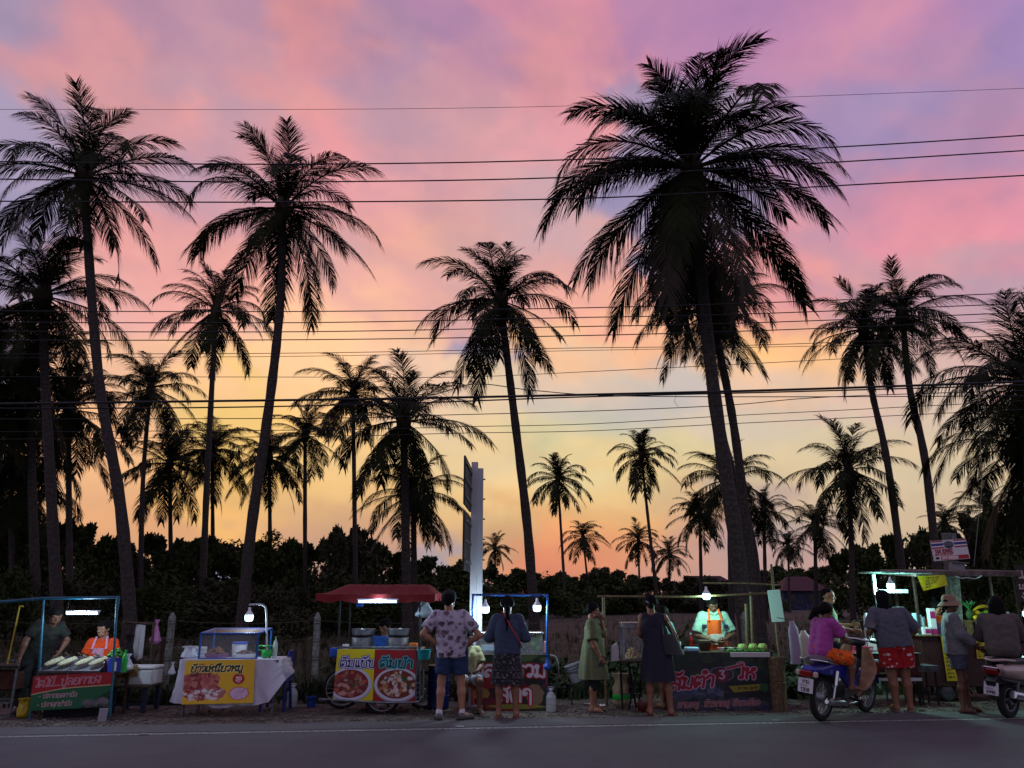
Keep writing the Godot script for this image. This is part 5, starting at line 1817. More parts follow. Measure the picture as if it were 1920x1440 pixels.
	p = person("person in denim shirt and dark patterned skirt at the fruit stall", g, 1.66, PI, {
		"elbow_l": Vector3(0.27, 1.07, 0.02), "wrist_l": Vector3(0.16, 1.0, 0.25), "elbow_r": Vector3(-0.27, 1.07, 0.02), "wrist_r": Vector3(-0.14, 1.02, 0.26), "hand_l": 1, "hand_r": 1,
		"ankle_l": Vector3(0.12, 0.075, -0.02), "ankle_r": Vector3(-0.12, 0.075, -0.02), "knee_l": Vector3(0.11, 0.47, 0.015), "knee_r": Vector3(-0.11, 0.47, 0.015),
		"top": cloth("denim_shirt", Color(0.23, 0.28, 0.37)), "sleeve": 1.35, "loose": 0.02, "long_top": 0.05, "skirt": pat, "skirt_rings": [[0.93, 0.15, 0.1], [0.8, 0.2, 0.15], [0.6, 0.22, 0.17], [0.44, 0.235, 0.18]], "hair": "ponytail", "shoe": cloth("tan", Color(0.5, 0.33, 0.24)), "shoe_kind": 0})
	b = mb(Transform3D(Basis(Vector3.UP, PI), g))
	b.tube(smooth_path([Vector3(0.07, 1.44, -0.06), Vector3(0.02, 1.36, -0.13), Vector3(-0.07, 1.2, -0.155), Vector3(-0.17, 1.04, -0.12), Vector3(-0.21, 0.94, 0.0)], 4), 0.009, 6)
	put(b, "bag_strap", cloth("coral", Color(0.75, 0.2, 0.16)), p)
	# woman in the green dress
	g = Vector3(at(1114, 1300, 12.5).x, 0, -12.5)
	p = person("person in long green dress facing the papaya stall, hand at chin", g, 1.56, 1.35, {
		"elbow_l": Vector3(0.17, 1.14, 0.17), "wrist_l": Vector3(0.07, 1.36, 0.14), "elbow_r": Vector3(-0.23, 1.06, 0.03), "wrist_r": Vector3(-0.22, 0.84, 0.14), "hand_l": 1, "hand_r": 1, "shoulder_r": Vector3(-0.17, 1.33, 0.0),
		"top": cloth("sage", Color(0.38, 0.4, 0.27)), "sleeve": 0.9, "loose": 0.03, "skirt": cloth("sage", Color(0.38, 0.4, 0.27)), "skirt_rings": [[1.18, 0.15, 0.12], [1.0, 0.19, 0.17], [0.75, 0.22, 0.21], [0.5, 0.24, 0.24]], "skirt_name": "dress_skirt", "folds": 1.6,
		"shorts": cloth("black", Color(0.08, 0.08, 0.09)), "shorts_name": "leggings", "short_len": 1.35, "hair": "bun", "shoe": M["black_plastic"], "shoe_kind": 0, "head_pitch": 0.05})
	hx = p.get_meta("hx")
	b = mb(hx)
	b.torus(Transform3D(Basis(Vector3.RIGHT, 0.2), Vector3(0, -0.03, -0.095)), 0.034, 0.009, 14, 6)
	put(b, "hair_tie", cloth("red_tie", Color(0.6, 0.1, 0.12)), p)
	var ph := g + Basis(Vector3.UP, 1.35) * (Vector3(-0.22, 0.77, 0.17) * 1.56 / 1.65)
	b = mb()
	b.box(Transform3D(Basis(Vector3(0, 0, 1), -0.5), ph), Vector3(0.075, 0.15, 0.012), 0.003)
	single(b, "phone", M["black_plastic"], "dark phone held by the green dress woman", "phone", ph)
	# woman in the dark sleeveless dress
	g = gp(1238, 1341)
	var navy := cloth("dark_dress", Color(0.13, 0.13, 0.19))
	p = person("person in dark sleeveless knee length dress at the papaya stall", g, 1.68, PI - 0.1, {
		"elbow_l": Vector3(0.24, 1.1, 0.08), "wrist_l": Vector3(0.14, 1.0, 0.28), "elbow_r": Vector3(-0.26, 1.08, 0.08), "wrist_r": Vector3(-0.34, 0.93, 0.3), "ankle_l": Vector3(0.14, 0.075, -0.02), "ankle_r": Vector3(-0.15, 0.075, -0.02), "knee_l": Vector3(0.12, 0.47, 0.015), "knee_r": Vector3(-0.12, 0.47, 0.015),
		"chest": Vector3(0.05, 1.24, 0), "neck": Vector3(0.06, 1.39, -0.01), "head": Vector3(0.07, 1.535, 0.01), "shoulder_l": Vector3(0.21, 1.335, 0), "shoulder_r": Vector3(-0.12, 1.335, 0),
		"top": navy, "sleeve": 0.0, "loose": 0.014, "skirt": navy, "skirt_rings": [[1.18, 0.15, 0.105], [0.98, 0.185, 0.15], [0.75, 0.22, 0.18], [0.46, 0.245, 0.2]], "skirt_name": "dress_skirt", "hair": "bun", "shoe": cloth("red_sandal", Color(0.5, 0.1, 0.1)), "shoe_kind": 0, "skin": "skin"})
	hx = p.get_meta("hx")
	b = mb(hx)
	b.box(Transform3D(Basis(Vector3(0, 0, 1), 0.6), Vector3(0.05, 0.01, -0.115)), Vector3(0.05, 0.025, 0.014), 0.005)
	put(b, "hair_clip", M["grey_plastic"], p)
	var bg := Vector3(at(1262, 1210, 12.1).x, at(1262, 1227, 12.1).y, -12.08)
	b = mb()
	var rows := []
	for i in 9:
		var v := i / 8.0
		var row := []
		for j in 20:
			var a := TAU * j / 20.0
			row.append(bg + Vector3(cos(a) * lerpf(0.15, 0.1, v) * (1.0 + 0.06 * sin(a * 5.0)) - 0.07 * v, v * 0.28, sin(a) * lerpf(0.075, 0.04, v)))
		rows.append(row)
	b.skin(rows, true, true)
	var hbag := thing("shoulder_bag", "black shoulder bag carried by the dark dress woman", "bag", bg)
	put(b, "bag_body", mat("black_leather", Color(0.06, 0.06, 0.065), 0.45, 0.0, "cloth", 4.0), hbag)
	b = mb()
	b.tube(smooth_path([bg + Vector3(-0.14, 0.27, 0.0), bg + Vector3(-0.14, 0.42, -0.05), bg + Vector3(-0.11, 0.48, -0.1), bg + Vector3(-0.04, 0.42, -0.06), bg + Vector3(0.0, 0.27, 0.0)], 5), 0.011, 6)
	put(b, "bag_strap", M["black_plastic"], hbag)
	# boy in teal tee
	g = Vector3(at(1249, 1300, 12.95).x, 0, -12.95)
	person("person in teal tee, shorter, beside the dark dress woman", g, 1.5, PI + 0.6, {"elbow_l": Vector3(0.22, 1.06, 0.06), "wrist_l": Vector3(0.16, 0.98, 0.24), "top": cloth("teal", Color(0.4, 0.62, 0.64)), "sleeve": 0.8, "shorts": cloth("navy", Color(0.1, 0.11, 0.18)), "short_len": 0.9, "shoe": M["black_plastic"], "hair": "short"})
	# papaya salad man
	g = Vector3(at(1345, 1300, 13.45).x, 0, -13.45)
	var polo := cloth("mint", Color(0.62, 0.76, 0.68))
	p = person("person in mint polo and orange apron behind the papaya counter", g, 1.66, 0.05, {"wide": 1.1, "elbow_l": Vector3(0.3, 1.06, 0.02), "wrist_l": Vector3(0.1, 0.98, 0.24), "elbow_r": Vector3(-0.29, 1.04, 0.02), "wrist_r": Vector3(-0.04, 0.95, 0.26), "hand_l": 1, "hand_r": 1, "head_pitch": 0.35, "head": Vector3(0, 1.515, 0.04), "top": polo, "sleeve": 0.85, "loose": 0.024, "shorts": cloth("black", Color(0.08, 0.08, 0.09)), "shorts_name": "trousers", "short_len": 1.9, "shoe": M["black_plastic"], "hair": "short", "skin": "skin_dark"})
	apron(p, g + Vector3(0, -0.02, 0.03), 0.05, cloth("apron_orange", Color(0.93, 0.36, 0.08)), 1.03, 0.13, 0.55, cloth("white", Color(0.82, 0.8, 0.76)))
	for s: float in [-1.0, 1.0]:
		b = mb(Transform3D(Basis(Vector3.UP, 0.05), g))
		b.box(Transform3D(Basis(), Vector3(s * 0.175, 1.19, 0.115)), Vector3(0.075, 0.05, 0.02), 0.006)
		put(b, "stripe", cloth("navy_stripe", Color(0.12, 0.15, 0.3)), p)
		b = mb(Transform3D(Basis(Vector3.UP, 0.05), g))
		b.box(Transform3D(Basis(Vector3(0, 0, 1), s * 0.5) * Basis(Vector3.RIGHT, -0.6), Vector3(s * 0.045, 1.4, 0.075)), Vector3(0.09, 0.05, 0.012), 0.004)
		put(b, "collar", polo, p)
	# man with cropped hair behind the rider
	g = Vector3(at(1569, 1300, 13.2).x, 0, -13.2)
	person("person with cropped hair in yellow and teal tee behind the motorbike", g, 1.78, 1.2, {"elbow_r": Vector3(-0.22, 1.1, 0.06), "wrist_r": Vector3(-0.17, 1.06, 0.28), "elbow_l": Vector3(0.22, 1.1, 0.06), "wrist_l": Vector3(0.14, 1.12, 0.28), "top": spotted("tie_dye", Color(0.75, 0.72, 0.35), [Color(0.35, 0.65, 0.62), Color(0.5, 0.7, 0.55)], 8, 30, 60, 1.0), "sleeve": 0.8, "loose": 0.02, "shorts": cloth("navy", Color(0.1, 0.11, 0.18)), "short_len": 0.95, "shoe": M["black_plastic"], "hair": "buzz", "skin": "skin_fair"})
	# woman in the grey tee and red shorts
	g = gp(1694, 1334)
	p = person("person in grey tee and red shorts with white flowers", g, 1.76, PI + 0.05, {"wide": 1.28, "slim": 1.15, "elbow_l": Vector3(0.33, 1.08, 0.03), "wrist_l": Vector3(0.26, 1.0, 0.26), "elbow_r": Vector3(-0.34, 1.08, 0.03), "wrist_r": Vector3(-0.26, 0.96, 0.26), "chest": Vector3(0.05, 1.24, 0.02), "neck": Vector3(0.08, 1.39, 0.02), "head": Vector3(0.09, 1.525, 0.05), "shoulder_l": Vector3(0.26, 1.33, 0), "shoulder_r": Vector3(-0.15, 1.335, 0),
		"top": cloth("grey_tee", Color(0.36, 0.36, 0.41)), "sleeve": 0.9, "loose": 0.03, "long_top": 0.04, "shorts": spotted("red_flowers", Color(0.62, 0.05, 0.07), [Color(0.85, 0.8, 0.8)], 9, 12, 18, 3.0), "short_len": 0.72, "flare": 1.25, "shoe": cloth("pale_sandal", Color(0.6, 0.5, 0.46)), "shoe_kind": 0, "hair": "long"})
	# person in the bucket hat
	g = gp(1808, 1337)
	p = person("person in straw bucket hat and grey long sleeved shirt", g, 1.66, 1.25, {"wide": 1.1, "elbow_r": Vector3(-0.24, 1.1, 0.06), "wrist_r": Vector3(-0.16, 0.93, 0.28), "elbow_l": Vector3(0.22, 1.08, 0.06), "wrist_l": Vector3(0.14, 0.95, 0.26), "ankle_l": Vector3(0.1, 0.075, 0.1), "knee_l": Vector3(0.1, 0.47, 0.07), "top": cloth("grey_shirt", Color(0.42, 0.42, 0.43)), "sleeve": 1.7, "loose": 0.03, "long_top": 0.08, "shorts": cloth("slate", Color(0.28, 0.28, 0.34)), "short_len": 0.62, "flare": 1.2, "shoe": M["black_plastic"], "shoe_kind": 0, "hair": "short", "skin": "skin_dark"})
	hx = p.get_meta("hx")
	b = mb(hx)
	b.lathe(Transform3D(Basis(Vector3.RIGHT, -0.05), Vector3(0, 0.02, -0.008)), [Vector2(0.175, -0.045), Vector2(0.14, -0.005), Vector2(0.104, 0.02), Vector2(0.1, 0.07), Vector2(0.085, 0.105), Vector2(0.05, 0.118), Vector2(0.0, 0.12)], 22, true)
	put(b, "bucket_hat", mat("straw", Color(0.62, 0.5, 0.4), 0.95, 0.0, "fine", 14.0), p)
	# seller in orange inside the drinks cart
	g = Vector3(at(1768, 1250, 14.0).x, 0, -14.0)
	person("person in orange top selling inside the drinks cart", g, 1.58, 0.5, {"head_yaw": 0.35, "head_pitch": 0.3, "elbow_l": Vector3(0.26, 1.08, 0.05), "wrist_l": Vector3(0.14, 1.02, 0.25), "elbow_r": Vector3(-0.25, 1.08, 0.05), "wrist_r": Vector3(-0.1, 1.04, 0.26), "top": cloth("amber", Color(0.93, 0.45, 0.06)), "sleeve": 0.85, "loose": 0.02, "shorts": cloth("black", Color(0.08, 0.08, 0.09)), "shorts_name": "trousers", "short_len": 1.9, "shoe": M["black_plastic"], "hair": "topbun", "skin": "skin_fair"})

func stool(g: Vector3, h: float, label: String):
	var t := thing("stool", label, "stool", g, "plastic stools")
	var b := mb()
	b.lathe(Transform3D(Basis(), g), [Vector2(0.0, h), Vector2(0.13, h), Vector2(0.145, h - 0.012), Vector2(0.145, h - 0.05), Vector2(0.135, h - 0.05)], 18)
	put(b, "seat", M["red_plastic"], t)
	for k in 4:
		var a := PI / 4 + k * PI / 2
		b = mb()
		b.bar(g + Vector3(cos(a) * 0.11, h - 0.03, sin(a) * 0.11), g + Vector3(cos(a) * 0.16, 0.0, sin(a) * 0.16), 0.035, 0.02, Vector3(cos(a), 0, sin(a)), 0.004)
		put(b, "leg", M["red_plastic"], t)

# ---------------------------------------------------------------- shared stall goods
func bulb(px: float, py: float, d: float, label: String, top: Array, e := 0.55, gm := "bulb_glow", col := Color(0.82, 0.93, 1.0)):
	var c := at(px, py, d)
	var t := thing("hanging_bulb", label, "bulb", c, "lit stall bulbs")
	var b := mb()
	b.lathe(Transform3D(Basis(), c), [Vector2(0, -0.062), Vector2(0.042, -0.058), Vector2(0.058, -0.04), Vector2(0.061, 0.0), Vector2(0.06, 0.03)], 20, true)
	put(b, "lit_bulb", M[gm], t)
	b = mb()
	b.lathe(Transform3D(Basis(), c), [Vector2(0.06, 0.03), Vector2(0.056, 0.045), Vector2(0.034, 0.075), Vector2(0.02, 0.1), Vector2(0.018, 0.14), Vector2(0.0, 0.145)], 16, true)
	put(b, "bulb_base", M["white_plastic"], t)
	b = mb()
	b.tube(smooth_path([c + Vector3(0, 0.14, 0)] + top, 4), 0.004, 5)
	put(b, "cord", M["wire"], t)
	lamp_light(t, c, col, e, 0.06)

func tube_lamp(x0: float, x1: float, py: float, d: float, label: String, e := 0.5):
	var a := at(x0, py, d)
	var c := at(x1, py, d)
	var m := (a + c) * 0.5
	var t := thing("tube_lamp", label, "lamp", m, "lit stall tube lamps")
	var b := mb()
	b.tube([a, c], 0.017, 12)
	put(b, "lit_tube", M["tube_glow"], t)
	b = mb()
	b.bar(a + Vector3(-0.02, 0.03, -0.01), c + Vector3(0.02, 0.03, -0.01), 0.04, 0.022, Vector3.UP, 0.004)
	put(b, "fitting", M["white_plastic"], t)
	for p in [a, c]:
		b = mb()
		b.box(Transform3D(Basis(), p + Vector3(0, 0.008, 0)), Vector3(0.018, 0.042, 0.04), 0.004)
		put(b, "end_cap", M["white_plastic"], t)
		b = mb()
		b.tube([p + Vector3(0, 0.035, -0.01), p + Vector3(0, 0.22, -0.01)], 0.003, 4)
		put(b, "cord", M["wire"], t)
	lamp_light(t, m + Vector3(0, -0.002, 0), Color(0.78, 0.9, 1.0), e, 0.05)

func bottle(c: Vector3, h: float, r: float, m: Material, label: String, cap := "white_plastic", group := ""):
	var t := thing("bottle", label, "bottle", c, group)
	var b := mb()
	b.lathe(Transform3D(Basis(), c), [Vector2(0, 0), Vector2(r, 0), Vector2(r, h * 0.6), Vector2(r * 0.8, h * 0.72), Vector2(r * 0.36, h * 0.84), Vector2(r * 0.34, h * 0.94)], 14)
	put(b, "bottle_body", m, t)
	b = mb()
	b.lathe(Transform3D(Basis(), c), [Vector2(r * 0.42, h * 0.92), Vector2(r * 0.42, h), Vector2(0, h)], 12)
	put(b, "cap", M[cap], t)

func jug(g: Vector3, label: String):
	var t := thing("water_jug", label, "jug", g, "clear water jugs")
	var b := mb()
	var prof := [Vector2(0, 0.0), Vector2(0.075, 0.0), Vector2(0.08, 0.01), Vector2(0.08, 0.09), Vector2(0.075, 0.1), Vector2(0.08, 0.11), Vector2(0.08, 0.2), Vector2(0.05, 0.26), Vector2(0.024, 0.28), Vector2(0.022, 0.305)]
	b.lathe(Transform3D(Basis(), g), prof, 18)
	put(b, "jug_body", film("jug_plastic", Color(0.8, 0.84, 0.84), 0.5), t)
	b = mb()
	b.lathe(Transform3D(Basis(), g), [Vector2(0, 0.004), Vector2(0.073, 0.004), Vector2(0.074, 0.115), Vector2(0, 0.115)], 16)
	put(b, "water", mat("stale_water", Color(0.62, 0.6, 0.48), 0.2), t)
	b = mb()
	b.lathe(Transform3D(Basis(), g), [Vector2(0.026, 0.3), Vector2(0.026, 0.325), Vector2(0, 0.327)], 12)
	put(b, "cap", M["white_plastic"], t)
	b = mb()
	b.tube(smooth_path([g + Vector3(-0.03, 0.3, 0), g + Vector3(-0.04, 0.34, 0), g + Vector3(0.04, 0.34, 0), g + Vector3(0.03, 0.3, 0)], 4), 0.005, 5)
	put(b, "handle", M["white_plastic"], t)

func bucket(xf: Transform3D, r: float, h: float, m: Material, label: String, group := "", handle_up := true):
	var t := thing("bucket", label, "bucket", xf.origin, group)
	var b := mb(xf)
	b.lathe(Transform3D(), [Vector2(0, 0.0), Vector2(r * 0.8, 0), Vector2(r, h * 0.94), Vector2(r * 1.06, h * 0.94), Vector2(r * 1.06, h), Vector2(r * 0.96, h), Vector2(r * 0.78, 0.012), Vector2(0, 0.012)], 22)
	put(b, "tub", m, t)
	b = mb(xf)
	var p := []
	for i in 13:
		var a := PI * i / 12.0
		p.append(Vector3(cos(a) * r * 1.08, h * 0.9 + (sin(a) * r * 1.0 if handle_up else -sin(a) * r * 0.35), 0.0 if handle_up else sin(a) * r * 1.08))
	b.tube(p, 0.006, 5)
	put(b, "handle", M["black_iron"], t)

# a knotted plastic bag: closed wrinkled sack hanging or standing from base upwards
func sack(base: Vector3, r: Vector3, m: Material, sd: float, tail := 0.22) -> MB:
	var b := mb()
	var rows := []
	for i in 13:
		var v := i / 12.0
		var prof := lerpf(1.0, tail, pow(clampf((v - 0.2) / 0.58, 0.0, 1.0), 0.8)) + 0.28 * smoothstep(0.8, 1.0, v)
		if v < 0.15:
			prof *= sqrt(v / 0.15) * 0.55 + 0.45
		var row := []
		for j in 22:
			var a := TAU * j / 22.0
			var k := prof * (1.0 + 0.4 * noise.get_noise_3d(cos(a) * 1.3 + sd, sin(a) * 1.3, v * 3.0) + 0.16 * sin(a * 6.0 + v * 4.0 + sd) * smoothstep(0.1, 0.7, v))
			row.append(base + Vector3(cos(a) * r.x * k, v * r.y, sin(a) * r.z * k))
		rows.append(row)
	b.skin(rows, true, true)
	return b

func leg_table(t: Node3D, lo: Vector3, hi: Vector3, m: Material, leg: Material, thick := 0.035, lr := 0.02):
	var b := mb()
	b.abox(Vector3(lo.x, hi.y - thick, lo.z), hi, 0.006)
	put(b, "table_top", m, t)
	for x in [lo.x + 0.05, hi.x - 0.05]:
		for z in [lo.z + 0.05, hi.z - 0.05]:
			b = mb()
			b.abox(Vector3(x - lr, 0, z - lr), Vector3(x + lr, hi.y - thick, z + lr), 0.004)
			put(b, "leg", leg, t)
	for z in [lo.z + 0.05, hi.z - 0.05]:
		b = mb()
		b.abox(Vector3(lo.x + 0.07, hi.y * 0.25, z - 0.012), Vector3(hi.x - 0.07, hi.y * 0.25 + 0.03, z + 0.012))
		put(b, "stretcher", leg, t)

func mound(c: Vector3, r: Vector3, count: int, piece: float, m: Material, sd: int) -> MB:
	var b := mb()
	var q := RandomNumberGenerator.new()
	q.seed = sd
	for i in count:
		var a := q.randf() * TAU
		var k := sqrt(q.randf())
		var p := c + Vector3(cos(a) * r.x * k, (1.0 - k * k) * r.y * q.randf_range(0.5, 1.0) + piece * 0.4, sin(a) * r.z * k)
		b.ball(p, Vector3(piece, piece * 0.55, piece * 0.7) * q.randf_range(0.6, 1.2), Basis(Vector3(q.randf(), 1, q.randf()).normalized(), q.randf() * TAU), 6, 4)
	return b

# ---------------------------------------------------------------- fish stall
func stall_fish():
	var d := 11.75
	var L := at(58, 1300, d).x
	var R := at(207, 1300, d).x
	var top := at(130, 1262, d).y
	var base := Vector3((L + R) * 0.5, 0, -d)
	var t := thing("food_stall", "fish stall with teal pipe frame and red and green banner", "stall", base)
	# pipe frame
	var b := mb()
	b.tube(pts([[-40, 1132, 11.75], [80, 1122, 11.75], [223, 1120, 11.75]]), 0.021, 10)
	put(b, "top_rail", M["teal_pipe"], t)
	for q in [[[222, 1120, 11.75], [219, 1142, 11.75]], [[219, 1142, 11.75], [206, 1346, 11.75]]]:
		b = mb()
		b.tube(pts(q), 0.018 if q[0][1] > 1130 else 0.026, 10)
		put(b, "corner_post", M["teal_pipe"], t)
	b = mb()
	var pb := at(74, 1256, 11.8)
	b.tube([at(82, 1122, 11.78), pb, Vector3(pb.x - 0.04, 0.0, pb.z)], 0.018, 10)
	put(b, "front_post", M["teal_pipe"], t)
	# counter
	b = mb()
	b.abox(Vector3(L + 0.04, top - 0.04, -d - 0.75), Vector3(R - 0.02, top - 0.005, -d - 0.03), 0.004)
	put(b, "counter_top", M["old_wood"], t)
	for x in [L + 0.1, R - 0.1]:
		for z in [-d - 0.1, -d - 0.68]:
			b = mb()
			b.abox(Vector3(x - 0.02, 0, z - 0.02), Vector3(x + 0.02, top - 0.04, z + 0.02), 0.003)
			put(b, "counter_leg", M["old_wood"], t)
	b = mb()
	rows_cloth(b, Vector3(L + 0.1, at(100, 1332, d).y + 0.06, -d - 0.2), Vector3(R - 0.12, at(100, 1332, d).y + 0.06, -d - 0.22), at(100, 1332, d).y + 0.05, 0.02)
	put(b, "dark_tarp", cloth("tarp", Color(0.1, 0.11, 0.14)), t)
	# banner
	var im := canvas(480, 226, Color(0.62, 0.07, 0.11))
	for x in 480:
		var y := int(118.0 - 34.0 * sin(clampf(x / 300.0, 0.0, 1.0) * PI * 0.5) - (0.0 if x < 300 else (x - 300) * 0.02))
		im.fill_rect(Rect2i(x, y, 1, 226 - y), Color(0.05, 0.36, 0.2))
		im.fill_rect(Rect2i(x, y, 1, 7), Color(0.75, 0.68, 0.5))
	for x in 480:
		if x > 300:
			var y0 := int(226 - (x - 300) * 0.6)
			im.fill_rect(Rect2i(x, maxi(y0, 96), 1, 226), Color(0.04, 0.2, 0.12))
	scraps(im, Rect2(330, 165, 140, 45), 14, 14, 30, [Color(0.36, 0.36, 0.38), Color(0.28, 0.28, 0.3)], 31)
	for k in 24:
		stroke(im, Vector2(330 + k * 6, 165 + (k % 3) * 3), Vector2(336 + k * 6, 206), 1.6, Color(0.5, 0.5, 0.52))
	var white := Color(0.8, 0.74, 0.78)
	write(im, "ไตไม้...ปูลอกาซง", Vector2(14, 74), 42.0, 50.0, [[7.5, white], [3.0, Color(0.62, 0.07, 0.11)]], 0.12, 0.03)
	write(im, "- ปลาทอดกาบั้ง", Vector2(44, 148), 24.0, 30.0, [[5.0, white], [1.8, Color(0.62, 0.1, 0.2)]], 0.1)
	write(im, "- ปลาดุกซำบัง", Vector2(40, 204), 24.0, 30.0, [[5.0, white], [1.8, Color(0.62, 0.1, 0.2)]], 0.1)
	vinyl(t, "banner", [at(63, 1268, d - 0.03), at(211, 1260, d - 0.03), at(203, 1325, d - 0.02), at(55, 1333, d - 0.02)], printed("banner_fish", im))
	# trays of salted fish
	for k in 2:
		var x0 := at([72, 128][k], 1258, d).x
		var x1 := at([124, 184][k], 1258, d).x
		var tb := Vector3((x0 + x1) * 0.5, top, -d - 0.2)
		var tr := thing("steel_tray", ["shallow steel tray under the two fish nearer the camouflage man", "shallow steel tray under the two fish nearer the blue box"][k], "tray", tb, "fish trays")
		b = mb(Transform3D(Basis(Vector3.RIGHT, 0.42), tb + Vector3(0, 0.085, 0)))
		var w := (x1 - x0) * 0.5
		b.abox(Vector3(-w, -0.006, -0.2), Vector3(w, 0.0, 0.2))
		for s: float in [-1.0, 1.0]:
			b.abox(Vector3(s * w - 0.004, -0.006, -0.2), Vector3(s * w + 0.004, 0.03, 0.2))
			b.abox(Vector3(-w, -0.006, s * 0.2 - 0.004), Vector3(w, 0.03, s * 0.2 + 0.004))
		put(b, "tray_body", M["steel"], tr)
		for i in 2:
			var c := tb + Vector3(w * (-0.48 + 0.96 * i), 0.1, 0.03)
			var f := thing("salted_fish", ["pale salt crusted fish nearest the teal front post", "second salt crusted fish on the first tray", "third salt crusted fish, on the second tray", "salt crusted fish beside the blue box"][k * 2 + i], "fish", c - Vector3(0, 0.04, 0), "salt crusted fish")
			var fx := Transform3D(Basis(Vector3.RIGHT, 0.45) * Basis(Vector3.UP, -0.6), c + Vector3(0, 0.04, 0))
			b = mb(fx)
			var rows := []
			for s in 11:
				var v := s / 10.0
				var wd := 0.066 * sqrt(maxf(0.0, sin(PI * clampf(v * 0.86 + 0.06, 0.0, 1.0)))) + (0.03 * smoothstep(0.86, 1.0, v))
				var row := []
				for j in 12:
					var a := TAU * j / 12.0
					row.append(Vector3(cos(a) * wd, sin(a) * wd * 0.5 * (1.0 - 0.5 * v), 0.12 - v * 0.25))
				rows.append(row)
			b.skin(rows, true, true)
			put(b, "fish_body", mat("salt_crust", Color(0.8, 0.77, 0.6), 0.9, 0.0, "dirt", 7.0), f)
			for s: float in [-1.0, 1.0]:
				b = mb(fx)
				b.plate(Transform3D(Basis(), Vector3(s * 0.01, 0, -0.2)), [Vector2(0, -0.01), Vector2(s * 0.05, 0.0), Vector2(s * 0.06, 0.03), Vector2(0, 0.02)], 0.006)
				put(b, "tail_fin", mat("fin", Color(0.35, 0.32, 0.25), 0.8), f)
			b = mb(fx)
			b.ball(Vector3(0.03, 0.026, 0.12), Vector3(0.008, 0.005, 0.008), Basis(), 6, 4)
			put(b, "eye", M["eye"], f)
	# goods at the right end
	var cx := at(204, 1250, d).x
	var bb := Vector3(cx, top, -d - 0.18)
	var bt := thing("carton", "blue carton with white label on the fish counter", "carton", bb)
	b = mb()
	b.abox(bb + Vector3(-0.075, 0, -0.06), bb + Vector3(0.07, 0.19, 0.06), 0.004)
	put(b, "carton_body", mat("carton_blue", Color(0.16, 0.26, 0.72), 0.5), bt)
	b = mb()
	b.abox(bb + Vector3(0.0, 0.02, 0.061), bb + Vector3(0.05, 0.14, 0.063))
	put(b, "label", M["white_plastic"], bt)
	bottle(bb + Vector3(-0.15, 0, 0.0), 0.17, 0.045, mat("sauce_brown", Color(0.22, 0.12, 0.07), 0.3), "dark sauce jar beside the blue carton", "red_plastic")
	var hb := bb + Vector3(0.0, 0.19, -0.02)
	var herbs := thing("herb_bundle", "leafy green herb bundle lying behind the blue carton", "herbs", hb)
	b = mound(hb, Vector3(0.11, 0.13, 0.08), 40, 0.04, null, 91)
	put(b, "leaves", mat("fresh_leaf", Color(0.18, 0.5, 0.1), 0.6), herbs)
	bottle(bb + Vector3(0.14, 0, 0.02), 0.3, 0.04, M["green_plastic"], "tall green bottle beside the blue carton", "green_plastic")
	# side table with foam box
	var sb := Vector3(at(255, 1290, 12.5).x, 0, -12.6)
	var st := thing("side_table", "rough dark table behind the fish stall carrying foam box", "table", sb)
	leg_table(st, Vector3(at(212, 1290, 12.5).x, 0, -12.95), Vector3(at(282, 1290, 12.5).x, at(250, 1285, 12.5).y, -12.4), M["old_wood"], mat("blue_wood", Color(0.14, 0.2, 0.32), 0.7, 0.0, "dirt", 3.0), 0.03, 0.03)
	var ft := at(250, 1285, 12.5).y
	var fb := Vector3(at(262, 1270, 12.5).x, ft, -12.66)
	var fo := thing("foam_box", "white foam box on the table behind the fish stall", "box", fb)
	b = mb()
	b.abox(fb + Vector3(-0.22, 0, -0.18), fb + Vector3(0.2, 0.22, 0.18), 0.02)
	put(b, "box_body", M["foam"], fo)
	b = mb()
	b.abox(fb + Vector3(-0.23, 0.222, -0.19), fb + Vector3(0.21, 0.27, 0.19), 0.015)
	put(b, "lid", M["foam"], fo)
	b = mb()
	rows_cloth(b, fb + Vector3(-0.32, 0.285, 0.21), fb + Vector3(-0.02, 0.29, 0.215), 0.17, 0.025)
	var rag := put(b, "rag_drop", cloth("brown_rag", Color(0.5, 0.38, 0.2)), null)
	rag.name = numbered("cloth_rag")
	tag(rag, "brown rag hanging over the foam box edge", "cloth")
	var pbag := Vector3(at(236, 1255, 12.3).x, ft + 0.0, -12.35)
	single(sack(Vector3(at(237, 1256, 12.2).x, at(237, 1256, 12.2).y, -12.2), Vector3(0.1, 0.22, 0.09), null, 4.0), "plastic_bag", M["bag_film"], "white plastic bag of fruit beside the fish stall post", "plastic bag", Vector3(at(237, 1256, 12.2).x, at(237, 1256, 12.2).y, -12.2))
	var oc := Vector3(at(231, 1253, 12.18).x, at(231, 1256, 12.18).y, -12.08)
	b = mb()
	b.ball(oc + Vector3(0, 0.05, 0), Vector3(0.05, 0.05, 0.05))
	single(b, "orange_fruit", mat("orange_peel", Color(0.85, 0.45, 0.06), 0.6), "orange fruit beside the white plastic bag", "fruit", oc)
	# plate leaning below the banner
	var wp := at(191, 1349, 11.6)
	wp.y = 0.0
	b = mb(Transform3D(Basis(Vector3.RIGHT, -0.15), wp))
	b.box(Transform3D(Basis(), Vector3(0, 0.085, 0)), Vector3(0.12, 0.17, 0.012), 0.003)
	single(b, "board", M["grey_plastic"], "small grey board leaning under the fish banner", "board", wp)
	# things at the far end: bin table, pole, yellow bag
	var xb := Vector3(at(5, 1300, 12.0).x, 0, -12.0)
	var et := thing("grill_table", "metal framed grill table beside the camouflage man", "table", xb)
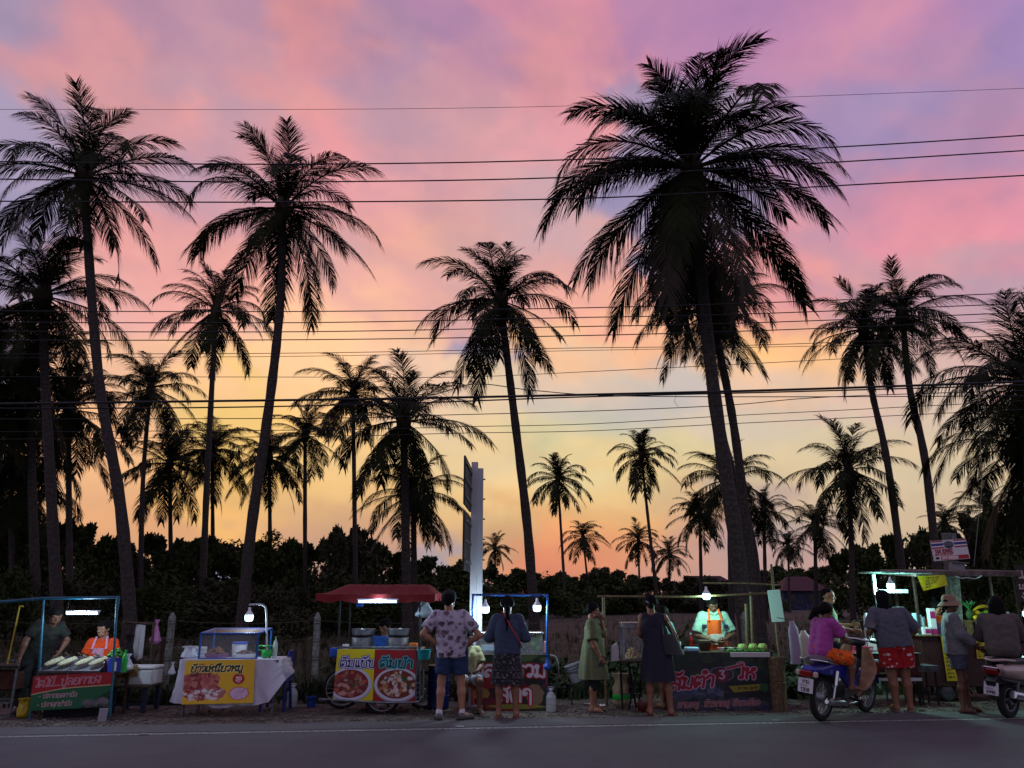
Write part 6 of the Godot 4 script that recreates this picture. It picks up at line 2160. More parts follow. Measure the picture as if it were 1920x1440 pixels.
	leg_table(et, Vector3(xb.x - 0.5, 0, -12.5), Vector3(at(29, 1290, 12.0).x, at(20, 1248, 12.0).y, -12.0), M["black_iron"], M["galvanised"], 0.03, 0.014)
	b = mb()
	b.abox(Vector3(xb.x - 0.46, at(20, 1296, 12.0).y, -12.45), Vector3(at(26, 1290, 12.0).x, at(20, 1260, 12.0).y, -12.06), 0.02)
	put(b, "charcoal_tray", mat("rusty", Color(0.35, 0.2, 0.12), 0.9, 0.3, "dirt", 4.0, 0.4), et)
	b = mb()
	b.tube(pts([[10, 1246, 12.2], [11, 1239, 12.2], [31, 1238, 12.2], [32, 1246, 12.2]]), 0.008, 6)
	put(b, "grill_handle", M["galvanised"], et)
	b = mb()
	b.tube(smooth_path(pts([[13, 1247, 12.25], [25, 1195, 12.25], [36, 1142, 12.25], [39, 1137, 12.25], [44, 1137, 12.25]]), 4), 0.012, 8)
	single(b, "hooked_pole", M["yellow_plastic"], "thin yellow pole with bent tip above grill table", "pole", at(13, 1247, 12.25))
	var yb := Vector3(at(47, 1340, 12.0).x, 0, -11.95)
	single(sack(yb, Vector3(0.085, 0.26, 0.08), null, 9.0, 0.75), "yellow_sack", M["yellow_plastic"], "bright yellow sack on ground under the fish banner's edge", "sack", yb)
	tube_lamp(125, 184, 1150, 11.78, "short lit tube lamp over the fish trays", 0.8)
	# bags hung on the leaning palm
	var hp := at(262, 1170, 13.6)
	b = mb()
	rows_cloth(b, hp + Vector3(-0.06, 0, 0.0), hp + Vector3(0.1, -0.02, 0.0), 0.55, 0.03)
	var wc := put(b, "towel", cloth("white_towel", Color(0.72, 0.72, 0.72)), null)
	wc.name = numbered("hanging_towel")
	tag(wc, "white towel hanging beside black bag near the fish stall", "towel")
	var kb := hp + Vector3(-0.1, -0.66, 0.08)
	var kt := thing("cloth_bag", "black cloth bag hanging beside the white towel", "bag", kb)
	put(sack(kb, Vector3(0.12, 0.5, 0.06), null, 14.0), "bag_body", cloth("black", Color(0.08, 0.08, 0.09)), kt)
	b = mb()
	b.tube(smooth_path([kb + Vector3(0, 0.48, 0), kb + Vector3(0.05, 0.62, 0), kb + Vector3(0.1, 0.68, -0.02)], 4), 0.012, 6)
	put(b, "bag_strap", cloth("black", Color(0.08, 0.08, 0.09)), kt)
	b = mb()
	b.tube([hp + Vector3(-0.3, 0.03, -0.02), hp + Vector3(0.25, 0.0, -0.02)], 0.02, 7)
	b.tube([hp + Vector3(-0.28, 0.03, -0.02), Vector3(hp.x - 0.3, -0.05, hp.z - 0.05)], 0.02, 7)
	b.tube([hp + Vector3(0.22, 0.0, -0.02), Vector3(hp.x + 0.24, -0.05, hp.z - 0.05)], 0.02, 7)
	single(b, "stick_rack", M["old_wood"], "dark stick rack holding towel and black bag", "rack", hp)
	var pk := at(290, 1208, 14.0)
	single(sack(pk, Vector3(0.09, 0.4, 0.07), null, 21.0), "pink_bag", film("pink_film", Color(0.72, 0.45, 0.65), 0.85), "pink plastic bag hung on wire by fence post", "plastic bag", pk)
	var pk2 := at(322, 1265, 13.9)
	single(sack(pk2, Vector3(0.06, 0.2, 0.05), null, 27.0), "plastic_bag", M["bag_film"], "small clear bag hung low on the pointed fence post", "plastic bag", pk2)

# a hanging cloth between two top points
func rows_cloth(b: MB, a: Vector3, c: Vector3, drop: float, wave: float):
	var rows := []
	for i in 9:
		var v := i / 8.0
		var row := []
		for j in 15:
			var u := j / 14.0
			row.append(a.lerp(c, u) + Vector3(0, -drop * v * (1.0 + 0.05 * sin(u * 5.0)), wave * sin(u * 11.0 + v) * v))
		rows.append(row)
	b.skin(rows)

# ---------------------------------------------------------------- sticky rice and pork stall
func stall_pork():
	var d := 12.1
	var L := at(340, 1290, d).x
	var R := at(505, 1290, d).x
	var top := at(420, 1237, d).y
	var base := Vector3((L + R) * 0.5, 0, -d - 0.35)
	var t := thing("food_stall", "sticky rice and pork table draped in white cloth", "stall", base)
	leg_table(t, Vector3(L - 0.02, 0, -d - 0.7), Vector3(R + 0.1, top - 0.006, -d), M["old_wood"], M["galvanised"])
	# white plastic cloth, front and both ends
	var b := mb()
	var rows := []
	for i in 15:
		var v := i / 14.0
		var row := []
		for j in 49:
			var u := j / 48.0
			var p: Vector3
			var fx := 0.0
			var bot := 0.16 + 0.03 * sin(u * 9.0) + 0.015 * sin(u * 23.0)
			if u < 0.14:
				p = Vector3(L - 0.06, 0, lerpf(-d - 0.6, -d + 0.03, u / 0.14))
				fx = -1.0
			elif u > 0.86:
				p = Vector3(R + 0.12, 0, lerpf(-d + 0.03, -d - 0.6, (u - 0.86) / 0.14))
				fx = 1.0
				bot = 0.52 + 0.06 * sin(u * 40.0)
			else:
				p = Vector3(lerpf(L - 0.06, R + 0.04, (u - 0.14) / 0.72), 0, -d + 0.03)
			var y := lerpf(top + 0.004, bot, v)
			var wv := 0.03 * v * sin(u * 60.0 + 2.0 * sin(v * 3.0)) + 0.02 * noise.get_noise_2d(u * 30.0, v * 4.0)
			row.append(Vector3(p.x + fx * (wv + 0.08 * v), y, p.z + (wv * 0.6 + 0.05 * v if fx == 0.0 else 0.0)))
		rows.append(row)
	b.skin(rows)
	put(b, "table_cloth", mat("plastic_cloth", Color(0.72, 0.71, 0.75), 0.5), t)
	b = mb()
	b.abox(Vector3(L - 0.055, top - 0.003, -d - 0.69), Vector3(R + 0.115, top + 0.002, -d + 0.025))
	put(b, "cloth_top", M["plastic_cloth"], t)
	# poster
	var im := canvas(520, 360, Color(0.83, 0.66, 0.05))
	var meat := [Color(0.5, 0.16, 0.16), Color(0.62, 0.28, 0.26), Color(0.42, 0.1, 0.12), Color(0.7, 0.42, 0.36), Color(0.56, 0.22, 0.2)]
	scraps(im, Rect2(10, 110, 235, 190), 150, 12, 34, meat, 41)
	scraps(im, Rect2(60, 40, 190, 60), 26, 12, 26, [Color(0.7, 0.42, 0.1), Color(0.62, 0.36, 0.1)], 43)
	scraps(im, Rect2(10, 250, 260, 70), 70, 10, 26, meat + [Color(0.8, 0.76, 0.76)], 44)
	scraps(im, Rect2(140, 240, 160, 60), 34, 8, 22, [Color(0.82, 0.8, 0.8), Color(0.62, 0.36, 0.34), Color(0.7, 0.55, 0.52)], 45)
	blob(im, Vector2(410, 278), Vector2(74, 54), Color(0.72, 0.25, 0.2), 46, 0.18)
	blob(im, Vector2(410, 278), Vector2(68, 49), Color(0.78, 0.64, 0.74), 46, 0.18)
	scraps(im, Rect2(350, 235, 120, 85), 120, 3, 7, [Color(0.85, 0.74, 0.82), Color(0.7, 0.56, 0.66)], 47, Rect2(350, 236, 120, 84))
	blob(im, Vector2(404, 160), Vector2(45, 45), Color(0.62, 0.05, 0.06), 48, 0.02)
	write(im, "20", Vector2(383, 172), 28.0, 34.0, [[6.0, Color(0.9, 0.85, 0.85)]])
	write(im, "บาท", Vector2(390, 192), 10.0, 14.0, [[2.5, Color(0.85, 0.7, 0.7)]])
	write(im, "ข้าวเหนียวหมู", Vector2(42, 96), 46.0, 58.0, [[20.0, Color(0.88, 0.82, 0.5)], [11.0, Color(0.03, 0.12, 0.1)]], 0.16)
	vinyl(t, "poster", [at(348, 1239, d - 0.07), at(478, 1236, d - 0.07), at(475, 1318, d - 0.15), at(341, 1321, d - 0.15)], printed("poster_pork", im), 0.006)
	# glass case
	var cl := at(373, 1230, d + 0.1).x
	var cr := at(481, 1230, d + 0.1).x
	var y0 := top + 0.004
	var y1 := at(420, 1188, d + 0.1).y
	var y2 := at(420, 1179, d + 0.5).y
	var zf := -d - 0.1
	var zb := -d - 0.52
	var c := thing("display_case", "blue framed glass case of pork on the white draped table", "case", Vector3((cl + cr) * 0.5, y0, (zf + zb) * 0.5))
	var e := [[Vector3(cl, y0, zf), Vector3(cr, y0, zf)], [Vector3(cl, y1, zf), Vector3(cr, y1, zf)], [Vector3(cl, y0, zf), Vector3(cl, y1, zf)], [Vector3(cr, y0, zf), Vector3(cr, y1, zf)], [Vector3(cl + 0.05, y0, zb), Vector3(cr + 0.07, y0, zb)], [Vector3(cl + 0.05, y2, zb), Vector3(cr + 0.07, y2, zb)], [Vector3(cl + 0.05, y0, zb), Vector3(cl + 0.05, y2, zb)], [Vector3(cr + 0.07, y0, zb), Vector3(cr + 0.07, y2, zb)], [Vector3(cl, y1, zf), Vector3(cl + 0.05, y2, zb)], [Vector3(cr, y1, zf), Vector3(cr + 0.07, y2, zb)]]
	for q in e:
		b = mb()
		b.bar(q[0], q[1], 0.024, 0.024, Vector3(0.1, 1, 0.2))
		put(b, "frame_bar", M["blue_pipe"], c)
	b = mb()
	b.face([Vector3(cl, y0, zf - 0.004), Vector3(cr, y0, zf - 0.004), Vector3(cr, y1, zf - 0.004), Vector3(cl, y1, zf - 0.004)], Vector3(0, 0, 1))
	put(b, "pane", M["clear_pane"], c)
	b = mb()
	b.face([Vector3(cl, y1 + 0.014, zf), Vector3(cr, y1 + 0.014, zf), Vector3(cr + 0.07, y2 + 0.014, zb), Vector3(cl + 0.05, y2 + 0.014, zb)], Vector3.UP)
	put(b, "lid_sheet", film("milky_lid", Color(0.5, 0.42, 0.38), 0.35), c)
	for k in 2:
		var px: float = [403, 458][k]
		var tc := Vector3(at(px, 1230, d + 0.25).x, y0 + 0.002, -d - 0.3)
		var tr := thing("plastic_tray", ["pink edged tray of shredded pork in the glass case", "white tray of dark pork pieces in the glass case"][k], "tray", tc)
		b = mb()
		b.lathe(Transform3D(Basis(), tc), [Vector2(0, 0), Vector2(0.15, 0), Vector2(0.18, 0.06), Vector2(0.175, 0.06), Vector2(0.145, 0.01), Vector2(0, 0.01)], 4 + 16, false, 0.8)
		put(b, "tray_body", [mat("mauve_plastic", Color(0.5, 0.2, 0.45), 0.4), M["white_plastic"]][k], tr)
		b = mound(tc + Vector3(0, 0.02, 0), Vector3(0.14, [0.12, 0.07][k], 0.11), 150, 0.03, null, 50 + k)
		put(b, "pork", [mat("shredded", Color(0.42, 0.26, 0.13), 0.8), mat("pork_dark", Color(0.3, 0.17, 0.12), 0.6)][k], tr)
	var tub := Vector3(at(445, 1230, d + 0.4).x, y0 + 0.002, -d - 0.47)
	b = mb()
	b.lathe(Transform3D(Basis(), tub), [Vector2(0, 0), Vector2(0.1, 0), Vector2(0.115, 0.2), Vector2(0, 0.2)], 18)
	var to := thing("tub", "white tub with blue lid at the back of glass case", "tub", tub)
	put(b, "tub_body", M["white_plastic"], to)
	b = mb()
	b.lathe(Transform3D(Basis(), tub), [Vector2(0.12, 0.19), Vector2(0.12, 0.215), Vector2(0, 0.217)], 18)
	put(b, "lid", M["blue_plastic"], to)
	# boxes and bottles beside the case
	var bx := Vector3(at(352, 1230, d + 0.2).x, y0, -d - 0.25)
	single(sack(bx, Vector3(0.13, 0.17, 0.1), null, 33.0, 0.5), "plastic_bag", M["bag_film"], "white plastic bag beside the blue framed glass case", "plastic bag", bx)
	var bx2 := Vector3(at(364, 1230, d + 0.3).x, y0, -d - 0.5)
	var lb := thing("lunch_box", "white lunch box stack behind the glass case", "box", bx2)
	for k in 3:
		b = mb()
		b.abox(bx2 + Vector3(-0.09, 0.05 * k, -0.08), bx2 + Vector3(0.09, 0.05 * k + 0.046, 0.08), 0.008)
		put(b, "box", M["foam"], lb)
	var gb := Vector3(at(500, 1230, d + 0.3).x, y0, -d - 0.3)
	var gt := thing("kettle", "round green plastic kettle on the white draped table", "kettle", gb)
	b = mb()
	b.lathe(Transform3D(Basis(), gb), [Vector2(0, 0), Vector2(0.06, 0), Vector2(0.08, 0.05), Vector2(0.07, 0.11), Vector2(0.03, 0.14), Vector2(0.03, 0.155), Vector2(0.075, 0.16), Vector2(0.075, 0.175), Vector2(0, 0.18)], 18, true)
	put(b, "kettle_body", M["green_plastic"], gt)
	b = mb()
	b.tube(smooth_path([gb + Vector3(-0.06, 0.1, 0), gb + Vector3(-0.13, 0.12, 0), gb + Vector3(-0.12, 0.17, 0), gb + Vector3(-0.05, 0.17, 0)], 4), 0.01, 6)
	put(b, "handle", M["green_plastic"], gt)
	bottle(gb + Vector3(0.09, 0, -0.1), 0.3, 0.036, film("bottle_film", Color(0.8, 0.9, 0.85), 0.5), "clear water bottle behind the green kettle", "green_plastic")
	# bent pipe with bulb
	b = mb()
	var pp := smooth_path(pts([[501, 1238, d + 0.25], [500, 1180, d + 0.25], [499, 1145, d + 0.25], [495, 1136, d + 0.25], [486, 1133, d + 0.25], [467, 1134, d + 0.25]]), 5)
	pp.insert(0, Vector3(pp[0].x + 0.02, y0, pp[0].z))
	b.tube(pp, 0.014, 9)
	single(b, "lamp_pipe", M["white_pipe"], "bent white pipe holding the sticky rice stall bulb", "pipe", pp[0])
	bulb(467, 1157, d + 0.25, "lit white bulb over the sticky rice stall", [at(467, 1134, d + 0.25)], 0.45)
	# blue chair
	var g := Vector3(at(517, 1320, 12.75).x, 0, -12.75)
	var ch := thing("plastic_chair", "blue plastic chair beside the sticky rice stall", "chair", g)
	b = mb()
	b.box(Transform3D(Basis(), g + Vector3(0, 0.42, 0)), Vector3(0.36, 0.03, 0.36), 0.01)
	put(b, "seat", mat("chair_blue", Color(0.09, 0.13, 0.5), 0.4), ch)
	b = mb()
	b.plate(Transform3D(Basis(Vector3.UP, PI / 2), g + Vector3(0.18, 0.62, 0)), [Vector2(-0.17, -0.18), Vector2(0.17, -0.18), Vector2(0.18, 0.16), Vector2(0.1, 0.24), Vector2(-0.1, 0.24), Vector2(-0.18, 0.16)], 0.022, 0.005)
	put(b, "backrest", M["chair_blue"], ch)
	for sx: float in [-1.0, 1.0]:
		for sz: float in [-1.0, 1.0]:
			b = mb()
			b.bar(g + Vector3(sx * 0.15, 0.41, sz * 0.15), g + Vector3(sx * 0.18, 0, sz * 0.18), 0.035, 0.035, Vector3(1, 0, 1), 0.004)
			put(b, "leg", M["chair_blue"], ch)
	jug(gp(547, 1326), "water jug standing alone near the blue chair")
	var bk := gp(583, 1325)
	bucket(Transform3D(Basis(), bk), 0.075, 0.15, M["blue_plastic"], "small bright blue bucket beside the soup cart", "", false)
	b = mb()
	b.bar(gp(497, 1333) + Vector3(0, 0.015, 0), gp(520, 1322) + Vector3(0, 0.03, 0), 0.03, 0.015)
	single(b, "plank", M["bamboo"], "short plank on the ground by the blue chair", "plank", gp(505, 1330))

# ---------------------------------------------------------------- soup cart
func spoked_wheel(t: Node3D, c: Vector3, r: float, yaw: float):
	var X := Transform3D(Basis(Vector3.UP, yaw), c)
	var b := mb(X)
	b.torus(Transform3D(), r - 0.022, 0.022, 32, 8)
	var w := put(b, "wheel", M["rubber"], t)
	b = mb(X)
	b.torus(Transform3D(), r - 0.05, 0.012, 32, 6, 1.6)
	put(b, "rim", M["steel"], w)
	b = mb(X)
	b.tube([Vector3(0, 0, -0.05), Vector3(0, 0, 0.05)], 0.024, 10)
	put(b, "hub", M["steel"], w)
	b = mb(X)
	for k in 20:
		var a := TAU * k / 20.0
		b.tube([Vector3(0.022 * cos(a + 1.2), 0.022 * sin(a + 1.2), 0.02 if k % 2 else -0.02), Vector3(cos(a) * (r - 0.06), sin(a) * (r - 0.06), 0)], 0.0022, 4)
	put(b, "spokes", M["chrome"], w)

func cart_soup():
	var d := 12.25
	var L := at(632, 1260, d).x
	var R := at(783, 1260, d).x
	var top := at(700, 1216, d).y
	var low := at(700, 1316, d).y
	var base := Vector3((L + R) * 0.5, 0, -d - 0.4)
	var t := thing("food_cart", "three wheeled soup cart with red canopy", "cart", base)
	var b := mb()
	b.abox(Vector3(L + 0.02, low, -d - 0.78), Vector3(R - 0.02, top - 0.05, -d - 0.03), 0.01)
	put(b, "cart_body", mat("cart_dark", Color(0.12, 0.12, 0.14), 0.7, 0.0, "metal", 2.0), t)
	b = mb()
	b.abox(Vector3(L - 0.02, top - 0.048, -d - 0.8), Vector3(R + 0.02, top - 0.02, -d - 0.01), 0.006)
	put(b, "counter_top", M["steel"], t)
	# frame rails
	for q in [[[598, 1311, d - 0.05], [625, 1312, d - 0.05], [700, 1317, d - 0.05], [775, 1317, d - 0.05], [788, 1312, d - 0.05], [792, 1303, d]], [[632, 1214, d - 0.02], [783, 1214, d - 0.02]], [[598, 1314, d + 0.7], [790, 1316, d + 0.7]]]:
		b = mb()
		b.tube(smooth_path(pts(q), 3), 0.015, 8)
		put(b, "rail", M["galvanised"], t)
	for q in [[780, 1214, 1316], [788, 1240, 1310], [794, 1255, 1308]]:
		b = mb()
		b.tube([at(q[0], q[1], d - 0.02), at(q[0], q[2], d - 0.02)], 0.011, 7)
		put(b, "upright_rail", M["galvanised"], t)
	for k in 4:
		b = mb()
		b.tube([at(778, 1282 + k * 9, d - 0.03), at(796, 1278 + k * 9, d + 0.02)], 0.008, 6)
		put(b, "rack_bar", M["galvanised"], t)
	# canopy posts and canopy
	var ty := at(700, 1128, d).y
	for q in [[638, d + 0.05, 634], [657, d + 0.72, 654], [787, d + 0.05, 786], [790, d + 0.72, 788]]:
		b = mb()
		b.tube([at(q[2], 1222, q[1]), Vector3(at(q[0], 1128, q[1]).x, ty + 0.05, -q[1])], 0.013, 8)
		put(b, "canopy_post", M["black_iron"], t)
	var cx0 := at(597, 1120, d).x
	var cx1 := at(818, 1120, d).x
	var ridge := at(700, 1100, d + 0.3).y + 0.03
	var eave := at(700, 1121, d - 0.15).y
	var rows := []
	for i in 15:
		var v := i / 14.0              # front eave to back eave
		var row := []
		for j in 41:
			var u := j / 40.0
			var x := lerpf(cx0, cx1, u)
			var z := lerpf(-d + 0.2, -d - 1.0, v)
			var edge := maxf(absf(v - 0.5) * 2.0, 0.0)
			var endd := maxf(0.0, 1.0 - u / 0.22) if u < 0.22 else maxf(0.0, (u - 0.9) / 0.1) * 0.8
			var y := lerpf(ridge, eave + 0.05, smoothstep(0.1, 0.9, edge))
			y = lerpf(y, eave + 0.06, smoothstep(0.0, 1.0, endd))
			y += 0.02 * noise.get_noise_2d(u * 12.0, v * 5.0)
			row.append(Vector3(x, y, z))
		rows.append(row)
	b = mb()
	b.skin(rows)
	var red := mat("canopy_red", Color(0.5, 0.1, 0.11), 0.85, 0.0, "cloth", 1.5)
	var can := put(b, "canopy", red, t)
	var vr := []
	for i in 4:                       # scalloped valance all round
		var v := i / 3.0
		var row := []
		for j in 121:
			var u := j / 120.0
			var per := u * 4.0
			var p: Vector3
			if per < 1.4:
				var f := int(per / 1.4 * 40.0)
				p = rows[0][mini(f, 40)].lerp(rows[0][mini(f + 1, 40)], per / 1.4 * 40.0 - f)
			elif per < 2.0:
				var f := int((per - 1.4) / 0.6 * 14.0)
				p = rows[mini(f, 14)][40].lerp(rows[mini(f + 1, 14)][40], (per - 1.4) / 0.6 * 14.0 - f)
			elif per < 3.4:
				var f := int((3.4 - per) / 1.4 * 40.0)
				p = rows[14][mini(f, 40)].lerp(rows[14][mini(f + 1, 40)], (3.4 - per) / 1.4 * 40.0 - f)
			else:
				var f := int((4.0 - per) / 0.6 * 14.0)
				p = rows[mini(f, 14)][0].lerp(rows[mini(f + 1, 14)][0], (4.0 - per) / 0.6 * 14.0 - f)
			row.append(p + Vector3(0, -v * (0.085 + 0.035 * absf(sin(u * 42.0))), 0.012 * sin(u * 90.0) * v))
		vr.append(row)
	b = mb()
	b.skin(vr)
	put(b, "valance", red, can)
	# two printed panels
	var food := func(im: Image, c: Vector2, r: Vector2, soup: Color, bits: Array, sd: int):
		blob(im, c + Vector2(0, 8), r * 1.02, Color(0.55, 0.54, 0.6), sd, 0.0)
		blob(im, c, r, Color(0.72, 0.72, 0.78), sd, 0.0)
		blob(im, c + Vector2(-2, -2), r * 0.86, soup, sd, 0.02)
		scraps(im, Rect2(c - r * 0.8, r * 1.6), 90, 8, 24, bits, sd, Rect2(c - r * 0.76, r * 1.52))
		scraps(im, Rect2(c - r * 0.7, r * 1.4), 14, 6, 20, [Color(0.1, 0.3, 0.12), Color(0.16, 0.22, 0.14)], sd + 5, Rect2(c - r * 0.6, r * 1.2))
	var im := canvas(300, 400, Color(0.78, 0.72, 0.03))
	food.call(im, Vector2(120, 272), Vector2(165, 128), Color(0.42, 0.07, 0.05), [Color(0.55, 0.36, 0.34), Color(0.7, 0.52, 0.48), Color(0.5, 0.2, 0.14), Color(0.66, 0.3, 0.2), Color(0.4, 0.26, 0.22)], 61)
	write(im, "ต้มแซ้บ", Vector2(28, 142), 56.0, 78.0, [[30.0, Color(0.1, 0.12, 0.42)], [21.0, Color(0.82, 0.8, 0.9)], [10.0, Color(0.06, 0.06, 0.26)]], 0.06)
	vinyl(t, "yellow_panel", [at(633, 1217, d - 0.03), at(703, 1217, d - 0.03), at(699, 1314, d - 0.03), at(624, 1313, d - 0.03)], printed("soup_yellow", im, 0.5), 0.003)
	im = canvas(310, 400, Color(0.55, 0.04, 0.07))
	food.call(im, Vector2(172, 270), Vector2(168, 130), Color(0.4, 0.14, 0.05), [Color(0.72, 0.6, 0.5), Color(0.75, 0.68, 0.68), Color(0.62, 0.4, 0.26), Color(0.5, 0.2, 0.12), Color(0.8, 0.75, 0.72)], 71)
	write(im, "ต้มยำ", Vector2(36, 138), 58.0, 88.0, [[30.0, Color(0.16, 0.42, 0.46)], [22.0, Color(0.3, 0.66, 0.68)], [11.0, Color(0.03, 0.16, 0.18)]], 0.06)
	vinyl(t, "red_panel", [at(703.5, 1218, d - 0.034), at(781, 1219, d - 0.034), at(777, 1315, d - 0.034), at(699.5, 1314.5, d - 0.034)], printed("soup_red", im, 0.5), 0.003)
	# wheels
	spoked_wheel(t, Vector3(at(717, 1310, d + 0.1).x, 0.26, -d - 0.1), 0.27, 0.05)
	spoked_wheel(t, Vector3(at(641, 1300, d + 0.65).x, 0.29, -d - 0.7), 0.3, 0.25)
	spoked_wheel(t, Vector3(at(792, 1300, d + 0.65).x, 0.27, -d - 0.66), 0.28, -0.3)
	# pots
	for k in 2:
		var px: float = [680, 745][k]
		var c := Vector3(at(px, 1215, d + 0.35).x, top - 0.02, -d - 0.35)
		var po := thing("soup_pot", ["wide steel soup pot on cart, lid bowl beside the canopy's bare post", "wide steel soup pot on cart beside the floral shirt man"][k], "pot", c, "steel soup pots")
		b = mb()
		b.lathe(Transform3D(Basis(), c), [Vector2(0, 0.0), Vector2(0.165, 0.0), Vector2(0.17, 0.16), Vector2(0.16, 0.165)], 26)
		put(b, "pot_body", M["aluminium"], po)
		b = mb()
		b.lathe(Transform3D(Basis(), c), [Vector2(0.12, 0.17), Vector2(0.16, 0.2), Vector2(0.178, 0.28), Vector2(0.184, 0.285), Vector2(0.17, 0.282), Vector2(0.15, 0.21), Vector2(0, 0.18)], 26, false)
		put(b, "bowl", M["steel"], po)
	# odds and ends
	var q0 := at(628, 1232, d + 0.1)
	b = mb()
	b.abox(q0 + Vector3(-0.07, 0, -0.1), q0 + Vector3(0.07, 0.13, 0.07), 0.015)
	single(b, "blue_box", M["blue_plastic"], "blue plastic box hooked on the soup cart end", "box", q0)
	q0 = at(795, 1236, d - 0.02)
	var bas := thing("basket", "teal plastic basket hooked on the soup cart", "basket", q0)
	b = mb()
	b.lathe(Transform3D(Basis(Vector3.UP, PI / 4), q0), [Vector2(0.0, 0), Vector2(0.1, 0), Vector2(0.13, 0.13), Vector2(0.14, 0.135), Vector2(0.12, 0.13), Vector2(0.09, 0.012), Vector2(0, 0.012)], 4)
	put(b, "basket_body", M["teal_plastic"], bas)
	for k in 3:
		b = mb()
		b.lathe(Transform3D(Basis(Vector3.UP, PI / 4), q0), [Vector2(0.104 + k * 0.008, 0.025 + k * 0.035), Vector2(0.113 + k * 0.008, 0.03 + k * 0.035), Vector2(0.106 + k * 0.008, 0.035 + k * 0.035)], 4)
		put(b, "rib", M["teal_plastic"], bas)
	q0 = Vector3(at(775, 1215, d + 0.2).x, top - 0.02, -d - 0.2)
	b = mb()
	b.abox(q0 + Vector3(-0.06, 0, -0.08), q0 + Vector3(0.06, 0.09, 0.08), 0.01)
	single(b, "spice_box", mat("spice_orange", Color(0.75, 0.4, 0.12), 0.6), "orange spice box on the soup cart counter", "box", q0)
	q0 = Vector3(at(648, 1215, d + 0.2).x, top - 0.02, -d - 0.2)
	b = mb()
	b.lathe(Transform3D(Basis(), q0), [Vector2(0, 0), Vector2(0.04, 0), Vector2(0.055, 0.07), Vector2(0.05, 0.07), Vector2(0.035, 0.01), Vector2(0, 0.01)], 14)
	single(b, "soup_bowl", M["white_plastic"], "white soup bowl at the soup cart's end", "bowl", q0)
	q0 = at(796, 1158, d + 0.1)
	single(sack(q0, Vector3(0.14, 0.34, 0.08), null, 61.0), "plastic_bag", film("bag_cool", Color(0.75, 0.82, 0.84), 0.7), "big plastic bag hung under the red canopy", "plastic bag", q0)
	q0 = at(675, 1138, d + 0.3)
	b = mb()
	b.abox(q0 + Vector3(-0.05, 0, -0.05), q0 + Vector3(0.05, 0.07, 0.05), 0.01)
	var hbx := thing("hanging_box", "small blue box hung under the red canopy by its tube lamp", "box", q0)
	put(b, "box_body", M["blue_plastic"], hbx)
	b = mb()
	b.tube([q0 + Vector3(0, 0.07, 0), q0 + Vector3(0, 0.2, 0)], 0.004, 4)
	put(b, "hook", M["wire"], hbx)
	tube_lamp(672, 744, 1128, d - 0.25, "long lit tube lamp along the red canopy edge", 0.5)
	# blue drum behind the floral man
	var g := Vector3(at(822, 1300, 12.9).x, 0, -12.9)
	var dr := thing("plastic_drum", "dark blue plastic drum behind the floral shirt man's legs", "drum", g)
	b = mb()
	b.lathe(Transform3D(Basis(), g), [Vector2(0, 0), Vector2(0.15, 0), Vector2(0.165, 0.03), Vector2(0.165, 0.18), Vector2(0.172, 0.19), Vector2(0.165, 0.2), Vector2(0.165, 0.4), Vector2(0.172, 0.41), Vector2(0.165, 0.42), Vector2(0.16, 0.58), Vector2(0.15, 0.6)], 24)
	put(b, "drum_body", mat("drum_blue", Color(0.06, 0.12, 0.38), 0.45, 0.0, "fine", 3.0), dr)
	b = mb()
	b.lathe(Transform3D(Basis(), g), [Vector2(0.17, 0.6), Vector2(0.17, 0.63), Vector2(0, 0.635)], 24)
	put(b, "lid", M["black_plastic"], dr)

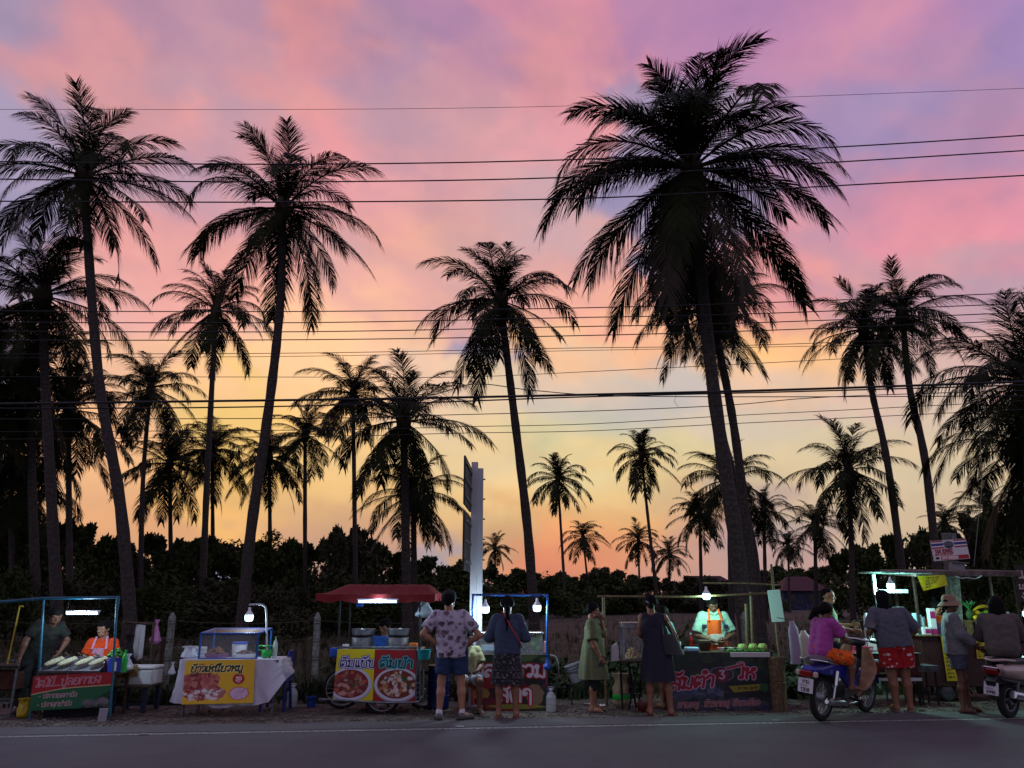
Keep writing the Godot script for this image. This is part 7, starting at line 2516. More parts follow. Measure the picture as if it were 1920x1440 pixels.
# ---------------------------------------------------------------- fruit stall
func stall_fruit():
	var d := 12.6
	var L := at(884, 1280, d).x
	var R := at(1026, 1280, d).x
	var top := at(950, 1226, d).y
	var t := thing("food_stall", "fruit stall with blue pipe arch and red lettered banner", "stall", Vector3((L + R) * 0.5, 0, -d - 0.3))
	var b := mb()
	b.tube(smooth_path([Vector3(at(887, 1250, d).x - 0.0, 0.0, -d), at(886, 1230, d), at(886, 1150, d), at(887, 1118, d), at(890, 1115.5, d), at(955, 1116, d), at(1023, 1116, d), at(1026.5, 1119, d), at(1026, 1150, d), at(1025, 1235, d), Vector3(at(1025, 1235, d).x, 0.0, -d)], 4), 0.017, 9)
	put(b, "pipe_arch", M["blue_pipe"], t)
	b = mb()
	b.tube([at(956, 1116, d), at(956, 1124, d)], 0.006, 5)
	put(b, "hook", M["white_pipe"], t)
	b = mb()
	b.abox(Vector3(L, top - 0.05, -d - 0.62), Vector3(R - 0.02, top - 0.004, -d - 0.03), 0.006)
	put(b, "counter_top", M["dark_wood"], t)
	b = mb()
	b.abox(Vector3(L + 0.03, 0.05, -d - 0.6), Vector3(R - 0.05, top - 0.05, -d - 0.06), 0.006)
	put(b, "counter_body", mat("cart_dark", Color(0.12, 0.12, 0.14)), t)
	var im := canvas(500, 380, Color(0.08, 0.1, 0.06))
	scraps(im, Rect2(0, 0, 500, 60), 40, 12, 40, [Color(0.1, 0.22, 0.08), Color(0.05, 0.1, 0.06), Color(0.3, 0.4, 0.2)], 81)
	scraps(im, Rect2(0, 110, 500, 270), 60, 20, 60, [Color(0.5, 0.08, 0.06), Color(0.35, 0.05, 0.1), Color(0.55, 0.3, 0.1), Color(0.1, 0.2, 0.05), Color(0.2, 0.1, 0.08)], 82)
	blob(im, Vector2(80, 180), Vector2(75, 60), Color(0.55, 0.1, 0.1), 83, 0.1)
	blob(im, Vector2(60, 265), Vector2(60, 40), Color(0.62, 0.5, 0.24), 84, 0.1)
	blob(im, Vector2(420, 170), Vector2(70, 55), Color(0.05, 0.04, 0.06), 85, 0.2)
	blob(im, Vector2(420, 270), Vector2(60, 70), Color(0.5, 0.42, 0.3), 86, 0.2)
	for k in 26:
		blob(im, Vector2(40 + (k % 9) * 18, 300 + int(k / 9.0) * 18), Vector2(11, 10), Color(0.4, 0.06, 0.12), 87 + k, 0.1)
	blob(im, Vector2(300, 350), Vector2(190, 16), Color(0.5, 0.5, 0.15), 88, 0.3)
	var w := Color(0.8, 0.78, 0.8)
	var pass2 := [[34.0, Color(0.62, 0.05, 0.1)], [17.0, w]]
	write(im, "ผลไม้รวม", Vector2(8, 150), 78.0, 104.0, pass2, 0.0)
	write(im, "สดๆ", Vector2(170, 318), 84.0, 110.0, pass2, 0.0)
	vinyl(t, "banner", [at(884, 1228, d - 0.02), at(1026, 1228, d - 0.02), at(1025, 1333, d - 0.03), at(884, 1333, d - 0.03)], printed("banner_fruit", im), 0.005)
	# glass case with fruit
	var cl := at(899, 1210, d + 0.1).x
	var cr := at(1016, 1210, d + 0.1).x
	var y0 := top
	var y1 := at(955, 1188, d + 0.1).y
	var zf := -d - 0.1
	var zb := -d - 0.5
	var c := thing("display_case", "aluminium framed glass case of cut fruit under two bulbs", "case", Vector3((cl + cr) * 0.5, y0, (zf + zb) * 0.5))
	for z in [zf, zb]:
		for x in [cl, cr]:
			b = mb()
			b.abox(Vector3(x - 0.012, y0, z - 0.012), Vector3(x + 0.012, y1, z + 0.012))
			put(b, "frame_bar", M["aluminium"], c)
		b = mb()
		b.abox(Vector3(cl - 0.014, y0, z - 0.014), Vector3(cr + 0.014, y0 + 0.03, z + 0.014))
		put(b, "frame_bar", M["aluminium"], c)
	b = mb()
	b.abox(Vector3(cl - 0.02, y1, zb - 0.02), Vector3(cr + 0.02, y1 + 0.018, zf + 0.02), 0.004)
	put(b, "case_top", M["aluminium"], c)
	b = mb()
	b.face([Vector3(cl, y0, zf), Vector3(cr, y0, zf), Vector3(cr, y1, zf), Vector3(cl, y1, zf)], Vector3(0, 0, 1))
	put(b, "pane", M["clear_pane"], c)
	b = mb()
	b.abox(Vector3(cl + 0.02, y0 + 0.032, zb + 0.03), Vector3(cl + 0.3, y0 + 0.12, zf - 0.03), 0.01)
	single(b, "ice_tray", mat("ice", Color(0.72, 0.84, 0.92), 0.5, 0.0, "fine", 12.0), "pale tray of ice in the fruit case", "tray", Vector3(cl + 0.16, y0 + 0.032, (zf + zb) * 0.5))
	var fr := RandomNumberGenerator.new()
	fr.seed = 5
	for k in 16:
		var p := Vector3(cr - 0.05 - (k % 5) * 0.075, y0 + 0.075 + int(k / 5.0) * 0.055, zf - 0.09 - (k % 3) * 0.1)
		var mk: int = [0, 0, 1, 2, 0][k % 5]
		b = mb()
		b.ball(p, Vector3(0.042, 0.045, 0.042) * fr.randf_range(0.85, 1.15), Basis(), 10, 7)
		single(b, ["guava", "mango", "watermelon"][mk], [mat("guava", Color(0.45, 0.68, 0.15), 0.5), mat("mango", Color(0.75, 0.6, 0.1), 0.5), mat("melon", Color(0.1, 0.34, 0.1), 0.4)][mk], ["pale green guava piled in the fruit case", "yellow mango piled in the fruit case", "dark green melon piled in the fruit case"][mk], "fruit", p - Vector3(0, 0.04, 0), ["guavas in the case", "mangoes in the case", "melons in the case"][mk])
	var bx := Vector3(at(1021, 1215, d + 0.2).x, top, -d - 0.2)
	b = mb()
	b.abox(bx + Vector3(-0.05, 0, -0.07), bx + Vector3(0.05, 0.17, 0.07), 0.006)
	single(b, "tissue_box", mat("tissue_pink", Color(0.78, 0.62, 0.64), 0.8), "pale pink tissue box at fruit case end", "box", bx)
	bx = at(1027, 1256, d - 0.06)
	single(sack(bx, Vector3(0.06, 0.22, 0.05), null, 71.0), "blue_bag", M["blue_plastic"], "blue plastic bag hung on the fruit stall corner", "plastic bag", bx)
	var lb := Vector3(at(892, 1215, d + 0.2).x, top, -d - 0.18)
	b = mb()
	b.lathe(Transform3D(Basis(), lb), [Vector2(0, 0), Vector2(0.06, 0), Vector2(0.07, 0.1), Vector2(0, 0.1)], 16)
	single(b, "blue_tub", M["blue_plastic"], "blue tub wedged beside fruit case and white post", "tub", lb)
	bulb(910, 1142, d, "lit bulb on fruit stall arch beside the white post", [at(910, 1117, d)], 0.8)
	bulb(1007, 1139, d, "lit bulb on fruit stall arch beside its open corner", [at(1007, 1117, d)], 0.8)
	jug(gp(1033, 1334), "water jug on the ground at the fruit stall corner")
	var hp := at(1084, 1277, 13.2)
	bucket(Transform3D(Basis(Vector3(0, 0, 1), 0.35), hp), 0.13, 0.27, M["grey_plastic"], "grey bucket hung tilted on a stick by the fence", "", false)
	b = mb()
	b.tube(smooth_path([at(1030, 1228, 13.0), at(1042, 1232, 13.0), at(1048, 1250, 13.0), at(1046, 1272, 13.1), at(1040, 1290, 13.2)], 4), 0.009, 6)
	single(b, "hose", M["grey_plastic"], "grey hose looping beside the fruit stall", "hose", at(1040, 1290, 13.2))
	b = mb()
	b.tube([at(1035, 1262, 13.3), at(1082, 1290, 13.3)], 0.012, 6)
	b.tube([at(1070, 1240, 13.35), Vector3(at(1072, 1300, 13.35).x, 0, -13.35)], 0.014, 6)
	b.tube([at(1068, 1250, 13.35), at(1096, 1238, 13.3)], 0.012, 6)
	single(b, "forked_stick", M["old_wood"], "forked stick holding the tilted grey bucket", "stick", Vector3(at(1072, 1300, 13.35).x, 0, -13.35))
	b = mb()
	var br := gp(893, 1337)
	for k in 2:
		b.abox(br + Vector3(-0.08 + 0.0 * k, k * 0.055, -0.05), br + Vector3(0.09, k * 0.055 + 0.05, 0.05), 0.006)
	single(b, "concrete_block", M["concrete"], "two small concrete blocks chocking the fruit stall", "block", br)

# ---------------------------------------------------------------- papaya salad stall
func stall_papaya():
	var d := 12.75
	var L := at(1250, 1280, d).x
	var R := at(1449, 1280, d).x
	var top := at(1350, 1222, d).y
	var t := thing("food_stall", "papaya salad stall with bamboo rail and dark red lettered banner", "stall", Vector3((L + R) * 0.5, 0, -d - 0.3))
	var b := mb()
	b.abox(Vector3(L, top - 0.05, -d - 0.65), Vector3(R - 0.03, top - 0.004, -d - 0.03), 0.008)
	put(b, "counter_top", M["old_wood"], t)
	for x in [L + 0.06, R - 0.1]:
		for z in [-d - 0.1, -d - 0.58]:
			b = mb()
			b.tube([Vector3(x, 0, z), Vector3(x, top - 0.05, z)], 0.03, 8)
			put(b, "counter_leg", M["bamboo"], t)
	b = mb()
	b.tube(smooth_path(pts([[1120, 1118, d + 0.3], [1200, 1118.5, d + 0.3], [1280, 1119, d + 0.3], [1360, 1116, d + 0.3], [1448, 1112, d + 0.3]]), 4), 0.018, 8)
	put(b, "bamboo_rail", M["bamboo"], t)
	b = mb()
	b.tube(pts([[1318, 1093, d + 1.1], [1400, 1094, d + 1.1], [1462, 1097, d + 1.1]]), 0.016, 7)
	put(b, "back_rail", M["bamboo"], t)
	for q in [[1131, 1118, 1136, d + 0.34], [1408, 1110, 1412, d + 0.36], [1399, 1132, 1402, d + 0.45]]:
		b = mb()
		var f := Vector3(at(q[2], 1280, q[3]).x, 0, -q[3])
		b.tube([f, at(q[0], q[1], q[3])], 0.026, 8)
		put(b, "bamboo_post", M["bamboo"], t)
	# banner
	var im := canvas(560, 336, Color(0.05, 0.1, 0.08))
	scraps(im, Rect2(0, 0, 560, 130), 90, 10, 40, [Color(0.05, 0.16, 0.1), Color(0.12, 0.2, 0.1), Color(0.03, 0.08, 0.07), Color(0.14, 0.2, 0.08), Color(0.04, 0.14, 0.12)], 101)
	scraps(im, Rect2(30, 180, 260, 70), 60, 8, 30, [Color(0.2, 0.22, 0.34), Color(0.1, 0.13, 0.3), Color(0.3, 0.3, 0.4), Color(0.14, 0.2, 0.26)], 103)
	scraps(im, Rect2(0, 270, 560, 66), 50, 12, 40, [Color(0.12, 0.14, 0.3), Color(0.2, 0.2, 0.22), Color(0.24, 0.22, 0.26), Color(0.1, 0.12, 0.14)], 104)
	im.fill_rect(Rect2i(300, 170, 260, 90), Color(0.02, 0.03, 0.05))
	stroke(im, Vector2(30, 232), Vector2(320, 226), 3.0, Color(0.26, 0.34, 0.36))
	blob(im, Vector2(286, 125), Vector2(66, 44), Color(0.45, 0.4, 0.46), 105, 0.15)
	blob(im, Vector2(286, 125), Vector2(61, 40), Color(0.15, 0.12, 0.16), 105, 0.15)
	blob(im, Vector2(286, 165), Vector2(34, 34), Color(0.13, 0.1, 0.14), 106, 0.2)
	blob(im, Vector2(290, 130), Vector2(34, 38), Color(0.42, 0.03, 0.1), 107, 0.2)
	write(im, "3", Vector2(276, 150), 46.0, 52.0, [[9.0, Color(0.7, 0.6, 0.66)]])
	for k in 9:
		stroke(im, Vector2(330 + k * 3, 196 + k * 4), Vector2(500 - k * 2, 186 + k * 4), 5.0, Color(0.5, 0.46, 0.06))
	blob(im, Vector2(512, 205), Vector2(24, 26), Color(0.1, 0.3, 0.16), 108, 0.4)
	write(im, "ครก ไทย ปลาร้า", Vector2(375, 214), 12.0, 15.0, [[2.5, Color(0.1, 0.1, 0.06)]])
	var red := [[24.0, Color(0.72, 0.6, 0.68)], [15.0, Color(0.55, 0.02, 0.1)]]
	write(im, "ส้มตำ", Vector2(10, 208), 62.0, 82.0, red, 0.12, 0.08)
	write(im, "ไห", Vector2(372, 150), 62.0, 84.0, red, 0.05, -0.02)
	stroke(im, Vector2(318, 92), Vector2(398, 70), 20.0, Color(0.72, 0.6, 0.68))
	stroke(im, Vector2(318, 92), Vector2(400, 70), 12.0, Color(0.55, 0.02, 0.1))
	var small := [[8.0, Color(0.75, 0.55, 0.55)], [3.2, Color(0.3, 0.03, 0.06)]]
	write(im, "ลาบหมู", Vector2(58, 308), 26.0, 30.0, small, 0.1)
	write(im, "น้ำตกหมู", Vector2(196, 306), 26.0, 30.0, small, 0.1)
	write(im, "ข้าวเหนียว", Vector2(346, 304), 24.0, 28.0, small, 0.1)
	vinyl(t, "banner", [at(1252, 1224, d - 0.02), at(1448, 1224, d - 0.02), at(1450, 1331, d - 0.05), at(1250, 1337, d - 0.05)], printed("banner_papaya", im), 0.008)
	var bulb_top := at(1325, 1118.5, d + 0.3)
	bulb(1324.5, 1117, d + 0.22, "lit greenish bulb on the bamboo rail of papaya stall", [bulb_top + Vector3(0, 0.03, 0.05), bulb_top + Vector3(0, 0.02, 0)], 0.9, "bulb_green", Color(0.72, 1.0, 0.92))
	# goods on the counter
	var cy := top
	var gx := func(px: float, back: float) -> Vector3:
		return Vector3(at(px, 1215, d + back).x, cy, -d - back)
	var p: Vector3
	p = gx.call(1297, 0.12)
	b = mb()
	b.abox(p + Vector3(-0.1, 0.0, -0.1), p + Vector3(0.1, 0.06, 0.08), 0.012)
	single(b, "container", mat("pale_blue_box", Color(0.55, 0.75, 0.85), 0.4), "pale blue container by customer's hand on papaya counter", "container", p)
	p = gx.call(1271, 0.3)
	b = mb()
	b.lathe(Transform3D(Basis(), p), [Vector2(0, 0), Vector2(0.05, 0), Vector2(0.055, 0.13), Vector2(0, 0.132)], 14)
	single(b, "tub", M["white_plastic"], "white tub beside the teal shirted boy", "tub", p)
	bottle(gx.call(1296, 0.3), 0.26, 0.03, mat("chilli_red", Color(0.62, 0.06, 0.03), 0.25), "red chilli sauce bottle with pale top on papaya counter")
	p = gx.call(1322, 0.25)
	var mo := thing("mortar", "brown clay mortar before the papaya seller", "mortar", p)
	b = mb()
	b.lathe(Transform3D(Basis(), p), [Vector2(0, 0), Vector2(0.07, 0), Vector2(0.075, 0.03), Vector2(0.11, 0.13), Vector2(0.1, 0.13), Vector2(0.06, 0.04), Vector2(0, 0.04)], 18)
	put(b, "mortar_body", mat("clay", Color(0.36, 0.22, 0.13), 0.85, 0.0, "dirt", 5.0), mo)
	b = mb()
	b.abox(p + Vector3(-0.1, 0.135, -0.05), p + Vector3(0.09, 0.16, 0.05), 0.006)
	put(b, "lid_board", M["bamboo"], mo)
	for k in 5:
		p = gx.call(1352 + k * 9, 0.18 + 0.1 * (k % 2))
		b = mb()
		b.lathe(Transform3D(Basis(), p), [Vector2(0, 0), Vector2(0.035, 0), Vector2(0.055, 0.05), Vector2(0.05, 0.05), Vector2(0.03, 0.01), Vector2(0, 0.01)], 14)
		var bo := thing("ingredient_bowl", "small bowl of papaya salad ingredients on the counter", "bowl", p, "ingredient bowls")
		put(b, "bowl_body", M["steel"] if k % 2 else M["white_plastic"], bo)
		put(mound(p + Vector3(0, 0.02, 0), Vector3(0.035, 0.03, 0.035), 18, 0.014, null, 120 + k), "filling", [mat("chilli", Color(0.65, 0.1, 0.04), 0.5), mat("bean", Color(0.2, 0.5, 0.1), 0.5), mat("garlic", Color(0.82, 0.78, 0.65), 0.6)][k % 3], bo)
	for k in 3:
		p = gx.call([1392, 1412, 1430][k], 0.2 + 0.05 * k)
		b = mb()
		b.ball(p + Vector3(0, 0.05, 0), Vector3(0.075, 0.055, 0.07), Basis(), 14, 9)
		for j in 7:
			var a := TAU * j / 7.0
			b.ball(p + Vector3(cos(a) * 0.045, 0.055, sin(a) * 0.045), Vector3(0.05, 0.05, 0.016), Basis(Vector3.UP, -a + PI / 2), 8, 6)
		single(b, "cabbage", mat("cabbage", Color(0.62, 0.72, 0.38), 0.6), ["pale cabbage nearest the mortar", "pale cabbage in the middle of the counter end", "pale cabbage at the counter corner"][k], "cabbage", p, "cabbages")
	p = gx.call(1402, 0.1)
	var mat_leaf := thing("leaf_mat", "green leaves spread under the cabbages", "leaves", p)
	b = mb()
	for j in 26:
		var a := j * 2.4
		var c := p + Vector3((j / 26.0 - 0.5) * 0.55, 0.012, -0.05 + 0.1 * sin(a))
		b.ball(c, Vector3(0.06, 0.008, 0.03), Basis(Vector3.UP, a) * Basis(Vector3.RIGHT, 0.3), 6, 4)
	put(b, "leaves", mat("fresh_leaf", Color(0.18, 0.5, 0.1)), mat_leaf)
	p = Vector3(at(1407, 1225, d - 0.06).x, top - 0.075, -d + 0.05)
	b = mb()
	b.abox(p + Vector3(-0.3, 0, -0.012), p + Vector3(0.3, 0.07, 0.012), 0.004)
	single(b, "counter_board", M["foam"], "pale foam board edging the papaya counter", "board", p)
	# sign pole with pale board
	var f := Vector3(at(1474, 1325, 12.6).x, 0, -12.6)
	var sp := thing("sign_pole", "leaning bamboo pole with blank pale green board", "sign", f)
	b = mb()
	b.tube([f, at(1458, 1200, 12.8), at(1446, 1058, 12.98)], [0.028, 0.025, 0.018], 8)
	put(b, "pole", M["bamboo"], sp)
	b = mb()
	var tl := at(1441, 1106, 12.85)
	var brn := at(1465, 1166, 12.85)
	var h := tl.y - brn.y
	b.plate(Transform3D(Basis(Vector3.UP, -0.45) * Basis(Vector3(0, 0, 1), 0.07), (tl + brn) * 0.5 + Vector3(0, 0, 0.05)), [Vector2(-0.085, -h / 2), Vector2(0.085, -h / 2), Vector2(0.095, -h / 2 + 0.01), Vector2(0.095, h / 2 - 0.01), Vector2(0.085, h / 2), Vector2(-0.085, h / 2), Vector2(-0.095, h / 2 - 0.01), Vector2(-0.095, -h / 2 + 0.01)], 0.02, 0.004)
	put(b, "board", mat("pale_board", Color(0.7, 0.84, 0.77), 0.5), sp)
	# thick bamboo stump beside the banner
	var g := Vector3(at(1461, 1325, 12.75).x, 0, -12.75)
	b = mb()
	b.lathe(Transform3D(Basis(), g), [Vector2(0, 0), Vector2(0.13, 0), Vector2(0.125, 0.2), Vector2(0.135, 0.4), Vector2(0.12, 0.41), Vector2(0.13, 0.42), Vector2(0.125, 0.76), Vector2(0.11, 0.77), Vector2(0.1, 0.7), Vector2(0, 0.68)], 18)
	single(b, "bamboo_barrel", M["bamboo"], "brown woven bamboo barrel at the papaya stall corner", "barrel", g)
	# side table with case at the left of the stall
	var sb := Vector3(at(1185, 1300, 12.85).x, 0, -12.85)
	var st := thing("folding_table", "black folding table beside the green dress woman", "table", sb)
	var tt := at(1185, 1238, 12.7).y
	b = mb()
	b.abox(Vector3(at(1160, 1250, 12.7).x, tt - 0.03, -13.15), Vector3(at(1212, 1250, 12.7).x, tt, -12.65), 0.005)
	put(b, "table_top", M["old_wood"], st)
	for q in [[1163, 1167], [1198, 1178], [1178, 1198], [1204, 1203]]:
		b = mb()
		b.tube([at(q[0], 1240, 12.75), Vector3(at(q[1], 1320, 12.75).x, 0, -12.75 - (0.3 if q[0] in [1178, 1204] else 0.0))], 0.016, 7)
		put(b, "leg", M["black_iron"], st)
	b = mb()
	b.tube([at(1166, 1302, 12.75), at(1200, 1300, 12.8)], 0.01, 6)
	put(b, "stretcher", M["galvanised"], st)
	var q0 := Vector3(at(1188, 1238, 12.85).x, tt, -12.9)
	var hh := at(1188, 1167, 12.8).y - tt
	var cs := thing("display_case", "small aluminium case of noodles on the black folding table", "case", q0)
	for x: float in [-0.16, 0.18]:
		for z: float in [-0.16, 0.14]:
			b = mb()
			b.abox(q0 + Vector3(x - 0.016, 0, z - 0.012), q0 + Vector3(x + 0.016, hh, z + 0.012))
			put(b, "frame_bar", M["aluminium"], cs)
	b = mb()
	b.abox(q0 + Vector3(-0.18, hh - 0.09, -0.18), q0 + Vector3(0.2, hh, 0.16), 0.006)
	put(b, "case_top", M["aluminium"], cs)
	b = mb()
	b.face([q0 + Vector3(-0.15, 0, 0.14), q0 + Vector3(0.17, 0, 0.14), q0 + Vector3(0.17, hh - 0.09, 0.14), q0 + Vector3(-0.15, hh - 0.09, 0.14)], Vector3(0, 0, 1))
	put(b, "pane", M["clear_pane"], cs)
	put(mound(q0 + Vector3(0, 0.0, 0), Vector3(0.13, 0.16, 0.1), 120, 0.03, null, 131), "noodles", mat("noodle", Color(0.66, 0.58, 0.36), 0.8), cs)
	q0 = at(1153, 1240, 12.7)
	var hc := thing("foam_tray", "pale foam tray stack hung at the folding table edge", "tray", q0)
	b = mb()
	b.plate(Transform3D(Basis(Vector3.UP, 0.5), q0 + Vector3(0, 0.13, 0)), [Vector2(-0.07, -0.13), Vector2(0.06, -0.13), Vector2(0.07, 0.02), Vector2(0.04, 0.14), Vector2(-0.05, 0.09)], 0.05, 0.008)
	put(b, "tray_stack", M["foam"], hc)
	b = mb()
	b.tube([q0 + Vector3(0.03, 0.24, 0), Vector3(at(1166, 1236, 12.75).x, tt - 0.02, -12.78)], 0.004, 4)
	put(b, "hook", M["wire"], hc)
	g = Vector3(at(1165, 1310, 13.0).x, 0, -13.0)
	var sk := thing("rice_sack", "beige sack with green band behind the folding table", "sack", g)
	put(sack(g, Vector3(0.13, 0.5, 0.11), null, 88.0, 0.72), "sack_body", mat("sackcloth", Color(0.62, 0.54, 0.42), 0.9, 0.0, "cloth", 4.0), sk)
	b = mb()
	b.lathe(Transform3D(Basis(), g), [Vector2(0.137, 0.13), Vector2(0.14, 0.17), Vector2(0.135, 0.2)], 18, false, 0.86)
	put(b, "printed_band", M["green_plastic"], sk)
	g = Vector3(at(1205, 1318, 12.6).x, 0, -12.6)
	b = mb()
	b.lathe(Transform3D(Basis(), g), [Vector2(0, 0), Vector2(0.07, 0), Vector2(0.085, 0.12), Vector2(0.05, 0.16), Vector2(0, 0.17)], 14, true)
	single(b, "clay_jar", mat("dark_clay", Color(0.34, 0.1, 0.08), 0.5), "dark red jar on the ground under the folding table", "jar", g)
	# long plastic sleeves hung beside the motorbike
	for k in 2:
		var hp: Vector3 = [at(1484, 1164, 12.5), at(1505, 1182, 12.6)][k]
		b = mb()
		var rows := []
		for i in 12:
			var v := i / 11.0
			var row := []
			for j in 16:
				var a := TAU * j / 16.0
				var rr := lerpf(0.03, 0.075 if k == 0 else 0.09, smoothstep(0.0, 0.25, v)) * (1.0 + 0.1 * sin(a * 5.0 + v * 8.0))
				row.append(hp + Vector3(cos(a) * rr + (0.02 * sin(v * 3.0)), -v * (0.62 if k == 0 else 0.42), sin(a) * rr * 0.5))
			rows.append(row)
		b.skin(rows, true)
		single(b, "cup_sleeve", film("sleeve_film_%d" % k, [Color(0.62, 0.58, 0.66), Color(0.8, 0.74, 0.7)][k], 0.9), ["tall mauve plastic sleeve of cups hanging beside the blue motorbike", "shorter cream plastic sleeve hanging behind the pink shirted rider"][k], "plastic sleeve", hp)
	b = mb()
	b.tube([at(1457, 1158, 12.62), at(1484, 1163, 12.52), at(1508, 1181, 12.6)], 0.006, 5)
	single(b, "tie_rope", M["wire"], "rope tying the plastic sleeves to the sign pole", "rope", at(1457, 1158, 12.62))

# ---------------------------------------------------------------- drinks cart
func cart_drinks():
	var d := 13.2
	# low red table with jars
	var L := at(1596, 1260, d).x
	var R := at(1728, 1260, d).x
	var top := at(1640, 1224, d).y
	var t := thing("drinks_table", "low red drinks table behind the motorbike rider", "table", Vector3((L + R) * 0.5, 0, -d - 0.3))
	var b := mb()
	b.abox(Vector3(L, at(1640, 1268, d).y, -d - 0.6), Vector3(R, top - 0.02, -d), 0.01)
	put(b, "table_body", mat("table_red", Color(0.36, 0.05, 0.05), 0.6, 0.0, "dirt", 2.0), t)
	b = mb()
	b.abox(Vector3(L - 0.02, top - 0.018, -d - 0.62), Vector3(R + 0.02, top, -d + 0.02), 0.005)
	put(b, "table_top", M["galvanised"], t)
	b = mb()
	b.abox(Vector3(L + 0.02, at(1640, 1277, d).y, -d - 0.55), Vector3(R, at(1640, 1271, d).y, -d - 0.02))
	put(b, "shelf", M["white_plastic"], t)
	for x in [L + 0.05, R - 0.05]:
		for z in [-d - 0.06, -d - 0.52]:
			b = mb()
			b.abox(Vector3(x - 0.018, 0, z - 0.018), Vector3(x + 0.018, at(1640, 1268, d).y, z + 0.018))
			put(b, "leg", M["black_iron"], t)
	var p := Vector3(at(1616, 1224, d + 0.15).x, top, -d - 0.15)
	var bk := thing("pink_basket", "pink plastic basket on the low red drinks table", "basket", p)
	b = mb()
	b.abox(p + Vector3(-0.14, 0, -0.1), p + Vector3(0.14, 0.012, 0.1))
	b.abox(p + Vector3(-0.15, 0.075, -0.11), p + Vector3(0.15, 0.09, -0.098))
	b.abox(p + Vector3(-0.15, 0.075, 0.098), p + Vector3(0.15, 0.09, 0.11))
	put(b, "basket_rim", M["pink_plastic"], bk)
	for k in 12:
		for z: float in [-0.1, 0.1]:
			b = mb()
			b.abox(p + Vector3(-0.14 + k * 0.0245, 0.01, z - 0.004), p + Vector3(-0.128 + k * 0.0245, 0.078, z + 0.004))
			put(b, "slat", M["pink_plastic"], bk)
	p += Vector3(-0.02, 0.014, 0)
	b = mb()
	b.lathe(Transform3D(Basis(), p), [Vector2(0, 0), Vector2(0.035, 0), Vector2(0.045, 0.15), Vector2(0.042, 0.15), Vector2(0.033, 0.005)], 14)
	single(b, "clear_cup", M["clear_film"], "clear plastic cup in the pink basket", "cup", p)
	var cols := [Color(0.12, 0.32, 0.08), Color(0.75, 0.42, 0.05), Color(0.4, 0.06, 0.14), Color(0.1, 0.42, 0.12), Color(0.5, 0.1, 0.06)]
	for k in 5:
		p = Vector3(at(1606 + k * 10, 1265, d - 0.1).x, at(1640, 1262, d - 0.1).y, -d + 0.1)
		var j := thing("syrup_jar", ["dark green syrup jar on the drinks table front", "orange syrup jar on the drinks table front", "purple syrup jar on the drinks table front", "bright green syrup jar on the drinks table front", "red syrup jar on the drinks table front"][k], "jar", p, "syrup jars")
		b = mb()
		b.lathe(Transform3D(Basis(), p), [Vector2(0, 0), Vector2(0.036, 0), Vector2(0.038, 0.14), Vector2(0.03, 0.16), Vector2(0.03, 0.17)], 14)
		put(b, "jar_body", mat("syrup_%d" % k, cols[k], 0.2), j)
		b = mb()
		b.lathe(Transform3D(Basis(), p), [Vector2(0.034, 0.17), Vector2(0.034, 0.2), Vector2(0, 0.202)], 14)
		put(b, "cap", M["white_plastic"], j)
	b = mb()
	b.abox(Vector3(L + 0.02, at(1640, 1262, d - 0.1).y - 0.02, -d + 0.001), Vector3(at(1660, 1262, d).x, at(1640, 1262, d - 0.1).y - 0.001, -d + 0.15))
	put(b, "jar_shelf", M["old_wood"], t)
	p = at(1671, 1262, 12.7)
	var cb := thing("cup_bag", "clear bag with two iced drinks held by grey tee woman", "plastic bag", p)
	for k in 2:
		b = mb()
		b.lathe(Transform3D(Basis(), p + Vector3(-0.045 + k * 0.085, 0, 0)), [Vector2(0, 0), Vector2(0.032, 0), Vector2(0.044, 0.2), Vector2(0.046, 0.21), Vector2(0.0, 0.215)], 14)
		put(b, "cup", film("iced", Color(0.6, 0.72, 0.85), 0.8), cb)
	put(sack(p + Vector3(0, 0.18, 0), Vector3(0.13, 0.22, 0.07), null, 93.0), "bag_film", M["clear_film"], cb)
	p = Vector3(at(1634, 1224, d + 0.35).x, top, -d - 0.4)
	var bs := thing("sealer_stand", "white plastic drink dispenser on the red drinks table", "dispenser", p)
	b = mb()
	b.abox(p + Vector3(-0.07, 0, -0.07), p + Vector3(0.09, 0.2, 0.08), 0.02)
	put(b, "dispenser_body", M["white_plastic"], bs)
	b = mb()
	b.lathe(Transform3D(Basis(), p + Vector3(0, 0.2, 0)), [Vector2(0.05, 0), Vector2(0.05, 0.2), Vector2(0.045, 0.34), Vector2(0.02, 0.4), Vector2(0, 0.4)], 16)
	put(b, "hopper", film("hopper_film", Color(0.75, 0.72, 0.76), 0.75), bs)
	p = Vector3(at(1655, 1224, d + 0.1).x, top, -d - 0.1)
	b = mb()
	b.abox(p + Vector3(-0.05, 0, -0.07), p + Vector3(0.09, 0.13, 0.07), 0.008)
	single(b, "juice_box", mat("juice_orange", Color(0.85, 0.4, 0.12), 0.5), "orange juice carton on the red drinks table", "carton", p)
	p = Vector3(at(1742, 1262, d).x, 0, -d)
	var nt := thing("small_table", "small metal side table beside red flowered shorts", "table", p)
	leg_table(nt, Vector3(at(1722, 1262, d).x, 0, -d - 0.4), Vector3(at(1762, 1262, d).x, at(1742, 1248, d).y, -d), M["galvanised"], M["black_iron"], 0.1, 0.012)
	# roofed cart
	var e := 13.7
	L = at(1730, 1230, e).x
	R = at(1940, 1230, e).x
	top = at(1800, 1190, e).y
	var c := thing("drinks_cart", "dark red roofed drinks cart hung with yellow menus", "cart", Vector3((L + R) * 0.5, 0, -e - 0.4))
	b = mb()
	b.abox(Vector3(L, at(1800, 1288, e).y, -e - 0.8), Vector3(R, top - 0.03, -e), 0.01)
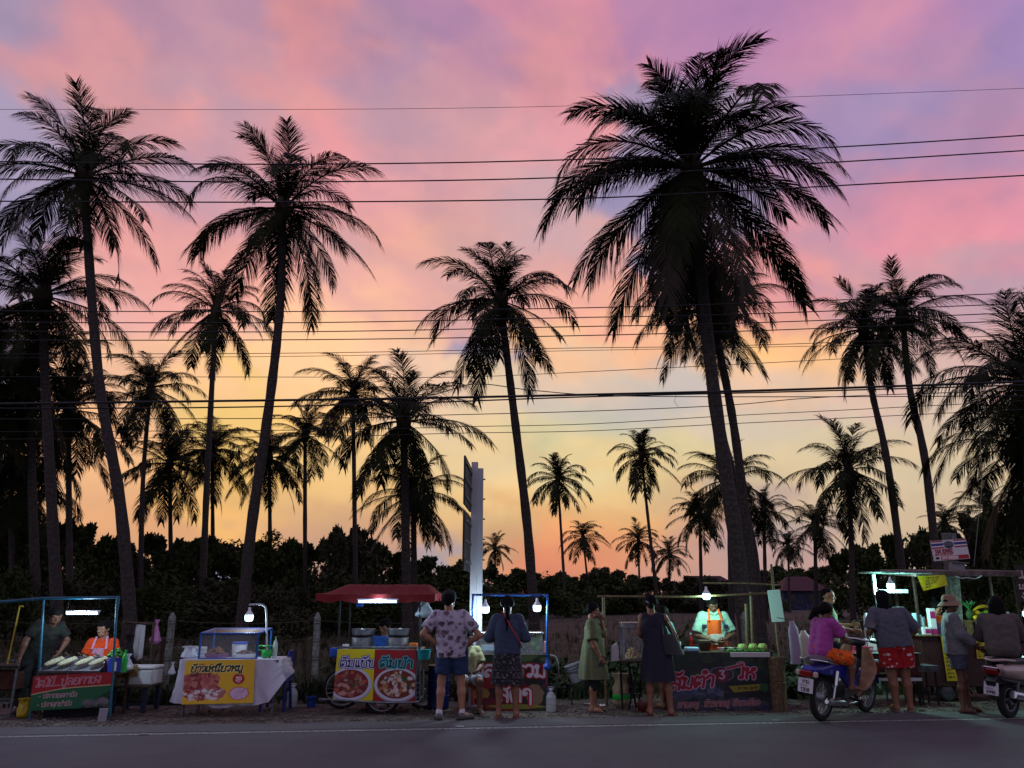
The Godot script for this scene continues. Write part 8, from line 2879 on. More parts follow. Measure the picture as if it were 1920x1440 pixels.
	put(b, "cart_body", mat("cart_red", Color(0.27, 0.06, 0.05), 0.6, 0.0, "dirt", 2.0), c)
	b = mb()
	b.abox(Vector3(L - 0.04, top - 0.028, -e - 0.84), Vector3(R, top, -e + 0.04), 0.006)
	put(b, "counter_top", M["bamboo"], c)
	for x in [L + 0.35, R - 0.3]:
		b = mb(Transform3D(Basis(), Vector3(x, 0.16, -e - 0.05)))
		b.torus(Transform3D(), 0.13, 0.035, 26, 8, 1.3)
		var wl := put(b, "wheel", M["rubber"], c)
		b = mb(Transform3D(Basis(), Vector3(x, 0.16, -e - 0.05)))
		b.lathe(Transform3D(Basis(Vector3.RIGHT, PI / 2), Vector3.ZERO), [Vector2(0, -0.03), Vector2(0.1, -0.02), Vector2(0.1, 0.02), Vector2(0.03, 0.03), Vector2(0, 0.035)], 14)
		put(b, "rim", M["galvanised"], wl)
	for x in [L + 0.04, R - 0.1]:
		for z in [-e - 0.06, -e - 0.76]:
			b = mb()
			b.abox(Vector3(x - 0.02, 0.2 if z > -e - 0.3 else 0.0, z - 0.02), Vector3(x + 0.02, at(1800, 1078, e).y, z + 0.02), 0.003)
			put(b, "roof_post", M["dark_wood"], c)
	var rl := at(1700, 1076, e).x
	var rr := at(1908, 1070, e - 0.2).x
	var ry := at(1800, 1078, e - 0.2).y
	b = mb()
	b.box(Transform3D(Basis(Vector3.RIGHT, 0.05), Vector3((rl + rr) * 0.5, ry + 0.05, -e - 0.35)), Vector3(rr - rl, 0.09, 1.3), 0.008)
	put(b, "roof", mat("roof_board", Color(0.5, 0.42, 0.4), 0.8, 0.0, "dirt", 1.0), c)
	b = mb()
	var al := at(1646, 1078, e - 0.4)
	b.box(Transform3D(Basis(Vector3(0, 0, 1), -0.03), Vector3((al.x + rl) * 0.5 + 0.1, ry + 0.035, -e + 0.05)), Vector3(rl - al.x + 0.25, 0.02, 0.7), 0.003)
	put(b, "awning_sheet", mat("awning_pale", Color(0.6, 0.74, 0.7), 0.5, 0.0, "metal", 1.5), c)
	b = mb()
	b.abox(Vector3(al.x + 0.12, at(1660, 1115, e).y, -e - 0.12), Vector3(al.x + 0.17, ry + 0.02, -e - 0.07))
	put(b, "awning_post", M["white_pipe"], c)
	b = mb()
	b.tube([Vector3(al.x + 0.145, at(1660, 1115, e).y + 0.01, -e - 0.1), Vector3(al.x + 0.145, 0.0, -e - 0.1)], 0.015, 7)
	put(b, "awning_pole", M["galvanised"], c)
	b = mb()
	b.abox(Vector3(al.x + 0.2, at(1660, 1112, e).y, -e - 0.1), Vector3(rl + 0.02, at(1660, 1105, e).y, -e - 0.06), 0.004)
	put(b, "awning_beam", M["white_pipe"], c)
	b = mb()
	b.tube(smooth_path([at(1792, 1080, e - 0.3), at(1803, 1084, e - 0.3), at(1815, 1083, e - 0.3), at(1828, 1085, e - 0.3), at(1840, 1079, e - 0.3)], 4), 0.007, 6)
	put(b, "light_cord", M["white_pipe"], c)
	# yellow menus
	var im := canvas(220, 120, Color(0.75, 0.7, 0.03))
	for k in 4:
		write(im, ["กาบัง หมู ทอด", "ลาบ ชา นม ปัน", "ผลไม้ 20 ปัน", "สด 25"][k], Vector2(60 - k * 10, 32 + k * 24), 12.0, 15.0, [[2.4, Color(0.2, 0.16, 0.05)]], 0.1, 0.08)
	b = mb()
	var yq := [at(1720, 1080, e - 0.3), at(1772, 1078, e - 0.3), at(1777, 1097, e - 0.3), at(1731, 1108, e - 0.3)]
	vinyl(c, "yellow_sign", yq, printed("yellow_menu", im), 0.004)
	var im2 := canvas(160, 300, Color(0.72, 0.6, 0.03))
	for k in 11:
		write(im2, ["ชาดำ 20", "กานม 25", "ลาบ 15", "มะนาว 20", "นมสด 25", "ปันรวม 30"][k % 6], Vector2(14, 30 + k * 25), 12.0, 15.0, [[2.6, Color(0.2, 0.12, 0.03)]])
	var menu := printed("menu_board", im2)
	vinyl(c, "menu_sheet", [at(1764, 1193, e - 0.04), at(1800, 1193, e - 0.04), at(1806, 1277, e - 0.04), at(1776, 1277, e - 0.04)], menu, 0.004)
	vinyl(c, "menu_sheet", [at(1828, 1190, e - 0.04), at(1852, 1190, e - 0.04), at(1858, 1235, e - 0.04), at(1832, 1235, e - 0.04)], menu, 0.004)
	# corner carved figure sign at the roof end
	p = at(1915, 1108, e - 0.25)
	var im3 := canvas(60, 200, Color(0.1, 0.05, 0.05))
	write(im3, "น", Vector2(10, 70), 40.0, 46.0, [[9.0, Color(0.75, 0.65, 0.62)]])
	write(im3, "มา", Vector2(8, 130), 24.0, 32.0, [[6.0, Color(0.75, 0.65, 0.62)]])
	write(im3, "ง", Vector2(14, 184), 32.0, 40.0, [[7.0, Color(0.75, 0.65, 0.62)]])
	var hs := thing("hanging_sign", "dark hanging sign with pale letters at cart roof end", "sign", p - Vector3(0, 0.2, 0))
	b = mb()
	b.abox(p + Vector3(-0.06, -0.18, -0.012), p + Vector3(0.14, 0.42, 0.0), 0.002)
	put(b, "sign_board", M["dark_wood"], hs)
	print_on(hs, "print", Transform3D(Basis(), p + Vector3(0.04, 0.12, 0.004)), 0.19, 0.58, printed("end_sign", im3))
	# goods on the cart counter
	var on := func(px: float, back: float) -> Vector3:
		return Vector3(at(px, 1185, e + back).x, top, -e - back)
	for k in 2:
		for s in 3:
			p = on.call(1712 + k * 9 + s * 6, 0.1 + 0.1 * k)
			p.x = maxf(p.x, L + 0.0 + 0.05 * s)
			b = mb()
			b.lathe(Transform3D(Basis(), p), [Vector2(0, 0), Vector2(0.034, 0), Vector2(0.04, 0.34 - 0.03 * s), Vector2(0.036, 0.34 - 0.03 * s), Vector2(0.0, 0.33 - 0.03 * s)], 14)
			single(b, "cup_stack", film("cup_stack", Color(0.7, 0.85, 0.9), 0.75), "tall stack of clear cups on cart counter behind grey tee woman", "cups", p, "cup stacks")
	p = on.call(1737, 0.02)
	b = mb()
	b.abox(p + Vector3(-0.07, 0.001, -0.03), p + Vector3(0.07, 0.12, 0.03), 0.004)
	var tb := thing("straw_box", "white box with magenta print on the cart counter", "box", p)
	put(b, "box_body", M["white_plastic"], tb)
	b = mb()
	b.abox(p + Vector3(-0.03, 0.02, 0.031), p + Vector3(0.06, 0.09, 0.033))
	put(b, "print_patch", mat("magenta", Color(0.65, 0.12, 0.4), 0.5), tb)
	p = on.call(1750, 0.06)
	var mc := thing("milk_carton", "tall white and magenta milk carton by the orange topped seller", "carton", p)
	b = mb()
	b.abox(p + Vector3(-0.05, 0.1, -0.05), p + Vector3(0.05, 0.42, 0.05), 0.004)
	b.abox(p + Vector3(-0.048, 0.0, -0.048), p + Vector3(0.048, 0.099, 0.048), 0.002)
	put(b, "carton_body", M["white_plastic"], mc)
	b = mb()
	b.abox(p + Vector3(-0.04, 0.26, 0.051), p + Vector3(0.04, 0.37, 0.053))
	b.abox(p + Vector3(-0.048, 0.0, 0.049), p + Vector3(0.048, 0.09, 0.0505))
	put(b, "print_patch", M["magenta"], mc)
	for k in 4:
		p = on.call(1764 + k * 7, 0.08 + 0.05 * (k % 2))
		bottle(p, 0.2 + 0.04 * (k % 2), 0.032, [film("bottle_blue", Color(0.3, 0.5, 0.75), 0.7), M["amber_glass"], film("bottle_film", Color(0.8, 0.9, 0.85), 0.5), M["blue_plastic"]][k], ["blue water bottle beside the milk carton", "amber bottle beside the blue water bottle", "clear bottle behind the bucket hat person", "short blue bottle behind the bucket hat person"][k], "white_plastic", "bottles on cart counter")
	# fruit heap
	p = on.call(1838, 0.2)
	p.y = at(1838, 1163, e + 0.2).y
	var sh := thing("fruit_shelf", "small raised shelf carrying the fruit heap", "shelf", Vector3(p.x, top, p.z))
	b = mb()
	b.abox(p + Vector3(-0.2, -0.03, -0.15), p + Vector3(0.2, 0.0, 0.15), 0.004)
	put(b, "shelf_top", M["bamboo"], sh)
	for x: float in [-0.18, 0.18]:
		b = mb()
		b.abox(Vector3(p.x + x - 0.012, top, p.z - 0.12), Vector3(p.x + x + 0.012, p.y - 0.03, p.z + 0.12))
		put(b, "shelf_side", M["bamboo"], sh)
	var pa := p + Vector3(-0.13, 0.09, 0.0)
	var pine := thing("pineapple", "green crowned pineapple in the cart's fruit heap", "pineapple", pa - Vector3(0, 0.09, 0))
	b = mb()
	b.ball(pa, Vector3(0.065, 0.09, 0.065), Basis(), 12, 9)
	put(b, "pineapple_body", mat("pine_skin", Color(0.3, 0.5, 0.25), 0.7, 0.0, "dirt", 14.0), pine)
	b = mb()
	for k in 16:
		var a := k * 2.4
		var up := Vector3(cos(a) * (0.3 + 0.04 * k), 1.0, sin(a) * (0.3 + 0.04 * k)).normalized()
		b.tube([pa + Vector3(0, 0.085, 0), pa + Vector3(0, 0.085, 0) + up * 0.09, pa + Vector3(0, 0.08, 0) + up * 0.17 + Vector3(up.x, -0.2, up.z) * 0.04], [0.012, 0.009, 0.001], 4)
	put(b, "leafy_crown", mat("pine_leaf", Color(0.2, 0.55, 0.3), 0.6), pine)
	var fm := [mat("papaya_green", Color(0.3, 0.62, 0.12), 0.45), mat("mango_yellow", Color(0.86, 0.74, 0.08), 0.45), mat("lime", Color(0.4, 0.66, 0.1), 0.45)]
	var fl := [[0.06, 0.07, 0.05, 0.09, 0.065, 0, "green papaya, biggest fruit of the heap", "papaya"], [-0.03, 0.05, 0.11, 0.05, 0.045, 1, "yellow mango at the front of the fruit heap", "mango"], [-0.1, 0.045, 0.11, 0.045, 0.04, 1, "yellow mango beside the pineapple foot", "mango"], [0.14, 0.05, 0.09, 0.05, 0.045, 2, "lime green guava at heap's edge", "guava"], [0.15, 0.12, 0.0, 0.06, 0.05, 2, "lime green guava on top of heap", "guava"], [0.0, 0.12, -0.02, 0.06, 0.045, 1, "yellow mango on top of the heap", "mango"]]
	for q in fl:
		b = mb()
		b.ball(p + Vector3(q[0], q[1], q[2]), Vector3(q[3], q[4], q[4]), Basis(Vector3.UP, q[0] * 5.0), 12, 8)
		single(b, q[7], fm[q[5]], q[6], "fruit", p + Vector3(q[0], q[1] - q[4], q[2]), "fruit heap on the cart")
	b = mb()
	var ban := thing("banana_bunch", "yellow banana bunch arching over the fruit heap", "bananas", p + Vector3(0.02, 0.14, 0))
	for k in 4:
		b = mb()
		var o := Vector3(0, 0.005 * k, 0.02 * k - 0.03)
		b.tube(smooth_path([p + o + Vector3(-0.07, 0.15, 0.02), p + o + Vector3(0.0, 0.2, 0.03), p + o + Vector3(0.1, 0.22, 0.02), p + o + Vector3(0.19, 0.2, 0.0)], 4), [0.006, 0.014, 0.018, 0.02, 0.02, 0.02, 0.021, 0.021, 0.02, 0.018, 0.014, 0.01, 0.004], 8)
		put(b, "banana", fm[1], ban)
	for k in 3:
		bottle(on.call(1897 + k * 8, 0.1), 0.28, 0.03, [film("bottle_film", Color(0.8, 0.9, 0.85), 0.5), film("bottle_green", Color(0.5, 0.8, 0.6), 0.7), M["amber_glass"]][k], ["clear tall bottle behind the seated scooter woman", "greenish tall bottle behind the seated scooter woman", "amber tall bottle behind the seated scooter woman"][k], "yellow_plastic", "tall bottles at the cart end")
	bulb(1670, 1098, e - 0.35, "lit bulb under the pale awning of drinks cart", [at(1672, 1080, e - 0.35)], 2.0, "bulb_green", Color(0.72, 1.0, 0.95))
	# cool lamp glow further along the cart, behind the seated woman
	bulb(1925, 1150, e + 0.3, "lit bulb at drinks cart end behind the scooter woman", [at(1925, 1085, e + 0.3)], 1.2, "bulb_green", Color(0.72, 1.0, 0.95))

func litter():
	var list := [[1103, 1322, "crumpled white paper near the green dress woman's feet"], [1132, 1325, "small crumpled paper beyond the green dress woman"], [1455, 1352, "flattened wrapper on the asphalt edge by the sign pole"], [270, 1378, "flattened wrapper on the road edge before fish stall"], [862, 1364, "dark flattened scrap on the road before the floral shirt man"]]
	for k in list.size():
		var g := gp(list[k][0], list[k][1])
		var b := mb()
		var rows := []
		for i in 6:
			var row := []
			for j in 7:
				var p := Vector3((j / 6.0 - 0.5) * (0.14 if k < 2 else 0.11), 0.012, (i / 5.0 - 0.5) * 0.1)
				p.y += (0.05 if k < 2 else 0.008) * absf(noise.get_noise_2d(i * 1.7 + k * 9.0, j * 1.7))
				row.append(g + p)
			rows.append(row)
		b.skin(rows)
		single(b, "paper_scrap", [M["white_plastic"], M["grey_plastic"]][1 if k > 1 else 0], list[k][2], "scrap", g)

# ---------------------------------------------------------------- motorbikes
# built in the bike's own frame: x forward from the rear axle, y up, z to its right
func bike_wheel(t: Node3D, X: Transform3D, c: Vector3, r: float, w: float, cast := false):
	var b := mb(X)
	b.torus(Transform3D(Basis(), c), r - w, w, 36, 10, 0.9)
	var wh := put(b, "wheel", M["rubber"], t)
	b = mb(X)
	b.torus(Transform3D(Basis(), c), r - w * 1.9, w * 0.42, 32, 6, 2.0)
	put(b, "rim", M["galvanised"], wh)
	b = mb(X)
	b.tube([c + Vector3(0, 0, -0.06), c + Vector3(0, 0, 0.06)], 0.055, 16)
	put(b, "hub", M["aluminium"], wh)
	b = mb(X)
	for k in (5 if cast else 24):
		var a := TAU * k / (5.0 if cast else 24.0)
		var o := Vector3(cos(a), sin(a), 0)
		if cast:
			b.bar(c + o * 0.05, c + o * (r - w * 1.9), 0.03, 0.025, Vector3(0, 0, 1))
		else:
			b.tube([c + o.rotated(Vector3(0, 0, 1), 0.9) * 0.05 + Vector3(0, 0, 0.03 * (k % 2 * 2 - 1)), c + o * (r - w * 2.0)], 0.002, 4)
	put(b, "spokes", M["black_iron"] if cast else M["chrome"], wh)

func plate_number(t: Node3D, X: Transform3D, c: Vector3, l1: String, l3: String, key: String):
	# faces backwards (-x)
	var f := Transform3D(Basis(Vector3(0, 0, 1), Vector3.UP, Vector3(-1, 0, 0)), c)
	var b := mb(X)
	b.box(Transform3D(f.basis * Basis(Vector3.RIGHT, -0.15), c), Vector3(0.2, 0.17, 0.006), 0.002)
	var p := put(b, "number_plate", M["white_plastic"], t)
	var im := canvas(200, 170, Color(0.78, 0.76, 0.78))
	var ink := Color(0.06, 0.06, 0.08)
	write(im, l1, Vector2(50, 58), 36.0, 50.0, [[10.0, ink]])
	write(im, "ประจวบ", Vector2(24, 98), 20.0, 32.0, [[4.0, Color(0.25, 0.25, 0.28)]])
	write(im, l3, Vector2(38, 156), 40.0, 50.0, [[11.0, ink]])
	print_on(p, "plate_print", X * Transform3D(f.basis * Basis(Vector3.RIGHT, -0.15), c + f.basis * Basis(Vector3.RIGHT, -0.15) * Vector3(0, 0, 0.0045)), 0.196, 0.166, printed(key, im, 0.4))

func bikes():
	var rear := gp(1541, 1352)
	var front := gp(1616, 1337)
	var f := (front - rear).normalized()
	var side := f.cross(Vector3.UP).normalized()
	var X := Transform3D((Basis(f, Vector3.UP, side) * Basis(Vector3.RIGHT, 0.1)).scaled(Vector3.ONE * 1.08), rear)
	var t := thing("motorbike", "blue and cream underbone motorbike carrying the pink shirted rider", "motorbike", rear)
	var blue := mat("bike_blue", Color(0.04, 0.09, 0.5), 0.25)
	blue.clearcoat_enabled = true
	blue.clearcoat = 0.6
	var cream := mat("bike_cream", Color(0.72, 0.55, 0.4), 0.35, 0.0, "metal", 2.0)
	var WB := 1.2
	bike_wheel(t, X, Vector3(0, 0.28, 0), 0.28, 0.04)
	bike_wheel(t, X, Vector3(WB, 0.28, 0), 0.28, 0.036)
	var b := mb(X)
	b.plate(Transform3D(), [Vector2(-0.02, 0.24), Vector2(0.5, 0.3), Vector2(0.52, 0.36), Vector2(0.0, 0.32)], 0.16, 0.01)
	put(b, "swing_arm", M["black_iron"], t)
	# engine and exhaust
	b = mb(X)
	b.box(Transform3D(Basis(Vector3(0, 0, 1), 0.2), Vector3(0.6, 0.34, 0)), Vector3(0.3, 0.17, 0.22), 0.03)
	b.tube([Vector3(0.7, 0.36, 0), Vector3(0.9, 0.42, 0)], [0.075, 0.065], 12)
	for k in 5:
		b.tube([Vector3(0.74 + k * 0.03, 0.37 + k * 0.01, 0), Vector3(0.75 + k * 0.03, 0.373 + k * 0.01, 0)], 0.09, 12)
	put(b, "engine", M["galvanised"], t)
	b = mb(X)
	b.tube(smooth_path([Vector3(0.88, 0.36, 0.05), Vector3(0.82, 0.22, 0.1), Vector3(0.55, 0.2, 0.13), Vector3(0.3, 0.22, 0.14)], 5), 0.018, 8)
	b.tube([Vector3(0.34, 0.22, 0.14), Vector3(0.28, 0.23, 0.145), Vector3(-0.12, 0.27, 0.15), Vector3(-0.16, 0.275, 0.15)], [0.02, 0.04, 0.045, 0.025], 12)
	put(b, "exhaust", M["chrome"], t)
	# side panels, tail, seat
	for s: float in [-1.0, 1.0]:
		b = mb(X)
		b.plate(Transform3D(Basis(Vector3.UP, -s * 0.06), Vector3(0.2, 0.0, s * 0.105)), [Vector2(-0.42, 0.66), Vector2(-0.1, 0.7), Vector2(0.28, 0.68), Vector2(0.42, 0.52), Vector2(0.5, 0.38), Vector2(0.42, 0.36), Vector2(0.22, 0.42), Vector2(0.05, 0.54), Vector2(-0.3, 0.58), Vector2(-0.42, 0.61)], 0.05, 0.018)
		put(b, "side_panel", blue, t)
		b = mb(X)
		b.tube([Vector3(0.12, 0.62, s * 0.15), Vector3(0.06, 0.45, s * 0.155)], 0.03, 10)
		b.tube([Vector3(0.06, 0.45, s * 0.155), Vector3(0.02, 0.3, s * 0.15)], 0.016, 8)
		put(b, "shock_absorber", M["chrome"], t)
		b = mb(X)
		b.tube(smooth_path([Vector3(0.14, 0.7, s * 0.15), Vector3(-0.1, 0.74, s * 0.16), Vector3(-0.3, 0.77, s * 0.13), Vector3(-0.36, 0.77, s * 0.04)], 4), 0.011, 8)
		put(b, "grab_rail", M["chrome"], t)
		b = mb(X)
		b.tube([Vector3(0.52, 0.26, s * 0.1), Vector3(0.56, 0.24, s * 0.27)], 0.018, 8)
		put(b, "foot_peg", M["rubber"], t)
		b = mb(X)
		b.tube([Vector3(1.06, 0.62, s * 0.075), Vector3(WB, 0.28, s * 0.085)], [0.024, 0.02], 8)
		put(b, "fork", M["chrome"], t)
		# leg shield wing
		b = mb(X)
		var rows := []
		for i in 11:
			var v := i / 10.0
			var row := []
			for k in 2:
				for j in 6:
					var u := (j if k == 0 else 5 - j) / 5.0
					var wd := (0.06 + 0.15 * sin(clampf(v * 0.9 + 0.1, 0.0, 1.0) * PI)) * u
					row.append(Vector3(0.98 - 0.2 * v * v + 0.06 * u * u * (1.0 if v > 0.3 else 0.4) - 0.018 * k - (0.05 * u), 0.88 - 0.62 * v, s * (0.07 + wd)))
			rows.append(row)
		b.skin(rows, true, true)
		put(b, "leg_shield", cream, t)
		# mirrors
		b = mb(X)
		b.tube(smooth_path([Vector3(0.92, 0.98, s * 0.2), Vector3(0.88, 1.08, s * 0.24), Vector3(0.85, 1.17, s * 0.28)], 4), 0.007, 6)
		var st := put(b, "mirror_stalk", M["black_iron"], t)
		b = mb(X)
		b.ball(Vector3(0.85, 1.2, s * 0.29), Vector3(0.022, 0.042, 0.062), Basis(Vector3.UP, s * 0.25), 14, 8)
		put(b, "mirror_shell", M["black_plastic"], st)
		b = mb(X)
		b.lathe(Transform3D(Basis(Vector3.UP, s * 0.25) * Basis(Vector3(0, 0, 1), PI / 2), Vector3(0.818, 1.2, s * 0.286)), [Vector2(0.038, 0), Vector2(0, 0.001)], 16, false, 1.45)
		put(b, "mirror_glass", mat("mirror", Color(0.9, 0.92, 0.95), 0.03, 1.0), st)
		b = mb(X)
		b.tube([Vector3(0.9, 0.97, s * 0.22), Vector3(0.86, 0.97, s * 0.34)], 0.018, 8)
		put(b, "grip", M["rubber"], t)
	b = mb(X)
	b.box(Transform3D(Basis(), Vector3(-0.05, 0.645, 0)), Vector3(0.66, 0.1, 0.2), 0.04)
	put(b, "tail_fairing", blue, t)
	b = mb(X)
	var sr := []
	for i in 13:
		var v := i / 12.0
		var x := lerpf(-0.3, 0.5, v)
		var hgt := 0.76 - 0.06 * smoothstep(0.3, 1.0, v) + 0.01 * sin(v * 9.0)
		var half := lerpf(0.115, 0.09, v) * (sin(clampf(v * 8.0, 0.0, 1.0) * PI * 0.5) * 0.5 + 0.5)
		var row := []
		for j in 14:
			var a := TAU * j / 14.0
			row.append(Vector3(x, hgt + sin(a) * 0.042 * (1.0 if sin(a) > 0.0 else 0.8), cos(a) * half))
		sr.append(row)
	b.skin(sr, true, true)
	put(b, "seat", mat("seat_grey", Color(0.4, 0.36, 0.38), 0.6, 0.0, "cloth", 3.0), t)
	# tail light, indicators, mudguard, plate
	b = mb(X)
	b.box(Transform3D(Basis(), Vector3(-0.385, 0.6, 0.0)), Vector3(0.05, 0.08, 0.16), 0.015)
	put(b, "tail_light", mat("lens_red", Color(0.5, 0.06, 0.04), 0.15), t)
	for s: float in [-1.0, 1.0]:
		b = mb(X)
		b.box(Transform3D(Basis(), Vector3(-0.365, 0.6, s * 0.115)), Vector3(0.05, 0.07, 0.06), 0.015)
		put(b, "indicator", mat("lens_clear", Color(0.72, 0.66, 0.58), 0.15), t)
	b = mb(X)
	var mg := []
	for i in 9:
		var a := lerpf(0.5, 2.9, i / 8.0)
		var row := []
		for j in 5:
			var z := (j / 4.0 - 0.5) * 0.13
			row.append(Vector3(cos(a) * 0.33, 0.28 + sin(a) * 0.33 - absf(z) * 0.2, z))
		mg.append(row)
	b.skin(mg)
	put(b, "rear_mudguard", M["black_plastic"], t)
	b = mb(X)
	mg = []
	for i in 9:
		var a := lerpf(0.3, 2.7, i / 8.0)
		var row := []
		for j in 5:
			var z := (j / 4.0 - 0.5) * 0.12
			row.append(Vector3(WB + cos(a) * 0.315, 0.28 + sin(a) * 0.315 - absf(z) * 0.3, z))
		mg.append(row)
	b.skin(mg)
	put(b, "front_mudguard", blue, t)
	plate_number(t, X, Vector3(-0.4, 0.46, 0.0), "1กม", "1308", "plate_a")
	# head unit
	b = mb(X)
	b.ball(Vector3(1.0, 0.93, 0), Vector3(0.09, 0.06, 0.1), Basis(), 16, 10)
	put(b, "headlight_cowl", M["black_plastic"], t)
	b = mb(X)
	b.tube([Vector3(0.9, 0.97, -0.24), Vector3(0.93, 0.98, 0), Vector3(0.9, 0.97, 0.24)], 0.012, 8)
	put(b, "handlebar", M["chrome"], t)
	b = mb(X)
	b.tube([Vector3(1.02, 0.9, 0), Vector3(1.07, 0.6, 0)], 0.04, 10)
	put(b, "head_tube", M["black_iron"], t)
	b = mb(X)
	b.tube(smooth_path([Vector3(1.02, 0.7, 0), Vector3(0.85, 0.5, 0), Vector3(0.6, 0.5, 0), Vector3(0.3, 0.62, 0)], 4), 0.035, 8)
	put(b, "frame_tube", M["black_iron"], t)
	b = mb(X)
	b.tube([Vector3(0.5, 0.24, -0.1), Vector3(0.46, 0.005, -0.23)], 0.011, 6)
	put(b, "side_stand", M["black_iron"], t)
	b = mb(X)
	b.tube(smooth_path([Vector3(0.6, 0.3, 0.13), Vector3(0.62, 0.28, 0.19), Vector3(0.72, 0.34, 0.2), Vector3(0.8, 0.34, 0.2)], 4), 0.01, 6)
	put(b, "kick_lever", M["black_iron"], t)
	# ---- rider, sitting on the seat facing forward and to the right
	var g := X * Vector3(0.12, 0, 0.0)
	g.y = 0.0
	var yaw := atan2(f.x, f.z) + 0.0
	var orange := spotted("orange_print", Color(0.88, 0.36, 0.03), [Color(0.1, 0.07, 0.05), Color(0.12, 0.08, 0.06), Color(0.85, 0.65, 0.4)], 16, 9, 16, 3.6)
	make_head_and_hands()
	person("person in pink tee and orange patterned shorts sitting on the blue motorbike", g, 1.6, yaw - 0.3, {
		"pelvis": Vector3(0, 0.93, 0.0), "chest": Vector3(0.01, 1.24, 0.1), "neck": Vector3(0.0, 1.39, 0.14), "head": Vector3(0.0, 1.5, 0.2), "shoulder_l": Vector3(0.15, 1.33, 0.12), "shoulder_r": Vector3(-0.17, 1.33, 0.12),
		"elbow_l": Vector3(0.2, 1.1, 0.26), "wrist_l": Vector3(0.08, 1.2, 0.42), "elbow_r": Vector3(-0.23, 1.1, 0.28), "wrist_r": Vector3(-0.06, 1.22, 0.44), "hand_l": 1, "hand_r": 1,
		"hip_l": Vector3(0.09, 0.9, 0.03), "hip_r": Vector3(-0.09, 0.9, 0.03), "knee_l": Vector3(0.17, 0.8, 0.42), "knee_r": Vector3(-0.19, 0.82, 0.42), "ankle_l": Vector3(0.17, 0.42, 0.38), "ankle_r": Vector3(-0.2, 0.46, 0.34), "toe_r": Vector3(-0.02, -0.06, 0.15),
		"head_pitch": 0.25, "top": cloth("pink_tee", Color(0.66, 0.26, 0.58)), "sleeve": 0.75, "loose": 0.022, "shorts": orange, "short_len": 0.92, "flare": 1.25, "hair": "sidetail", "skin": "skin_dark"})
	# ---- scooter at the edge of the picture
	rear = gp(1893, 1347)
	f = Vector3(0.86, 0, -0.5).normalized()
	side = f.cross(Vector3.UP).normalized()
	X = Transform3D(Basis(f, Vector3.UP, side) * Basis(Vector3.RIGHT, 0.08), rear)
	t = thing("scooter", "white scooter with red tail light beside the bucket hat person", "scooter", rear)
	bike_wheel(t, X, Vector3(0, 0.25, 0), 0.25, 0.052, true)
	bike_wheel(t, X, Vector3(1.24, 0.25, 0), 0.25, 0.05, true)
	var white := mat("scooter_white", Color(0.68, 0.6, 0.55), 0.22)
	white.clearcoat_enabled = true
	white.clearcoat = 0.7
	var dark := mat("scooter_dark", Color(0.05, 0.05, 0.09), 0.25)
	for s: float in [-1.0, 1.0]:
		b = mb(X)
		var rows := []
		for i in 13:
			var v := i / 12.0
			var x := lerpf(-0.36, 0.55, v)
			var y0 := lerpf(0.6, 0.45, v)
			var y1 := lerpf(0.74, 0.7, v) + 0.03 * sin(v * PI)
			var row := []
			for j in 8:
				var u := j / 7.0
				row.append(Vector3(x, lerpf(y0, y1, u), s * (0.05 + 0.1 * sin(u * PI * 0.85 + 0.25) * (0.55 + 0.45 * sin(clampf(v * 1.2 + 0.1, 0.0, 1.0) * PI)))))
			rows.append(row)
		b.skin(rows)
		put(b, "side_cover", white, t)
		b = mb(X)
		b.ball(Vector3(-0.29, 0.66, s * 0.125), Vector3(0.07, 0.04, 0.022), Basis(Vector3(0, 0, 1), -0.5), 12, 8)
		put(b, "indicator", mat("lens_smoke", Color(0.5, 0.44, 0.46), 0.12), t)
		b = mb(X)
		b.plate(Transform3D(Basis(), Vector3(0.1, 0.0, s * 0.118)), [Vector2(-0.42, 0.56), Vector2(0.45, 0.44), Vector2(0.46, 0.38), Vector2(-0.2, 0.5), Vector2(-0.42, 0.53)], 0.03, 0.008)
		put(b, "lower_trim", dark, t)
		b = mb(X)
		b.tube([Vector3(0.05, 0.5, s * 0.13), Vector3(0.0, 0.27, s * 0.12)], 0.02, 8)
		put(b, "shock_absorber", M["galvanised"], t)
		b = mb(X)
		b.tube([Vector3(1.08, 0.66, s * 0.07), Vector3(1.24, 0.25, s * 0.08)], 0.022, 8)
		put(b, "fork", M["black_iron"], t)
		b = mb(X)
		b.tube([Vector3(0.92, 1.0, s * 0.1), Vector3(0.86, 1.0, s * 0.34)], 0.016, 8)
		put(b, "handlebar", M["rubber"], t)
	b = mb(X)
	b.box(Transform3D(Basis(Vector3(0, 0, 1), 0.1), Vector3(-0.36, 0.645, 0)), Vector3(0.07, 0.1, 0.19), 0.025)
	put(b, "tail_light", mat("lens_dark_red", Color(0.42, 0.03, 0.05), 0.12), t)
	b = mb(X)
	b.box(Transform3D(Basis(Vector3(0, 0, 1), 0.2), Vector3(-0.345, 0.705, 0)), Vector3(0.08, 0.02, 0.2), 0.008)
	put(b, "tail_trim", M["chrome"], t)
	b = mb(X)
	b.tube(smooth_path([Vector3(0.0, 0.79, 0.13), Vector3(-0.26, 0.81, 0.12), Vector3(-0.37, 0.8, 0.05), Vector3(-0.37, 0.8, -0.05), Vector3(-0.26, 0.81, -0.12), Vector3(0.0, 0.79, -0.13)], 4), 0.017, 8)
	put(b, "grab_rail", white, t)
	b = mb(X)
	b.box(Transform3D(Basis(), Vector3(0.18, 0.77, 0)), Vector3(0.78, 0.09, 0.25), 0.042)
	put(b, "seat", M["black_plastic"], t)
	b = mb(X)
	b.box(Transform3D(Basis(), Vector3(0.05, 0.58, 0)), Vector3(0.7, 0.24, 0.16), 0.03)
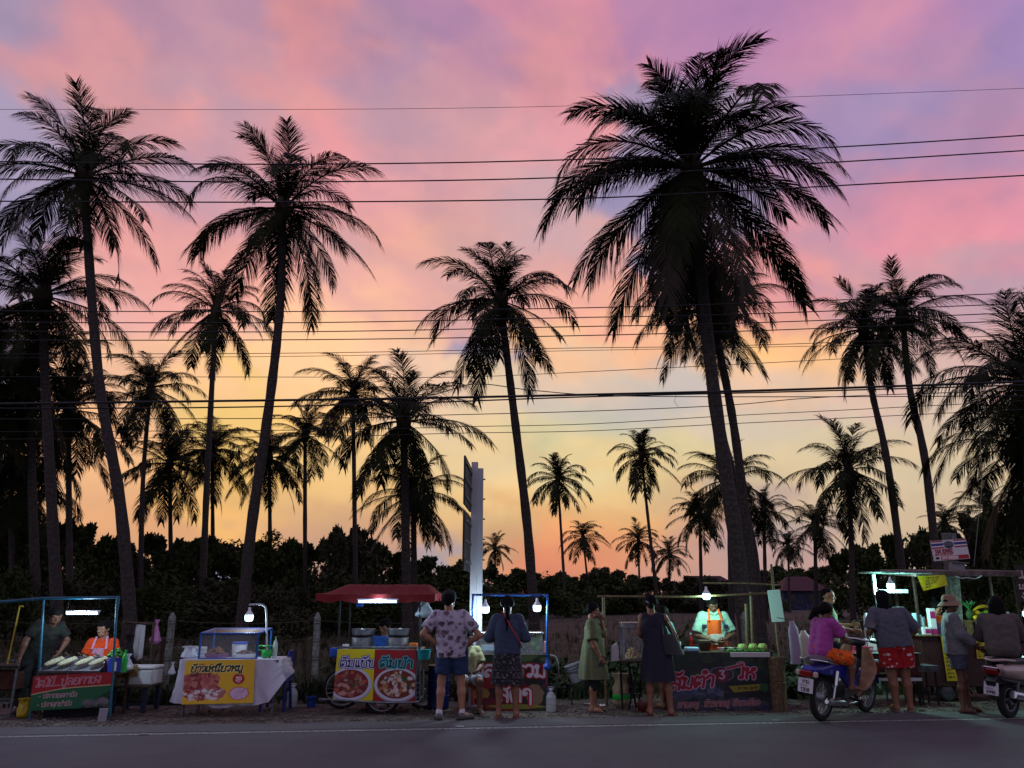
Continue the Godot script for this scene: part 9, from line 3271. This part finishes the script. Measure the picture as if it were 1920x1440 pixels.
	b.box(Transform3D(Basis(Vector3(0, 0, 1), 0.1), Vector3(0.2, 0.32, 0.03)), Vector3(0.45, 0.18, 0.2), 0.05)
	put(b, "engine_case", M["black_plastic"], t)
	b = mb(X)
	b.tube([Vector3(0.2, 0.3, 0.15), Vector3(-0.18, 0.36, 0.17)], [0.05, 0.055], 12)
	put(b, "exhaust", M["chrome"], t)
	b = mb(X)
	b.plate(Transform3D(), [Vector2(-0.34, 0.6), Vector2(-0.3, 0.3), Vector2(-0.34, 0.28), Vector2(-0.42, 0.52)], 0.14, 0.01)
	put(b, "rear_mudguard", M["black_plastic"], t)
	plate_number(t, X, Vector3(-0.4, 0.42, 0.0), "1กจ", "5995", "plate_b")
	b = mb(X)
	b.plate(Transform3D(), [Vector2(0.5, 0.3), Vector2(0.9, 0.3), Vector2(1.0, 0.6), Vector2(1.02, 0.95), Vector2(0.94, 0.95), Vector2(0.86, 0.5), Vector2(0.82, 0.36), Vector2(0.5, 0.36)], 0.34, 0.03)
	put(b, "leg_shield", white, t)
	b = mb(X)
	b.ball(Vector3(0.98, 1.0, 0), Vector3(0.1, 0.08, 0.14), Basis(), 14, 9)
	put(b, "headlight_cowl", white, t)
	b = mb(X)
	b.tube([Vector3(0.5, 0.25, -0.1), Vector3(0.45, 0.005, -0.22)], 0.011, 6)
	put(b, "side_stand", M["black_iron"], t)
	g = X * Vector3(0.1, 0, 0.0)
	g.y = 0.0
	person("person in taupe long sleeved top sitting on the white scooter", g, 1.66, atan2(f.x, f.z) + 0.55, {
		"wide": 1.18, "pelvis": Vector3(0, 0.93, 0.0), "chest": Vector3(0.0, 1.26, 0.05), "neck": Vector3(0.0, 1.4, 0.07), "head": Vector3(0.0, 1.53, 0.11), "shoulder_l": Vector3(0.19, 1.33, 0.06), "shoulder_r": Vector3(-0.19, 1.33, 0.06),
		"elbow_l": Vector3(0.27, 1.08, 0.18), "wrist_l": Vector3(0.14, 1.02, 0.38), "elbow_r": Vector3(-0.27, 1.08, 0.18), "wrist_r": Vector3(-0.14, 1.02, 0.38),
		"hip_l": Vector3(0.09, 0.9, 0.03), "hip_r": Vector3(-0.09, 0.9, 0.03), "knee_l": Vector3(0.16, 0.78, 0.44), "knee_r": Vector3(-0.18, 0.78, 0.44), "ankle_l": Vector3(0.18, 0.36, 0.42), "ankle_r": Vector3(-0.2, 0.36, 0.42),
		"top": cloth("taupe", Color(0.36, 0.32, 0.31)), "sleeve": 1.7, "loose": 0.03, "shorts": cloth("black", Color(0.08, 0.08, 0.09)), "shorts_name": "trousers", "short_len": 1.7, "hair": "long", "shoe": M["black_plastic"], "shoe_kind": 0})
